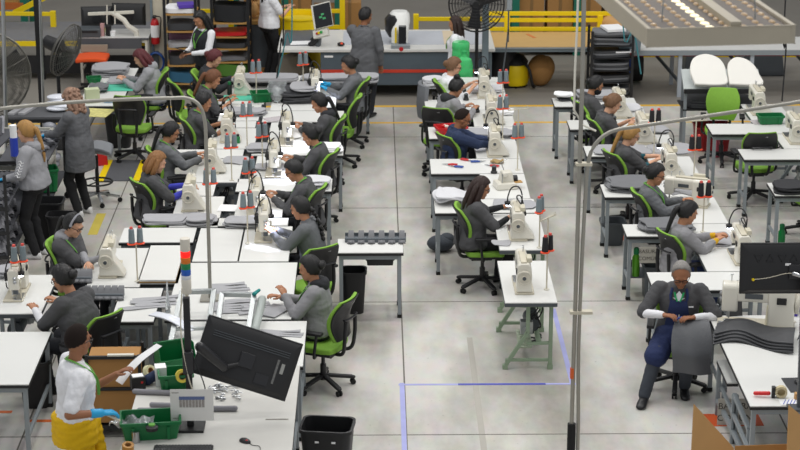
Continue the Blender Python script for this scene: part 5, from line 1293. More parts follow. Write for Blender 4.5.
# cardboard boxes behind the man
c = G(101, 392, .0)
t = thing('cardboard_box', 'brown cardboard box on a black trolley behind the man in the white tee', 'box', (-2.5, 17.95, 0), .02)
m = MB(); m.bb(-.24, .24, -.16, .16, .5, .80); m.build('upper_box', CARD, t, .004); m = MB(); m.bb(-.24, .24, -.16, .16, .14, .47); m.build('lower_box', CARD, t, .004)
m = MB(); m.bb(-.26, .26, -.18, -.15, .48, .51); m.bb(-.26, .26, -.18, -.15, .80, .83); m.build('black_rail', BLACK, t)
m = MB(); m.bb(-.05, .2, -.18, -.14, .83, .845); m.build('pale_tube', CREAM, t)
for sx in (-1, 1):
    for sy in (-1, 1): m = MB(); m.box((sx * .25, sy * .17, .42), (.03, .03, .84)); m.build('upright', BLACK, t)
m = MB(); m.bb(-.26, .26, -.18, .18, .08, .12); m.build('trolley_deck', BLACK, t)
for sx in (-1, 1):
    for sy in (-1, 1): m = MB(); m.cyl((sx * .22, sy * .14 - .015, .04), (sx * .22, sy * .14 + .015, .04), .04); m.build('caster', FOOT, t)
c = G(35, 410, 0); trash_bin('black waste bin under the large white table at the left edge', c.x, c.y + .15, .32, .3, .5)
trash_bin('large black waste bin with white stickers at the end of the workbench', G(330, 448, .0).x, 16.62, .46, .36, .62, -.12, labels=True)
trash_bin('black waste bin under the side table with seat rails', -.24, 21.25, .28, .26, .5)
trash_bin('wide black bin behind the blonde ponytailed woman', G(50, 232, 0).x, G(50, 238, 0).y, .46, .34, .5)
trash_bin('smaller black bin in front of the wide black bin at left', G(63, 245, 0).x, G(63, 246, 0).y, .34, .26, .42)
trash_bin('grey waste bin under the table of the woman in safety glasses', G(619, 262, 0).x, G(619, 243, 0).y, .3, .3, .3, mats=STEELD)
trash_bin('black bin behind the vacant green chair in the left walkway', G(118, 150, 0).x, G(118, 146, 0).y, .4, .34, .62)
# bottles and small things on the tables
bottle('green water bottle on the shelf under the table behind light grey knit woman', 2.99, 21.64, .274, .34, .045, mk('green steel bottle', '4f8f1e', .3, metal=.3), GREENTOTE)
bottle('dark green water bottle standing on the floor above the right-edge monitor', G(781, 247, 0).x, G(781, 247, 0).y, 0, .3, .045, mk('dark green bottle', '0b7a3a', .3))
bottle('black water bottle beside the far machine of the dark-red-haired woman', G(230, 94, .78).x, G(230, 95, .78).y, .782, .2, .035, BLACK, GREENTOTE)
bottle('green thread bottle between the machine and cones of the man in charcoal', G(238, 143, .78).x, G(238, 143, .78).y, .782, .12, .03, mk('dark green bottle', '0b7a3a', .3), BLACK)
bottle('blue and white bottle standing beside the masked worker', G(616, 112, .78).x, G(616, 112, .78).y, .782, .2, .035, mk('clear blue bottle', '9fc0dd', .2), PAPER)
gt('green parts tote with folded flaps behind the ginger woman, far one', 262, 101, .3, .22, .14, .2, .782)
gt('green parts tote on the far right sewing table', 770, 123, .34, .2, .12, .05, .782)
gt('green parts tote on the floor-level shelf beside the blonde ponytailed woman', 46, 190, .3, .26, .3, .3, .4)
single(MB().box((0, 0, .003), (.42, .3, .005)), 'cutting_mat', 'teal cutting mat before the ginger ponytailed woman', 'cutting mat', mk('teal cutting mat', '53c3a4', .6), G(238, 98, .783))
single(MB().box((0, 0, .003), (.55, .5, .005)), 'cutting_mat', 'teal cutting mat under the hands of the red-haired worker', 'cutting mat', mk('teal cutting mat', '53c3a4', .6), G(116, 87, .755))
# red parts box with odds and ends
c = G(451, 134, .782); t = tote('red parts box heaped with bits behind the man in navy', c.x, c.y + .1, .782, .4, .26, .09, .25, RED, 'parts_box')
for i in range(14):
    m = MB(); m.ell((r_.uniform(-.15, .15), r_.uniform(-.08, .08), .075), (.03, .022, .022)); m.build('loose_part', [PAPER, RED, STEELD, CREAM][i % 4], t)
# pliers and cutters
def pliers(label, px, py, rot, h, z=.783):
    t = thing('pliers', label, 'pliers', G(px, py, z), rot, 'hand tools on the navy-jacketed man side table'); m = MB()
    m.cap((0, 0, .01), (.075, .006, .01), .011, .004, 8); m.build('jaws', CHROME, t)
    for s in (-1, 1): m = MB(); m.tube(spline([(0, 0, .01), (-.05, s * .022, .012), (-.12, s * .018, .012)], 4), .0095, 7); m.build('handle', h, t)
pliers('red-handled pliers, leftmost tool on the table before the navy-jacketed man', 448, 165, 2.9, RED); pliers('blue-handled cutters beside the leftmost red pliers', 454, 167, 2.8, BLUEP)
pliers('red-handled pliers nearest the middle of the table before the navy-jacketed man', 469, 161, -.6, RED); pliers('blue-handled pliers at the middle of the table before navy-jacketed man', 480, 162, .1, BLUEP); pliers('red-handled snips at the right end before the navy-jacketed man', 490, 166, 2.7, RED)
m = MB(); slab(m, lambda u, v: V(((u - .5) * .17, (v - .5) * .1, .02 + .015 * math.sin(u * 9 + v * 5))), (0, 0, .012), 8, 6); single(m, 'cleaning_rag', 'tan rag lying beside the machine of the man in navy', 'rag', mk('tan rag cloth', 'a88f62', .9), G(497, 163, .783))
# far right foreground: the grey-haired man's bench
work_table('white steel bench in front of the grey-haired man, black edge', 3.36, 5.2, 16.55, 18.9, .80, name='workbench', hbar=.3)
# ---------------------------------------------------------------- near right
RZ = .802
t = make_machine(False, False, 1.35); t.location = G(757, 326, RZ); t.rotation_euler = (0, 0, R(80)); t['label'] = 'long cream sewing machine lying across the bench of the grey-haired man'; t['group'] = 'sewing machines'
m = MB(); m.lathe([(.045, 0), (.05, .008), (.02, .02)], n=16); m.box((.0, .0, .13), (.05, .03, .24), .4, taper=.5); single(m, 'thread_cone', 'pale cream thread cone standing on the bench of the grey-haired man', 'thread cone', mk('cream thread', 'e6dfc4', .8, bump=.3, bscale=300), G(767, 329, RZ))
single(MB().prism([(-.14, -.1), (.14, -.1), (.16, .1), (.0, .14), (-.14, .1)], 0, .05).prism([(-.13, 0), (.13, 0), (.1, .2), (-.05, .24)], -.0, .02, Matrix(((1, 0, 0), (0, 0, 1), (0, 1, 0)))), 'purple_cover', 'purple padded cover behind the long cream machine', 'cover', mk('purple nylon', '3c2c95', .5), G(784, 312, RZ), -.3)
tstand(G(793, 322, RZ).x, G(793, 322, RZ).y, RZ, .3, 'the long cream machine', 'beside', 'black')
t = thing('tape_gun', 'red and black tape gun lying at the corner of the bench at right', 'tape gun', G(773, 397, RZ), -.12)
m = MB(); m.cap((-.16, 0, .03), (-.04, 0, .035), .019, .019); m.build('grip', mk('red plastic', 'd8282c', .4), t)
m = MB(); m.box((.0, 0, .05), (.03, .06, .1)); m.box((.05, .03, .05), (.12, .006, .08)); m.build('frame', BLACK, t, .004)
m = MB(); m.lathe([(.035, -.025), (.055, -.025), (.055, .025), (.035, .025), (.035, -.025)], (.07, 0, .055), 22, Matrix.Rotation(PI / 2, 3, 'X')); m.build('tape_roll', mk('beige tape', 'cdbf98', .5), t)
t = thing('mouse_pad', 'dark grey mouse pad at the right edge of the bench', 'mouse pad', G(802, 385, RZ), .06); m = MB(); m.box((0, 0, .003), (.3, .34, .006)); m.build('pad', mk('dark grey pad', '3c3d40', .8), t)
t = thing('mouse', 'black mouse on the dark grey mouse pad', 'mouse', G(798, 383, RZ + .006), .1); m = MB(); m.ell((0, 0, .008), (.034, .058, .03)); m.build('mouse_body', BLACKS, t); m = MB(); m.box((0, .03, .037), (.006, .02, .006)); m.build('scroll_wheel', STEELD, t)
single(MB().box((0, 0, .03), (.1, .05, .06)), 'small_box', 'small tan cardboard box below the mouse pad', 'box', CARDL, G(800, 399, RZ), .05)
m = MB()
for i in range(5): m.tube([(-.06 + .03 * i, -.05, .002), (-.02 + .03 * i, .05, .002)], .004, 4)
m.box((0, 0, -.0), (.17, .13, .002), m=1); single(m, 'striped_label', 'white label with blue diagonal stripes beside the tape gun', 'label', [mk('label blue', '6b78c8', .6), PAPER], G(789, 402, RZ + .002))
single(MB().tube(spline([(0, 0, .05), (.03, .05, .09), (.04, .1, .04), (.02, .1, .01)], 5), .004, 6), 'wire_hook', 'thin dark wire hook on the bench at the right edge', 'hook', STEELD, G(797, 345, RZ))
# side stand with lower shelf, left of the bench
A_, B_ = G(717, 361, .56), G(742, 384, .56); xl, xr = A_.x + .0, G(741, 384, .56).x - .03
t = thing('side_stand', 'grey steel frame stand with small white shelf beside the bench at right', 'stand', (xl, B_.y, 0)); Ls = A_.y - B_.y; Ws = xr - xl
m = MB(); m.bb(.0, Ws, 0, Ls, .56, .575); m.build('shelf', mk('worn white board', 'd9dad6', .35), t); m = MB(); m.bb(-.003, Ws + .003, -.003, Ls + .003, .535, .562); m.build('shelf_edge', BLACKEDGE, t)
for x, y, hh in ((.02, Ls - .03, .535), (Ws - .02, Ls - .03, .535), (.05, -.12, .5), (Ws - .03, -.12, .5), (Ws - .02, -.75, .42)): m = MB(); m.bb(x - .02, x + .02, y - .02, y + .02, 0, hh); m.build('leg', STEEL, t, .003)
for a, b in (((.02, Ls - .03, .16), (Ws - .02, -.75, .10)), ((.05, -.12, .5), (Ws - .02, -.75, .42)), ((.02, Ls - .05, .28), (Ws, Ls - .05, .28))): m = MB(); m.beam(a, b, .04); m.build('rail', STEEL, t)
# waste signs
def waste_sign(label, px, py, z, w, h, rot=0.0):
    t = thing('waste_sign', label, 'sign', G(px, py, z), rot); m = MB(); m.box((0, 0, 0), (w, .008, h)); m.build('board', mk('sign grey paper', 'b9b4aa', .7), t)
    for i, s in enumerate(('BASURA', 'COMÚN')): lettering(s, h * .33, mk('sign ink', '4a453f', .8), t, Matrix.Translation((0, -.0055, h * (.22 - .44 * i))) @ Matrix.Rotation(PI / 2, 4, 'X'))
c = G(652, 285, 0); t = thing('waste_crate', 'grey crate behind the waste sign under the light grey knit woman table', 'crate', (c.x, 21.7, 0)); m = MB(); hollow(m, .34, .3, .4, .008, .9, .03); m.build('crate_body', STEELD, t)
g = GY(648.5, 255, 21.5); waste_sign('grey sign reading BASURA COMÚN under the table with green bottle', 648.5, 255, g.z, .2, .19)
c = G(735, 412, 0); waste_sign('grey sign reading BASURA COMÚN low behind the steel stand at right', 735, 412, .14, .34, .28)
single(MB().box((0, 0, .002), (.55, .3, .004)), 'floor_marking', 'orange floor marking under the waste sign at right', 'marking', mk('orange floor paint', 'd2561f', .6), G(733, 420, 0), .02)
single(MB().box((0, 0, .002), (.5, .2, .004)), 'floor_marking', 'orange floor marking under the table of the woman in safety glasses', 'marking', mk('orange floor paint', 'd2561f', .6), G(622, 238, 0), .02)
# big open cardboard box at the bottom right
t = thing('cardboard_box', 'open cardboard box cut by the bottom right corner', 'box', GY(752, 480, 15.25))
o = V(t.location)
fx = [GY(735, 446, 15.2) - o, GY(815, 443, 15.2) - o]
m = MB(); m.add([fx[0], fx[1], fx[1] + V((0, .006, 0)), fx[0] + V((0, .006, 0))] + [p - V((0, 0, .5)) for p in (fx[0], fx[1], fx[1] + V((0, .006, 0)), fx[0] + V((0, .006, 0)))], [(0, 1, 2, 3), (4, 7, 6, 5), (0, 4, 5, 1), (1, 5, 6, 2), (2, 6, 7, 3), (3, 7, 4, 0)]); m.build('back_wall', CARD, t)
def flap(a, b, c_, nm, mm):
    n_ = (b - a).cross(c_ - a).normalized() * .006; m = MB(); m.add([a, b, c_, a + n_, b + n_, c_ + n_], [(0, 1, 2), (3, 5, 4), (0, 3, 4, 1), (1, 4, 5, 2), (2, 5, 3, 0)]); m.build(nm, mm, t)
def wall(p, nm, mm):
    a, b, c_, d = p; n_ = (b - a).cross(d - a).normalized() * .006; m = MB(); m.add([a, b, c_, d] + [q + n_ for q in p], [(0, 1, 2, 3), (7, 6, 5, 4), (0, 4, 5, 1), (1, 5, 6, 2), (2, 6, 7, 3), (3, 7, 4, 0)]); m.build(nm, mm, t)
wall([GY(694, 404, 14.9) - o, GY(734, 448, 15.2) - o, GY(734, 480, 15.2) - o, GY(690, 480, 14.9) - o], 'left_flap', CARDL)
wall([GY(789, 405, 14.8) - o, GY(830, 440, 15.1) - o, GY(830, 480, 15.1) - o, GY(786, 480, 14.8) - o], 'right_flap', CARDL)
m = MB(); q = GY(740, 500, 15.2) - o; m.bb(fx[0].x, fx[1].x, .0 - .7, 0, -o.z + .9 - .9 + .0, q.z - .2); m.build('box_bottom', CARD, t)
# right monitor
c = GY(795, 268, 16.7)
t = monitor('large black monitor seen from behind at the right edge', c, .98, .46, math.radians(180), .12, 0)
for i in range(6):
    x = .34 - .105 * i; s = 1 if i % 2 else -1; m = MB()
    m.tube([(x - .035, .052, .10 - s * .03), (x + .035, .052, .10 - s * .03), (x, .052, .10 + s * .035), (x - .035, .052, .10 - s * .03)], .004, 5); m.build('triangle_vent', BLACKS, t)
m = MB(); m.box((.075, .06, .045), (.05, .004, .02)); m.build('label', PAPER, t)
m = MB(); m.box((.40, .03, -.05), (.03, .012, .2)); m.build('port_strip', STEELD, t)
m = MB(); m.tube(spline([(.38, .06, -.09), (.25, .08, -.07), (.1, .09, -.03), (.02, .1, -.03)], 5), .003, 5); m.build('cable', CREAMD, t)
m = MB(); m.cyl((.38, .05, -.09), (.38, .07, -.09), .012, n=8); m.build('yellow_plug', YELLOW, t)
m = MB(); m.cap((.03, .10, -.03), (-.05, .13, -.05), .02, .016); m.build('mount_joint', CHROME, t)
m = MB(); m.beam((-.06, .13, -.05), (-.06, .13, -(c.z - RZ)), .05); m.build('mount_post', STEELD, t)
m = MB(); m.box((-.06, .13, -(c.z - RZ) + .01), (.2, .2, .02)); m.build('mount_foot', STEELD, t)

# near ceiling lamp, seen from above
P0, P1 = GY(645, 46, 12.0), GY(797, 46, 12.0); zt = GY(645, 27, 12.0).z
t = thing('ceiling_light', 'beige hanging light tray with rows of glowing slots, top right', 'light', ((P0.x + P1.x) / 2, 12.0, P0.z), .11)
W_ = P1.x - P0.x; L_ = 1.7; hh = zt - P0.z; be = mk('beige painted tray', 'b3a995', .55)
m = MB(); m.bb(-W_ / 2, W_ / 2, 0, .015, 0, hh); m.bb(-W_ / 2, W_ / 2, L_ - .015, L_, 0, hh); m.bb(-W_ / 2, -W_ / 2 + .03, 0, L_, 0, hh); m.bb(W_ / 2 - .03, W_ / 2, 0, L_, 0, hh); m.build('tray_rim', be, t, .006)
m = MB(); m.bb(-W_ / 2 + .03, W_ / 2 - .03, .015, L_ - .015, .02, hh - .02); m.build('tray_top', mk('brown grey lamp plate', '5a5047', .6, var=.2), t)
for k in range(8):
    x = -W_ / 2 + .09 + (W_ - .18) * k / 7; m = MB(); bright = k == 3
    for i in range(14): m.ell((x, .08 + .118 * i, hh - .02), (.02 if not bright else .03, .042, .012), nu=10, nv=6)
    m.build('slot_row', mk('lit slot bright', 'fff0c8', .3, emit=.7, var=0) if bright else mk('lit slot', 'a8895f', .35, emit=.12, var=0), t)
m = MB(); m.beam((W_ * .1, .02, hh), (W_ * .1, L_, hh), .07, .05); m.build('spine_bar', be, t)
for x, y in ((-.3, .3), (.3, .3), (-.3, 1.4), (.3, 1.4)): m = MB(); m.cyl((x, y, hh - .03), (x * .2, .62, 10.65 - P0.z), .004, n=5); m.build('hanger_wire', STEEL, t)
# ---------------------------------------------------------------- far side: cutting tables, racks, rails
BODY = mk('slate blue panel', '55616a', .5); TOPW = mk('off white table top', 'd9d8d4', .4)
t = thing('cutting_table', 'long slate blue cutting table with red stripe and white bed', 'cutting table', (.35, 31.86, 0))
x0, x1 = -1.42, 1.5
m = MB(); m.bb(-1.2, x1, -.68, .72, .2, .75); m.build('cabinet', BODY, t, .01)
m = MB(); m.bb(-1.2, x1, -.69, -.68, .41, .46); m.build('red_stripe', mk('red stripe', 'd0402c', .5), t)
m = MB(); m.bb(-1.14, -1.0, -.692, -.68, .66, .69); m.build('name_plate', PAPER, t)
m = MB(); m.bb(-1.88, x1 + .08, -.72, .76, .75, .80); m.build('bed', TOPW, t, .006)
m = MB(); m.bb(-1.82, -1.2, -.45, .70, .80, .812); m.build('conveyor_bed', mk('dark grey conveyor', '5c5f64', .7, var=.1), t)
m = MB(); m.bb(-.85, x1, -.4, .62, .80, .806); m.build('cutting_cloth', mk('pale grey cutting cloth', 'b9bcc2', .8, var=.12, scale=3), t)
m = MB(); m.bb(.78, .95, -.4, .62, .806, .81); m.build('tan_strip', mk('tan strip', 'd5c4a8', .8), t)
for x in (-1.1, 1.2): m = MB(); m.bb(x - .06, x + .06, -.5, .5, 0, .2); m.build('leg', BLACK, t)
g = GY(400, 53, 31.15)
t = thing('cutter_head', 'white and black cutting head gantry on the cutting table', 'machine head', (g.x, 31.27, .80))
m = MB(); m.rings([(V((0, y, z)), V((1, 0, 0)), V((0, 1, 0)), a, b) for z, a, b, y in ((.0, .13, .1, .2), (.18, .14, .13, .23), (.36, .17, .19, .4), (.46, .16, .17, .44), (.50, .12, .12, .44))], 20); m.build('white_hood', mk('white machine shell', 'e6e6e2', .35), t)
m = MB(); m.rings([(V((-.13, .33, z)), V((1, 0, 0)), V((0, 1, 0)), a, .14) for z, a in ((.12, .05), (.22, .11), (.4, .11), (.46, .05))], 16); m.build('black_side', BLACKS, t)
m = MB(); m.bb(-.02, .1, -.02, .1, .05, .34); m.build('dark_slot', SCREEN, t, .01)
m = MB(); m.bb(-.14, .16, -.12, .06, -.06, .06); m.build('carriage', STEEL, t, .006); m = MB(); m.cyl((0.02, -.12, .0), (.02, -.135, .0), .035, n=12); m.build('red_button', RED, t)
m = MB(); m.bb(-.08, -.05, .05, .12, .0, .3); m.build('yellow_stripe', YELLOW, t)
# operator screen
g = G(318, 46, .80)
t = thing('operator_console', 'tilted screen with button box on the cutting table corner', 'console', (g.x, g.y - .02, .80), -.35)
m = MB(); m.beam((0, 0, 0), (.03, .02, .3), .06); m.build('stand', STEELD, t)
m = MB(); m.box((.07, -.03, .22), (.26, .08, .13), Matrix.Rotation(-.3, 3, 'Y') @ Matrix.Rotation(-.4, 3, 'X')); m.build('button_box', mk('ivory box', 'd8d6cc', .4), t, .006)
for x, mm in ((.02, RED), (.09, mk('green push button', '20b050', .3)), (.05, YELLOW)): m = MB(); m.cyl((x, -.07, .22 + x * .4), (x, -.095, .22 + x * .4), .02, n=10); m.build('button', mm, t)
Mq = Matrix.Rotation(-.3, 3, 'Y') @ Matrix.Rotation(-.35, 3, 'X')
m = MB(); m.box((.07, .02, .5), (.33, .04, .4), Mq); m.build('screen_case', mk('ivory box', 'd8d6cc', .4), t, .006)
m = MB(); m.box(V((.09, .02, .5)) + Mq @ V((0, -.022, 0)), (.3, .006, .37), Mq); m.build('screen', SCREEN, t)
m = MB()
for dx, dz in ((0, .02), (.02, -.05), (-.04, -.02)): m.box(V((.09, .02, .5)) + Mq @ V((dx, -.026, dz)), (.05, .002, .03), Mq)
m.build('screen_shapes', mk('screen green', '3d8f5a', .4, emit=.3, var=0), t)
m = MB(); m.cap((-.12, 0, .02), (-.02, -.02, .1), .05, .04); m.cap((-.1, 0, .1), (0, 0, .18), .03, .03); m.build('cable_bundle', BLACK, t)
single(MB().box((0, 0, .004), (.42, .25, .008)), 'paper_sheet', 'white papers on the dark end of the cutting table', 'paper', PAPER, G(303, 43, .813), .1)
t = thing('tape_measure', 'small black and orange tape measure on the cutting table', 'tape measure', G(341, 46, .802)); m = MB(); m.ell((0, 0, .03), (.06, .05, .035)); m.build('case', BLACK, t); m = MB(); m.ell((.01, -.03, .045), (.025, .02, .02)); m.build('orange_button', ORANGE, t)
single(MB().rings([(V((0, 0, z)), V((1, 0, 0)), V((0, 1, 0)), a, .2) for z, a in ((0, .3), (.3, .32), (.5, .24), (.55, .1))], 14), 'canvas_sack', 'khaki canvas sack under the left end of the cutting table', 'sack', cloth('khaki canvas', '7b7366'), (G(298, 73, 0).x, 31.9, 0))
# rails
def rail(label, pts, posts, z0=0.0, r=.045, name='guard_rail', ends=()):
    t = thing(name, label, 'railing', (pts[0][0].x, pts[0][0].y, 0), 0, 'yellow guard rails'); o = V(t.location)
    for a, b in pts: m = MB(); m.beam(a - o, b - o, .05, .066); m.build('rail', YELLOW, t, .004)
    for p, hh in posts: m = MB(); m.beam(V((p.x, p.y, 0)) - o, V((p.x, p.y, hh)) - o, .09); m.build('post', YELLOW, t, .004)
    return t
Y1 = 33.6
rail('yellow guard rail with tall post behind the cutting table, left part', [(GY(196, 11, Y1), GY(344, 11, Y1)), (GY(302, 27, Y1), GY(344, 27, Y1))], [(GY(231, 20, Y1), 1.7), (GY(342.5, 28, Y1), 1.75)])
Y2 = 33.2
rail('single yellow rail with end post right of the cutter head', [(GY(416, 19, Y2), GY(482, 19, Y2))], [(GY(416, 20, Y2), GY(416, 14, Y2).z)])
Y3 = 32.6
rail('triple yellow guard rail behind the tan table', [(GY(488, 13.5, Y3), GY(612, 13.5, Y3)), (GY(482, 20, Y3), GY(625, 20, Y3)), (GY(488, 29, Y3), GY(612, 29, Y3))], [(GY(507, 20, Y3), GY(507, 15, Y3).z), (GY(600, 20, Y3), GY(600, 15, Y3).z)])
Y4 = 33.5
rail('yellow guard rail with short end post at upper left', [(GY(-6, 13.5, Y4), GY(54, 14, Y4))], [(GY(53, 14, Y4), GY(53, 11, Y4).z), (GY(-5, 14, Y4), GY(-5, 11, Y4).z)])
rail('low yellow rail below the long white table at right', [(GY(640, 55, 33), GY(830, 55, 33))], [(GY(690, 60, 33), GY(690, 55, 33).z)])
# pallet racks with cartons
def rack(label, x0, x1, y, n, zs, seed, hgt=2.2, boxes=True):
    t = thing('pallet_rack', label, 'rack', (x0, y, 0)); L = x1 - x0
    for i in range(n + 1):
        for dy in (0, .9):
            m = MB(); m.bb(L * i / n - .06, L * i / n + .06, dy - .05, dy + .05, 0, hgt); m.build('upright', TEAL, t)
        m = MB(); m.beam((L * i / n, 0, .3), (L * i / n, .9, 1.2), .05); m.build('brace', TEAL, t)
    for z in zs:
        for dy in (-.04, .94): m = MB(); m.bb(0, L, dy - .03, dy + .03, z - .06, z + .06); m.build('beam', mk('rack beam orange', 'b9652a', .5) if z > .5 else TEAL, t)
        m = MB(); m.bb(0, L, 0, .9, z + .05, z + .07); m.build('deck', WOOD, t)
    return t
def carton(x, y, z, w, d, h, seed, label='brown carton', grp='cartons on the far pallet racks'):
    m = MB(); m.bb(-w / 2, w / 2, -d / 2, d / 2, 0, h); m.bb(-.03, .03, -d / 2 - .002, d / 2 + .002, h * .0, h + .002, m=1)
    single(m, 'carton', label, 'carton', [CARD, mk('parcel tape', '8a6a42', .4)], (x, y, z), 0, grp, .006)
x0, x1 = GY(232, 5, 34.6).x, GY(338, 5, 34.6).x
rack('teal pallet rack behind the left yellow guard rail', x0, x1, 34.6, 2, (.15, 1.6), 1)
for i in range(5): carton(x0 + .3 + .44 * i, 35.0, .22, .4, .6, .5 + .12 * (i % 3), i, 'brown carton on the teal rack behind the left yellow rail', 'cartons on the left teal rack')
x0, x1 = GY(516, 5, 34.2).x, GY(700, 5, 34.2).x
rack('teal pallet rack behind the triple yellow rail', x0, x1, 34.2, 3, (.15, .3), 2)
for i in range(7): carton(x0 + .28 + .5 * i, 34.6, .37, .44, .6, .8 + .2 * ((i * 2) % 3), i, 'brown carton on the teal rack behind the triple yellow rail', 'cartons on the right teal rack')
x0 = GY(2, 5, 35).x
rack('teal rack at the upper left corner', x0 - 1.2, x0 + .35, 35.2, 1, (.15, .7), 3)
for i in range(3): carton(x0 - .9 + .5 * i, 35.6, .77, .42, .5, .45, i, 'brown carton on the teal rack at the upper left corner', 'cartons on the corner rack')
m = MB(); m.beam((0, 0, 0), V((1.1, .0, .55)), .09); single(m, 'stair_rail', 'slanted yellow stair stringer at the upper left', 'rail', YELLOW, GY(14, 13, 34.4))
# grey platform at upper left, dark frame under it
t = thing('platform', 'low grey steel platform with yellow edge at upper left', 'platform', (-5.2, 33.2, 0))
m = MB(); m.bb(-1.6, 1.45, -.75, .7, .62, .68); m.build('deck', mk('grey tread plate', '77777a', .6, var=.1), t); m = MB(); m.bb(-1.6, 1.45, -.78, -.75, .58, .66); m.build('yellow_edge', YELLOW, t)
for x in (-1.5, -.3, .6, 1.38): m = MB(); m.bb(x - .04, x + .04, -.72, -.64, 0, .62); m.build('leg', BLACK, t)
m = MB(); m.bb(-1.6, 1.45, -.7, -.66, .1, .4); m.build('dark_panel', BLACK, t)
# tan packing table
g0, g1 = G(488, 47, .78), G(600, 47, .78)
work_table('long tan packing table on grey steel legs', g0.x, g1.x + .35, g0.y, 32.5, .78, name='packing_table', top=mk('tan board', 'c8a36a', .5, var=.06), edge=STEEL, leg=mk('blue grey steel', '76838a', .5), feet=False)
m = MB(); m.box((0, 0, .002), (.05, .3, .003)); single(m, 'tape_strip', 'orange tape strip stuck on the tan packing table', 'tape strip', mk('orange strip', 'd0743c', .6), G(531, 36, .781), .35)
t = thing('kraft_roll', 'roll of brown kraft paper at the end of the tan table', 'paper roll', G(614, 34, .785)); m = MB(); m.cyl((-.12, .5, .12), (.16, -.32, .12), .13, n=24); m.build('paper', CARDL, t); m = MB(); m.cyl((.16, -.32, .12), (.17, -.35, .12), .04, n=12); m.build('core', CREAM, t)
t = thing('roll_dispenser', 'grey steel roll dispenser at the end of the long white table', 'dispenser', G(628, 50, .782)); m = MB(); m.prism([(-.16, 0), (.18, 0), (.2, .25), (.12, .36), (-.02, .36), (-.16, .14)], -.12, .12, Matrix(((1, 0, 0), (0, 0, 1), (0, 1, 0)))); m.build('housing', mk('blue grey steel', '76838a', .5), t, .01); m = MB(); m.cyl((-.05, -.125, .2), (-.05, -.15, .2), .05, n=14); m.build('knob', CREAM, t)
# long white table at right with its legs
g0 = G(634, 50, .78)
t = thing('long_table', 'long white topped table on grey legs at upper right', 'table', (g0.x, g0.y, 0))
m = MB(); m.bb(0, 3.6, 0, .95, .76, .78); m.build('tabletop', TOPW, t); m = MB(); m.bb(0, 3.6, -.01, 0, .69, .77); m.build('front_rail', STEEL, t); m = MB(); m.bb(-.2, 3.6, .5, .56, .56, .62); m.build('red_bar', mk('dark red bar', '8f1f2a', .5), t)
for x in (.75, 1.9, 3.0):
    for y in (.05, .9): m = MB(); m.bb(x - .03, x + .03, y - .03, y + .03, 0, .76); l = m.build('leg', mk('pale steel', 'a9b0b8', .4), t)
for x in (.3, 1.5, 2.6): m = MB(); m.beam((x, .9, .7), (x + .55, .5, .1), .04); m.build('brace', STEELD, t)
for px, w_, lb in ((762, .8, 'dark machine box on the floor below the long white table at right'), (700, .5, 'dark grey case on the floor behind the tilted felt table')):
    g = G(px, 78, 0); single(MB().box((0, 0, .25), (w_, .5, .5), taper=.85), 'machine_case', lb, 'case', STEELD, (g.x, 32.8, 0), 0, None, .02)
t = thing('hand_truck', 'black hand truck with blue part behind the panel rack', 'hand truck', (G(634, 80, 0).x, 32.2, 0)); m = MB(); m.cyl((-.1, 0, .3), (.1, 0, .3), .28, n=24); m.build('wheel', BLACK, t); m = MB(); m.bb(-.2, -.05, -.2, -.1, .2, .7); m.build('blue_case', BLUEP, t)
# vacuum and bag under the tan table
g = G(515, 86, 0); t = thing('vacuum_cleaner', 'yellow and black wet vacuum under the tan packing table', 'vacuum cleaner', (g.x, g.y, 0)); m = MB(); m.lathe([(.2, .04), (.22, .1), (.2, .36), (.19, .38)], n=24); m.build('tank', YELLOW, t); m = MB(); m.lathe([(.2, .38), (.21, .42), (.14, .52), (.05, .55)], n=24); m.build('motor_head', BLACK, t); m = MB(); m.tube(spline([(.1, -.15, .45), (.2, -.3, .35), (.26, -.3, .1), (.3, -.2, .03)], 6), .025, 8); m.build('hose', BLACK, t)
for a in (0, 1.57, 3.14, 4.71): m = MB(); m.ell((.16 * math.cos(a), .16 * math.sin(a), .025), (.03, .03, .025)); m.build('caster', FOOT, t)
single(MB().ell((0, 0, .26), (.22, .2, .26)).ell((.1, 0, .3), (.14, .15, .2)), 'paper_bag', 'crumpled brown paper bag under the tan packing table', 'bag', CARD, (G(534, 68, 0).x, 31.95, 0))
single(MB().rings([(V((0, 0, z)), V((1, 0, 0)), V((0, 1, 0)), a, .25) for z, a in ((0, .3), (.3, .34), (.5, .3), (.66, .12))], 14), 'black_sack', 'black bulging sack under the left end of the tan packing table', 'sack', BLACK, (G(500, 78, 0).x, 32.0, 0))
# rack of grey panels
g0, g1 = G(588, 97, 0), G(628, 97, 0)
t = thing('panel_rack', 'black steel rack of grey panels behind the masked worker', 'rack', (g0.x, g0.y - .38, 0)); Wd = g1.x - g0.x
for x in (0, Wd):
    for y in (0, .52): m = MB(); m.bb(x - .02, x + .02, y - .02, y + .02, 0, 1.15); m.build('upright', BLACK, t)
zs = (.12, .32, .52, .72, .92)
for z in zs: m = MB(); m.bb(0, Wd, 0, .52, z - .012, z); m.build('shelf', BLACK, t)
for k, z in enumerate(zs + (1.1,)):
    for q in range(3 if k < 5 else 2):
        o = bpy.data.objects.new('cut_cloth', sheet_mesh(Wd * .92, .46, .03, 60 + k, .008, FABRICD if (k + q) % 2 else FABRIC, .04)); C.objects.link(o); o.location = (g0.x + Wd / 2, g0.y - .12, z + .001 + q * .036 if k < 5 else .93 + .12 + q * .03); tag(o, 'grey panel lying in the black rack behind the masked worker, shelf %s' % ('bottom', 'second from below', 'middle', 'second from top', 'top', 'very top')[k], 'fabric panel', 'panels in the black rack')
m = MB(); m.box((0, 0, .02), (.3, .4, .04)); single(m, 'paper_stack', 'white papers on top of the black panel rack', 'paper', PAPER, (g0.x + Wd * .55, g0.y - .12, 1.13), .2)
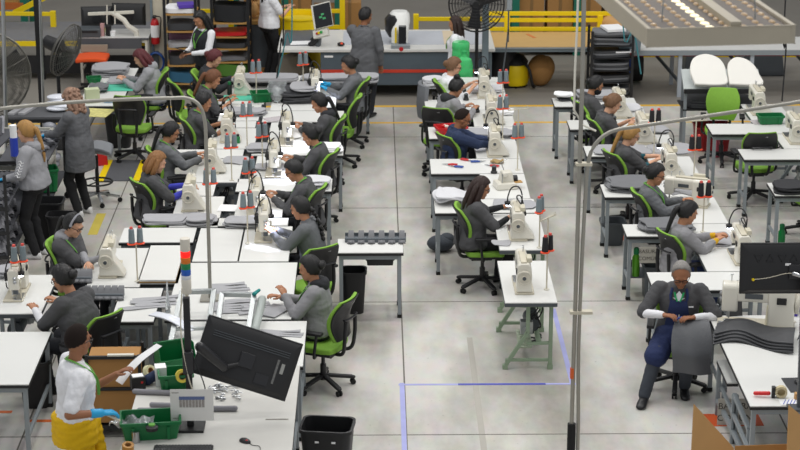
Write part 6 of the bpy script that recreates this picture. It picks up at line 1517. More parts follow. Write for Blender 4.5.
single(MB().box((0, 0, .01), (.3, .3, .02)), 'paper_stack', 'white paper on the upper shelf of the black panel rack', 'paper', PAPER, (g0.x + Wd * .8, g0.y - .2, .80), .1)
# tilted table with the two white foam pieces
a, b = GY(684, 91, 27.9), GY(763, 91, 27.9); c_, d = GY(681, 69, 28.5), GY(758, 69, 28.5)
t = thing('sloped_table', 'sloped grey table with black front ledge at right', 'table', ((a.x + b.x) / 2, 27.9, 0)); o = V(t.location)
m = MB(); n_ = V((0, 0, -.025)); q = [p - o for p in (a, b, d, c_)]; m.add(q + [p + n_ for p in q], [(0, 1, 2, 3), (7, 6, 5, 4), (0, 4, 5, 1), (1, 5, 6, 2), (2, 6, 7, 3), (3, 7, 4, 0)]); m.build('tabletop', mk('grey board', 'b6bcba', .4), t)
m = MB(); m.beam(q[0] - V((0, .02, -.0)), q[1] - V((0, .02, 0)), .05, .06); m.build('front_ledge', BLACKEDGE, t)
m = MB(); m.bb(q[0].x, q[1].x - .1, .02, .6, q[0].z - .3, q[0].z - .28); m.build('lower_shelf', BLACKEDGE, t)
for p in q: m = MB(); m.bb(p.x - .02 + (.03 if p.x < 0 else -.03), p.x + .02 + (.03 if p.x < 0 else -.03), p.y - .02 + (.04 if p.y < .3 else -.04), p.y + .02 + (.04 if p.y < .3 else -.04), 0, p.z - .02); m.build('leg', STEEL, t)
for k, (px0, px1, nm) in enumerate(((692, 727, 'left of two white foam seat pads standing on the sloped table'), (729, 761, 'right of two white foam seat pads standing on the sloped table'))):
    A, B = GY(px0, 89, 27.93), GY(px1, 89, 27.93); w_ = B.x - A.x; sl = math.atan2(c_.z - a.z, .6)
    poly = [(-w_ * .42, 0), (w_ * .44, 0), (w_ * .5, .22), (w_ * .46, .38), (w_ * .3, .50), (0, .56), (-w_ * .3, .52), (-w_ * .46, .42), (-w_ * .52, .24)]
    if k: poly = [(-w_ * .5, 0), (w_ * .5, 0), (w_ * .46, .2), (w_ * .34, .36), (w_ * .1, .47), (-w_ * .2, .5), (-w_ * .42, .42), (-w_ * .5, .3)]
    pl = [(p.x, p.y) for p in spline([V((x, y, 0)) for x, y in poly + poly[:1]], 5)[:-1]]
    al = R(38); Mt = Matrix(((1, 0, 0), (0, math.cos(al), -math.sin(al)), (0, math.sin(al), math.cos(al))))
    m = MB(); m.prism(pl, .0, .07, Mt); single(m, 'foam_pad', nm, 'foam pad', mk('white foam', 'efece4', .8, var=.03), (A + B) / 2 + V((0, .0, .03)), 0, None, .015)
for k in range(3):
    o = bpy.data.objects.new('cut_cloth', sheet_mesh(.95, .5, .03, 80 + k, .006, FABRICD, .04)); C.objects.link(o); o.location = (q[0].x + .55 + (a.x + b.x) / 2, 28.2, a.z - .279 + k * .036); tag(o, 'dark panel in the stack on the shelf of the sloped table', 'fabric panel', 'dark panels on the sloped table shelf')
t = tote('red plastic crate on the floor under the empty table at right', G(712, 150, 0).x, G(712, 150, 0).y + .1, 0, .5, .4, .36, 0, REDD, 'crate')
single(MB().lathe([(.035, 0), (.036, .2), (.02, .24), (.02, .3), (.01, .33)], n=14), 'spray_can', 'red and white spray bottle beside the red crate', 'spray bottle', mk('pinkish red plastic', 'd0566a', .4), (G(717, 157, 0).x, G(717, 157, 0).y, 0))
# water jugs
for px, py, yy, nm in ((464, 86, 29.52, 'front green water jug beside the woman in white top'), (460.5, 77, 29.79, 'rear green water jug behind the woman in white top')):
    q = GY(px, py, yy); bx = q.x; zb = q.z; rr = .135
    t = thing('water_jug', nm, 'jug', (bx, yy, zb)); JZ = zb if yy > 29.7 else JZ0 if False else zb
    fl = (lambda p: [(a, .55 - z) for a, z in p][::-1]) if yy > 29.7 else (lambda p: p)
    m = MB(); m.lathe(fl([(rr * .9, 0), (rr, .02), (rr, .1), (rr * .95, .12), (rr, .14), (rr, .28), (rr * .95, .3), (rr, .32), (rr * .8, .42), (rr * .35, .46), (rr * .3, .52)]), n=24); m.build('jug_body', GLASSJUG, t); m = MB(); m.lathe(fl([(rr * .33, .5), (rr * .33, .54), (.02, .55)]), n=14); m.build('cap', mk('jug cap', '2fa35a', .4), t)
JA, JB = GY(464, 86, 29.52).z, GY(460.5, 77, 29.79).z
t = thing('jug_stand', 'grey stand under the green water jugs', 'stand', (GY(462, 60, 29.86).x, 29.86, 0)); m = MB(); m.bb(-.2, .2, -.50, -.22, JA - .04, JA - .002); m.build('lower_shelf', STEELD, t); m = MB(); m.bb(-.2, .2, -.2, .08, JB - .04, JB - .002); m.build('upper_shelf', STEELD, t)
for x in (-.22, .22):
    for y, h_ in ((-.47, JA - .03), (.05, JB - .03)): m = MB(); m.bb(x - .02, x + .02, y - .02, y + .02, 0, h_); m.build('leg', STEELD, t)
# fans
pedestal_fan('large pedestal fan facing the camera at the top centre', GY(476.5, 4, 30.6), .43, (-.12, -1, .1), 0, guard=BLACK, rings=9)
pedestal_fan('tilted black pedestal fan seen edge-on at upper left', GY(66, 50, 28.9), .40, (.9, -.3, -.33), 0, guard=mk('dark wire', '55534e', .5))
pedestal_fan('huge silver-guarded fan cut by the left edge', GY(-14, 76, 27.2), .62, (.35, -1, -.05), 0, guard=mk('silver wire', '77756e', .45, metal=.5), rings=30)
bz = GY(485, 80, 31.0); t = thing('steel_post', 'grey square post beside the top centre fan', 'post', (bz.x, 31.05, 0)); m = MB(); m.bb(-.05, .05, -.05, .05, 0, 1.75); m.build('upright', mk('blue grey steel', '76838a', .5), t)
m = MB(); m.box((0, 0, .01), (.16, .16, .02)); m.build('base_plate', STEELD, t)
# yellow barrel and cabinet with crumpled paper
g = G(293, 67, 0); t = thing('barrel', 'big yellow barrel behind the woman in the white tee', 'barrel', (g.x + .14, 32.9, 0)); m = MB(); m.lathe([(.36, 0), (.38, .03), (.38, .95), (.4, .97), (.4, 1.0), (.37, 1.0), (.37, .05)], n=30); m.build('barrel_wall', YELLOW, t); m = MB(); m.lathe([(.36, .9), (.36, .92)], n=30); m.build('liner', mk('yellow liner', 'd9c02a', .6), t)
g = G(258, 62, 0); t = thing('cabinet', 'dark grey cabinet with wooden top beside the woman in white tee', 'cabinet', (G(259, 62, 0).x, 33.1, 0)); m = MB(); m.bb(-.3, .3, -.3, .3, .12, .86); m.build('body', mk('dark slate cabinet', '4b5157', .6), t); m = MB(); m.bb(-.33, .33, -.33, .33, .86, .92); m.build('wooden_top', WOOD, t); m = MB(); m.bb(-.32, .32, -.32, .32, 0, .12); m.build('plinth', CARD, t)
m = MB()
for i in range(16): a = i * 2.4; m.ell((.2 * math.cos(a) * (i % 4) / 3, .12 * math.sin(a), .12 + .03 * i), (.15 - .006 * i, .1, .07), Matrix.Rotation(a, 3, 'Y'))
single(m, 'crumpled_paper', 'crumpled brown kraft paper heaped on the dark cabinet', 'paper', CARDL, (G(259, 62, 0).x - .02, 33.0, .92), 0, None, 0, 20)
# two shelf racks of rolled and flat material
def shelf_rack(label, px0, px1, y, zs, h, items, d=.6):
    x0, x1 = GY(px0, 60, y).x, GY(px1, 60, y).x; W = x1 - x0
    t = thing('shelf_rack', label, 'rack', (x0, y, 0))
    for x in (0, W):
        for yy in (0, d): m = MB(); m.bb(x - .022, x + .022, yy - .022, yy + .022, 0, h); m.build('upright', BLACK, t)
    for z in zs: m = MB(); m.bb(0, W, 0, d, z - .025, z); m.build('shelf', WOOD, t)
    for (k, w, hh, mm, nm, lb, dx) in items:
        z = zs[k] + .002; n = 1
        me = sheet_mesh(W * w, d * .8, hh, int(k * 10 + w * 100 + hh * 1000), .012, mm, .05)
        o = bpy.data.objects.new(nm, me); C.objects.link(o); o.location = (x0 + W * .5 + dx, y + d * .42, z); tag(o, lb, 'material')
pk = mk('mauve cloth', '7d5a6e', .8); bl = mk('steel blue bag', '2b5f7c', .6); pu = mk('violet sheet', '5b3fae', .5); og = mk('olive green cloth', '4f7d2c', .8)
shelf_rack('black rack with mauve and blue rolls beside the cream column', 166, 197, 31.6, (.14, .44, .72, 1.0, 1.28), 1.9, ((0, .9, .16, bl, 'folded_bag', 'steel blue folded bag at the bottom of the rack beside the column', 0), (1, .85, .14, FABRICD, 'cloth_bundle', 'dark cloth bundle on the second shelf of the rack beside the column', 0), (2, .9, .05, FABRICL, 'cloth_bundle', 'grey folded bundle on the middle shelf of the rack beside the column', 0), (3, .9, .1, FABRICD, 'cloth_bundle', 'dark bundle on the fourth shelf of the rack beside the column', 0), (4, .95, .07, PAPER, 'paper_stack', 'white sheets on the upper shelf of the rack beside the column', 0)))
for z, nm in ((.16, 'lowest'), (.46, 'second'), (.74, 'third')):
    m = MB(); m.cyl((-.22, 0, .08), (.22, 0, .08), .08, n=16); single(m, 'cloth_roll', '%s mauve cloth roll at the back of the rack beside the column' % nm, 'cloth roll', pk, (GY(181, 60, 31.6).x, 32.06, z))
single(MB().box((0, 0, .03), (.26, .3, .05)), 'folder', 'violet folder on top of the rack beside the column', 'folder', pu, (GY(186, 35, 31.6).x, 31.75, 1.37), .2)
shelf_rack('black rack with red tray and green cloth behind the woman in black vest', 213, 249, 32.0, (.14, .4, .62, .82, 1.05), 1.55, ((0, .9, .2, og, 'cloth_bundle', 'olive green cloth at the bottom of the rack behind the black-vest woman', 0), (1, .9, .06, FABRIC, 'cloth_bundle', 'grey panel bundle on the second shelf behind the black-vest woman', 0), (2, .9, .07, FABRICD, 'cloth_bundle', 'charcoal bundle on the middle shelf behind the black-vest woman', 0), (3, .98, .05, RED, 'tray', 'red tray on the fourth shelf behind the black-vest woman', 0), (4, .9, .26, mk('black bale', '202124', .8), 'bale', 'thick black bale on the upper shelf behind the black-vest woman', 0)))
g = GY(231, 17, 32.0); m = MB(); m.box((0, 0, .06), (.66, .55, .14), taper=.92); single(m, 'lid_case', 'slate grey case on top of the rack behind the black-vest woman', 'case', mk('slate case', '596067', .6), (g.x, 32.3, 1.44), 0, None, .02)
# extinguisher on the column
g = GY(155.5, 38, 32.22); t = thing('fire_extinguisher', 'red fire extinguisher hanging on the cream column', 'fire extinguisher', (g.x, 32.2, GY(155, 44, 32.2).z)); m = MB(); m.lathe([(.05, 0), (.065, .01), (.07, .03), (.07, .34), (.05, .4), (.025, .43)], n=20); m.build('cylinder', RED, t); m = MB(); m.lathe([(.0715, .12), (.0715, .32)], n=20); m.build('label_band', PAPER, t); m = MB(); m.box((0, -.02, .46), (.05, .12, .03)); m.cyl((0, 0, .42), (0, 0, .47), .02); m.build('valve', BLACK, t); m = MB(); m.tube(spline([(.02, 0, .46), (.1, -.02, .44), (.09, -.02, .25), (.075, -.02, .1)], 5), .01, 6); m.build('hose', BLACK, t); m = MB(); m.box((0, .07, .25), (.1, .04, .1)); m.build('bracket', BLACK, t)
g = GY(152, 30, 32.25); single(MB().tube([(0, 0, -.85), (0, 0, 1.6)], .022, 8), 'conduit', 'blue grey conduit running up the cream column', 'conduit', mk('blue grey steel', '76838a', .5), (g.x, 32.27, g.z))
t = thing('hose_reel', 'coiled blue hose hanging at the foot of the cream column', 'hose', (GY(156, 62, 32.2).x, 32.2, GY(156, 62, 32.2).z + .0)); m = MB()
for q in range(4): m.tube([(.13 * math.cos(a), -.02 * q + .02, .16 * math.sin(a)) for a in [2 * PI * i / 20 for i in range(21)]], .016, 6)
m.build('coil', mk('blue hose', '1d4f9a', .4), t); m = MB(); m.box((0, .05, .02), (.08, .06, .3)); m.build('hook', STEELD, t)
# desk with two monitors on a white arm
g0, g1 = G(76, 40, .80), G(140, 40, .80)
work_table('light grey desk with dark front under two monitors at upper left', g0.x, g1.x + .12, 32.05, 32.75, .80, name='desk', top=TOPW, edge=mk('dark desk edge', '55565a', .6), leg=CREAM)
dm = MB(); dm.box((0, 0, 0), (g1.x - g0.x, .02, .15)); single(dm, 'cable_tray', 'dark grey modesty panel under the desk at upper left', 'panel', mk('dark desk edge', '55565a', .6), ((g0.x + g1.x) / 2, 32.06, .69))
monitor('left of two black monitors seen from behind at upper left', GY(97, 16, 32.55), .52, .32, R(180 + 4), .05); monitor('right of two black monitors seen from behind at upper left', GY(129, 14, 32.5), .56, .36, R(180 - 6), .05)
a, b, c_ = GY(88, 14, 32.28), GY(134, 12, 32.28), GY(113, 13, 32.28)
t = thing('monitor_bracket', 'white double monitor arm bracket at upper left', 'monitor arm', c_); m = MB(); m.beam(a - c_, b - c_, .05, .05); m.build('crossbar', CREAM, t, .005); m = MB(); m.tube([p - c_ for p in (GY(113, 13, 32.28), GY(124, 20, 32.22), GY(128, 26, 32.2), GY(136, 31, 32.2), GY(137, 37, 32.2))], .045, 8); m.build('arm', CREAM, t); m = MB()
for px in (107, 115): m.beam(GY(px, 5, 32.24) - c_, GY(px, 24, 32.24) - c_, .02)
m.build('bracket', CREAM, t)
t = thing('printer', 'low dark printer on the desk at upper left', 'printer', G(90, 36.5, .8) - V((0, .1, 0))); m = MB(); m.box((0, .15, .07), (.36, .3, .14)); m.build('housing', STEELD, t, .01); m = MB(); m.box((0, .0, .1), (.28, .02, .03)); m.build('paper_slot', BLACK, t)
for px, mm, lb in ((102, mk('pinkish file', 'c79a98', .6), 'pink file binder on the desk at upper left'), (108, BLACK, 'black pot with green lid on the desk at upper left'), (112, PAPER, 'small white cup on the desk at upper left')):
    g = G(px, 37, .8); single(MB().bb(-.03, .03, -.05, .05, 0, .2) if px == 102 else MB().lathe([(.045, 0), (.05, .16 if px == 108 else .08), (.04, .17 if px == 108 else .085)], n=16), 'binder' if px == 102 else 'pot' if px == 108 else 'cup', lb, 'desk item', mm, (g.x, g.y + .1, .802))
for px in (94, 103): g = GY(px, 30, 32.45); single(MB().box((0, 0, 0), (.075, .004, .075)), 'sticky_note', '%s yellow sticky note below the left monitor' % ('left' if px == 94 else 'right'), 'note', mk('yellow note', 'e8e070', .8), g)
# orange seated office chair
t = thing('office_chair', 'office chair with bright orange seat under the desk at upper left', 'chair', (G(97, 66, .3).x, 31.72, 0)); m = MB(); slab(m, lambda u, v: V(((u - .5) * .5, (v - .5) * .46, .5 + .02 * math.sin(u * PI))), (0, 0, .07), 10, 8); m.build('seat', mk('orange upholstery', 'e0531c', .8), t, .02); m = MB(); slab(m, lambda u, v: V(((u - .5) * .44, (.2 + .04 * v), .585 + .12 * v)), (0, .03, 0), 8, 8); m.build('backrest', mk('taupe mesh', '8b7d6c', .8), t, .01)
m = MB(); m.cyl((0, 0, .1), (0, 0, .5), .03); m.build('gas_lift', BLACK, t)
m = MB()
for i in range(5): a = i * 2 * PI / 5; m.beam((0, 0, .1), (.28 * math.cos(a), .28 * math.sin(a), .06), .04)
m.build('star_base', BLACK, t)
# work table of the red-haired worker and the black cart before it
work_table('work table of the red-haired worker with teal mat', G(88, 86, .75).x, -3.62, 27.75, 30.1, .75, name='work_table', top=WHITE)
gp(95, 130, 64, 76, 5, 'grey panel in the pile behind the teal mat of red-haired worker', 'panel pile behind the teal mat', FABRICL, .02, z=.753, seed=90, d=.5)
gp(110, 128, 77, 84, 2, 'pale grey sheet under the hands of the red-haired worker', 'sheets before the red-haired worker', FABRICL, .006, z=.763, seed=91, d=.4)
gp(90, 108, 84, 95, 3, 'crumpled grey panel at the front of the red-haired worker table', 'crumpled panels by the red-haired worker', FABRIC, .012, z=.753, seed=92, d=.4, wave=.03)
gt('small green tote on the table of the red-haired worker', 94, 82, .2, .16, .08, .2, .753)
single(MB().bb(-.1, .1, -.07, .07, 0, .2), 'tissue_box', 'pale green tissue box on the front of the red-haired worker table', 'box', mk('pale green card', 'c3cba6', .7), (G(92, 103, .75).x, G(92, 103, .75).y + .05, .753), .3, None, .004)
single(MB().cyl((0, 0, 0), (.2, .03, 0), .025).box((.12, .0, .02), (.1, .03, .03)), 'marker', 'blue and white marker beside the pale green tissue box', 'marker', mk('blue and white plastic', '8fb7d8', .5), G(104, 101, .78))
single(MB().box((0, 0, .004), (.4, .45, .006)), 'pattern_print', 'colourful pattern card on the near corner of red-haired worker table', 'card', mk('yellow green pattern', 'c9c27a', .7, var=.5, scale=18), G(97, 113, .756), -.2)
# ---------------------------------------------------------------- black carts at the left
t = thing('work_cart', 'black steel cart with grey strips on top, before the edge-on fan', 'cart', (G(56, 84, .75).x, 27.3, 0))
m = MB(); m.bb(-.42, .42, -.3, .3, .75, .78); m.build('top', mk('dark grey top', '56575a', .6), t); 
for sx in (-.4, .4):
    for sy in (-.28, .28): m = MB(); m.box((sx, sy, .375), (.04, .04, .75)); m.build('leg', BLACK, t)
m = MB(); m.bb(-.42, .42, -.3, .3, .3, .32); m.build('shelf', BLACK, t); m = MB(); m.bb(-.43, .43, -.31, -.29, .70, .75); m.build('front_rail', BLACK, t)
for i, px in enumerate((38, 48)):
    m = MB(); m.box((0, 0, .02), (.09, .55, .04)); single(m, 'rubber_strip', '%s grey strip lying along the top of the black cart' % ('left' if i == 0 else 'right'), 'strip', FABRICL, (G(px, 82, .78).x, 27.35, .781), -.25, None, .006)
m = MB()
for i in range(5): m.ell((.05 * (i % 2), .02 * i, .04 + .035 * i), (.16, .12, .04))
single(m, 'plastic_bag', 'white plastic bags piled at the right end of the black cart', 'bag', mk('white glossy film', 'dfe2ea', .25), (G(75, 82, .78).x, 27.35, .781))
single(MB().lathe([(.05, 0), (.05, .14)], n=16), 'roll', 'pink roll standing under the black cart top', 'roll', mk('pink roll', 'c88a98', .7), (G(52, 90, .33).x, 27.2, .321))
m = MB()
for i in range(7): m.ell((.03 * math.sin(i * 2), .03 * math.cos(i), .06 + .09 * i), (.1, .1, .07))
single(m, 'plastic_bag', 'hanging clear plastic bag beside the black cart', 'bag', mk('hazy film', 'a9abb4', .3, trans=.3), (G(82, 118, 0).x, 27.0, .05))
# machine cabinet with glass top behind the corrugated strips
t = thing('glass_cabinet', 'grey framed cabinet with clear sides behind the corrugated strips', 'cabinet', (G(46, 118, .4).x, 25.9, 0)); w_, d_, h_ = .9, .6, .82
fr = mk('pale grey frame', 'a6a49b', .5)
for sx in (-1, 1):
    for sy in (-1, 1): m = MB(); m.box((sx * w_ / 2, sy * d_ / 2, h_ / 2), (.05, .05, h_)); m.build('post', fr, t)
for z in (.12, .45, h_):
    for sy in (-1, 1): m = MB(); m.box((0, sy * d_ / 2, z), (w_, .045, .045)); m.build('rail', fr, t)
    for sx in (-1, 1): m = MB(); m.box((sx * w_ / 2, 0, z), (.045, d_, .045)); m.build('rail', fr, t)
m = MB(); m.bb(-w_ / 2, w_ / 2, -d_ / 2, d_ / 2, h_ - .005, h_); m.build('top_pane', mk('clear sheet', 'c3c8c8', .1, trans=.6, var=0), t)
m = MB(); m.bb(-w_ / 2, w_ / 2, -d_ / 2, d_ / 2, .43, .44); m.build('shelf', STEELD, t)
for i, (x, mm) in enumerate(((.15, mk('dark green bottle', '0b7a3a', .3)), (-.05, PAPER), (.28, mk('clear blue bottle', '9fc0dd', .2)))): single(MB().lathe([(.06, 0), (.065, .2), (.03, .27)], n=14), 'jar', ('green jar', 'white jar', 'pale blue jar')[i] + ' inside the grey framed cabinet', 'jar', mm, (G(46, 118, .4).x + x, 25.8, .441))
# parts carts where the two women stand: shelves full of corrugated parts
cor = mk('grey corrugated rubber', '8c8c91', .7, var=.2)
def corr_part(key=[0]):
    m = MB(); w = .05
    pts = []
    for i in range(9): pts.append((.03 * i - .12, .014 * (i % 2)))
    poly = pts + [(x, z + .03) for x, z in pts[::-1]]
    m.prism(poly, -.14, .14, Matrix(((1, 0, 0), (0, 0, 1), (0, 1, 0)))); return m
CM = corr_part().mesh('corrugated_part', cor)
CM2 = corr_part().mesh('corrugated_part', mk('dark corrugated rubber', '45464b', .7, var=.2))
def corr(x, y, z, rot, label, group, tilt=0.0, dark=False):
    o = bpy.data.objects.new('corrugated_part', CM2 if dark else CM); C.objects.link(o); o.location = (x, y, z); o.rotation_euler = (tilt, 0, rot); tag(o, label, 'rubber part', group)
def parts_cart(label, x, y, w, d, zs, h, rot=0.0):
    t = thing('parts_cart', label, 'cart', (x, y, 0), rot)
    for sx in (-1, 1):
        for sy in (-1, 1):
            m = MB(); m.box((sx * w / 2, sy * d / 2, .06 + h / 2), (.032, .032, h)); m.build('upright', BLACK, t)
            m = MB(); m.cyl((sx * w / 2, sy * d / 2 - .015, .045), (sx * w / 2, sy * d / 2 + .015, .045), .045); m.build('caster', FOOT, t)
    for z in zs:
        m = MB(); m.bb(-w / 2, w / 2, -d / 2, d / 2, z - .02, z); m.build('shelf', mk('dark shelf', '4a4b50', .6), t)
        m = MB(); m.bb(-w / 2, w / 2, -d / 2 - .01, -d / 2, z - .025, z + .02); m.build('lip', BLACK, t)
    return t
cx, cy = -4.72, 23.1
parts_cart('black parts cart with grey ribbed parts at the left edge, before the blonde woman', cx, cy, .8, 1.25, (.25, .55, .85), 1.2)
for k, z in enumerate((.25, .55, .85)):
    for i in range(8):
        for q in range(2 if k < 2 else 3): corr(cx + .22 - .3 * (i % 2), cy - .5 + .14 * i, z + .002 + .047 * q, .2 + .1 * (i % 3), 'grey ribbed rubber part on the %s shelf of the left-edge cart' % ('lower', 'middle', 'upper')[k], 'ribbed parts on the left-edge cart %s shelf' % ('lower', 'middle', 'upper')[k], 0, (i + q) % 2 == 0)
cx, cy = -4.42, 24.95
parts_cart('black parts bench before the curly-haired woman, with lower shelf', cx, cy, .62, 1.5, (.38, .92), .9)
for i in range(10): corr(cx + .0 + .02 * i, cy - .55 + .12 * i, .925 + .0, .5, 'pale ribbed strip on the bench before the curly-haired woman', 'ribbed strips before the curly-haired woman', 0, i % 2 == 1)
cx, cy = -5.12, 25.0
parts_cart('black cart with a row of tilted ribbed parts at the left, behind the blue tube', cx, cy, .7, 1.3, (.4, .98), 1.0, -.1)
for i in range(11): corr(cx + .02 + .012 * i, cy - .55 + .105 * i, 1.05, .1, 'tilted grey ribbed part in the row behind the blonde woman head', 'tilted ribbed parts in a row', .7, i % 3 == 0)
g = GY(13.5, 135, 24.3); t = thing('tube_holder', 'blue and white upright tube standing on the left cart', 'tube', (g.x, 24.3, .982)); m = MB(); m.lathe([(.05, 0), (.05, .24)], n=16); m.build('blue_section', mk('royal blue plastic', '2f45b0', .4), t); m = MB(); m.lathe([(.045, .24), (.045, .40)], n=16); m.build('white_section', PAPER, t)
# saddle stool
t = thing('saddle_stool', 'grey saddle stool on chromed star base beside the curly-haired woman', 'stool', (G(97, 205, 0).x, G(97, 202, 0).y, 0))
m = MB(); slab(m, lambda u, v: V(((u - .5) * .42, (v - .5) * .4, .66 + .09 * abs(v - .5) * 2 - .06 * (abs(u - .5) * 2) ** 2)), (0, 0, .06), 12, 10); m.build('seat', mk('grey vinyl', '6f7276', .5), t, .02)
m = MB(); m.cyl((0, 0, .12), (0, 0, .64), .025); m.build('gas_lift', BLACK, t)
m = MB(); m.tube([(.2 * math.cos(a), .2 * math.sin(a), .28) for a in [2 * PI * i / 24 for i in range(25)]], .013, 6)
for i in range(3): a = i * 2.09; m.tube([(0, 0, .28), (.2 * math.cos(a), .2 * math.sin(a), .28)], .009, 5)
m.build('foot_ring', BLACK, t)
for i in range(5):
    a = i * 2 * PI / 5; m = MB(); m.beam((0, 0, .13), (.29 * math.cos(a), .29 * math.sin(a), .075), .04, .025); l = m.build('star_arm', CHROME, t)
    m = MB(); m.cyl((.29 * math.cos(a), .29 * math.sin(a) - .012, .032), (.29 * math.cos(a), .29 * math.sin(a) + .012, .032), .032, n=12); m.build('caster', FOOT, l)
g = G(101, 168, 0); single(MB().box((0, 0, .14), (.16, .1, .28), taper=.8), 'red_can', 'red container on the floor between stool and floor mat', 'container', RED, (g.x, g.y + .15, 0), .1, None, .01)
# cables dropping from above
for px0, px1, py, y, lb, mm in ((336 / 4 * 0 + 283, 275, 92, 28.6, 'dark cable hanging down to the far sewing tables', BLACK), (292, 277, 80, 28.7, 'teal air hose hanging down beside the dark cable', mk('teal hose', '3b7f86', .4)), (509, 503, 72, 28.6, 'grey hanging power cable by the top centre fan', STEELD), (623, 641, 74, 28.4, 'teal hanging cable beside the panel rack', mk('teal hose', '3b7f86', .4)), (786, 782, 101, 27.3, 'black hanging cable pair at upper right', BLACK)):
    a = GY(px0, -12, y); b = GY(px1, py, y); single(MB().tube(spline([b - a * 0, b.lerp(a, .5) + V((.03, 0, 0)), a, V((a.x, y, 10.6))], 6), .011, 6), 'hanging_cable', lb, 'cable', mm)
g = GY(509.5, 3, 28.6); single(MB().bb(-.035, .035, -.03, .03, -.1, .1), 'inline_switch', 'grey inline switch on the hanging power cable', 'switch', STEEL, g)
# jacket over the chair of the woman in white
m = MB(); slab(m, lambda u, v: V(((u - .5) * .44 + .03 * math.sin(v * 5), -.03 - .08 * math.sin(v * PI) * .3 + .25 * (u - .5) ** 2, .98 - .5 * v)), (0, -.05, 0), 12, 10); single(m, 'draped_jacket', 'grey jacket draped over the chair back of the woman in white', 'jacket', cloth('grey draped cloth', '6f7175'), (.72, 28.08, 0), R(-80))
# ---------------------------------------------------------------- small things among the machines
def flat(name, label, cat, px, py, w, d, mm, rot=0.0, z=.784, th=.003): return single(MB().box((0, 0, th / 2), (w, d, th)), name, label, cat, mm, G(px, py, z), rot)
printm = mk('printed sheet', 'b9b2b4', .6, var=.35, scale=25)
flat('printed_sheet', 'printed photo sheet standing out between the far green tote and the lamp', 'paper', 276, 119, .3, .24, printm, .5)
flat('printed_sheet', 'printed work sheet on the far right sewing table beside the green tote', 'paper', 757, 122, .16, .22, printm, .2)
flat('work_sheet', 'white work sheet right of the cones of the honey-haired woman', 'paper', 228, 208, .22, .26, PAPER, -.1)
flat('work_sheet', 'white work sheet in front of the man in glasses and dark jacket', 'paper', 258, 208, .2, .24, FABRICW, .1)
flat('work_sheet', 'white sheet under the hands of the honey-haired woman', 'paper', 192, 214, .2, .14, FABRICL, .2)
flat('work_sheet', 'white sheet under the hands of the man in navy jacket', 'paper', 482, 149, .2, .2, FABRICW, .1)
m = MB(); m.ell((0, 0, .12), (.1, .09, .13)); slab(m, lambda u, v: V(((u - .5) * .26 + .02 * math.sin(v * 9), .03 * math.sin(u * 8), .1 + .2 * v)), (0, .004, 0), 10, 6)
single(m, 'plastic_bag', 'clear plastic bag standing beside the dark pile of the gloved woman', 'bag', CLEARP, G(277, 102, .784))
for px, py, lb in ((494, 173, 'black pot on the table corner behind the overlock machine'), (477, 112, 'black pot beside the machine of the top-bun worker'), (466, 100, 'dark bobbin tray beside the woman in white top'), (614, 123, 'black pot beside the worker with low light-brown bun'), (690, 190, 'black pot left of the flat machine before safety-glasses woman')):
    t = thing('small_pot', lb, 'pot', G(px, py, .784)); m = MB(); m.lathe([(.04, 0), (.042, .02), (.03, .03), (.028, .08), (.035, .085)], n=16); m.build('pot_body', BLACK, t); m = MB(); m.lathe([(.033, .083), (.02, .1)], n=12); m.build('lid', STEELD, t)
def scissors(label, px, py, rot):
    t = thing('scissors', label, 'scissors', G(px, py, .786), rot)
    for s in (-1, 1):
        m = MB(); m.beam((-.01, s * .004, .004), (.11, -s * .006, .004), .014, .004); m.build('blade', CHROME, t)
        m = MB(); m.tube([(-.06 + .03 * math.cos(a), s * .022 + .017 * math.sin(a), .006) for a in [2 * PI * i / 10 for i in range(11)]], .005, 5); m.build('handle', BLACK, t)
scissors('black-handled scissors on the table below the ginger woman teal mat', 247, 108, .6); scissors('black-handled scissors on the table of the woman with red hair tie', 312, 128, 2.2)
scissors('black-handled scissors beside the machine of the blonde-ponytailed woman', 690, 178, 1.2); scissors('black-handled scissors on the bench of the grey-haired man near the wire hook', 785, 372, 2.6)
# dark drawer under the side table in the aisle, thin shelf bar
t = thing('under_tray', 'dark shallow tray with papers hung under the seat-rail side table', 'tray', (.06, 21.2, .60)); m = MB(); hollow(m, .3, .24, .09, .006, .96, .02, 3); m.build('tray_body', BLACK, t); m = MB(); m.box((-.03, -.02, .05), (.18, .16, .02), .1); m.build('papers', PAPER, t)
for sx in (-.14, .14): m = MB(); m.bb(sx - .01, sx + .01, -.1, .1, .08, .135); m.build('hanger', BLACK, t)
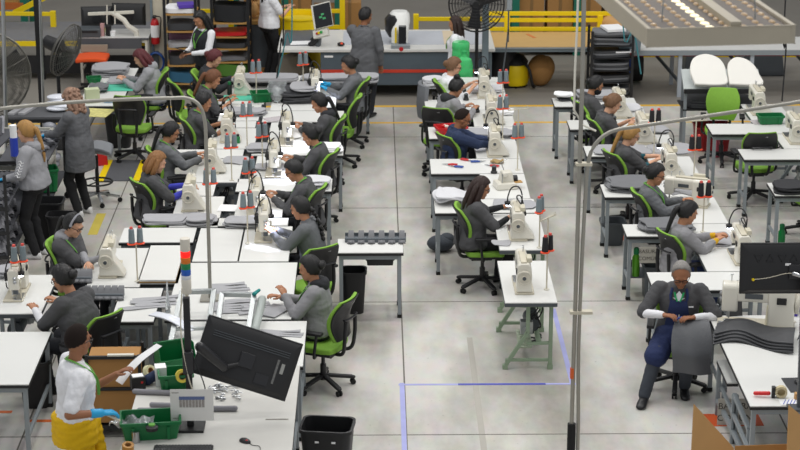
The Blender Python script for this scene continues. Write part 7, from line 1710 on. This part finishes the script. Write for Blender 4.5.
# bag under the side table of the curly-haired woman
g = G(441, 256, 0); m = MB(); m.ell((0, 0, .1), (.17, .14, .1)); m.ell((.08, .03, .14), (.1, .1, .08)); single(m, 'cloth_bag', 'dark cloth bag on the floor behind the curly brown-haired woman chair', 'bag', cloth('dark bag cloth', '3b4047'), (g.x, g.y + .2, 0))
# orange container and black box under the row by the safety-glasses woman
g = G(641, 228, 0); single(MB().box((0, 0, .15), (.3, .3, .3), taper=.95), 'grey_box', 'grey plastic box under the table before the light grey knit woman', 'box', STEELD, (g.x + .3, g.y + .25, 0), .1, None, .01)
m = MB()
for q in range(10): a = q * .7; m.tube(spline([(.1 * math.cos(a), .1 * math.sin(a), .02 + .008 * q), (.12 * math.cos(a + 1), .12 * math.sin(a + 1), .03 + .008 * q), (.1 * math.cos(a + 2), .1 * math.sin(a + 2), .03 + .008 * q)], 4), .008, 5)
single(m, 'cable_coil', 'coil of black cable on the floor under the sage green stand', 'cable', BLACK, (1.68, 20.2, .0))
# small point lamps: the needle lights of the machines on the left-facing row
for x, y in ((-1.30, 22.33), (-1.17, 24.0), (-1.16, 21.4), (-1.07, 25.45), (-.76, 27.91), (-3.72, 19.5)):
    l = bpy.data.lights.new('needle_lamp', 'SPOT'); l.energy = 7; l.color = (.72, .76, 1); l.spot_size = 1.9; l.shadow_soft_size = .02
    o = bpy.data.objects.new('needle_lamp', l); C.objects.link(o); o.location = (x + .0, y - .03, 1.03)
# ---------------------------------------------------------------- camera, light, view
cam = bpy.data.cameras.new('camera'); co = bpy.data.objects.new('camera', cam); C.objects.link(co)
co.matrix_world = Matrix((( CR.x, CU.x, -CF.x, 0), (CR.y, CU.y, -CF.y, 0), (CR.z, CU.z, -CF.z, CAMH), (0, 0, 0, 1)))
cam.sensor_width = 36; cam.lens = FPX * 36 / 800; cam.clip_end = 200
bpy.context.scene.camera = co
vs = bpy.context.scene.view_settings
vs.view_transform = 'Standard'; vs.look = 'None'; vs.gamma = 1.0; vs.use_curve_mapping = False; vs.exposure = EXPO
bpy.context.scene.cycles.max_bounces = 6
bpy.context.scene.cycles.use_denoising = True
cam.dof.use_dof = True; cam.dof.focus_distance = 21.5; cam.dof.aperture_fstop = 3.4
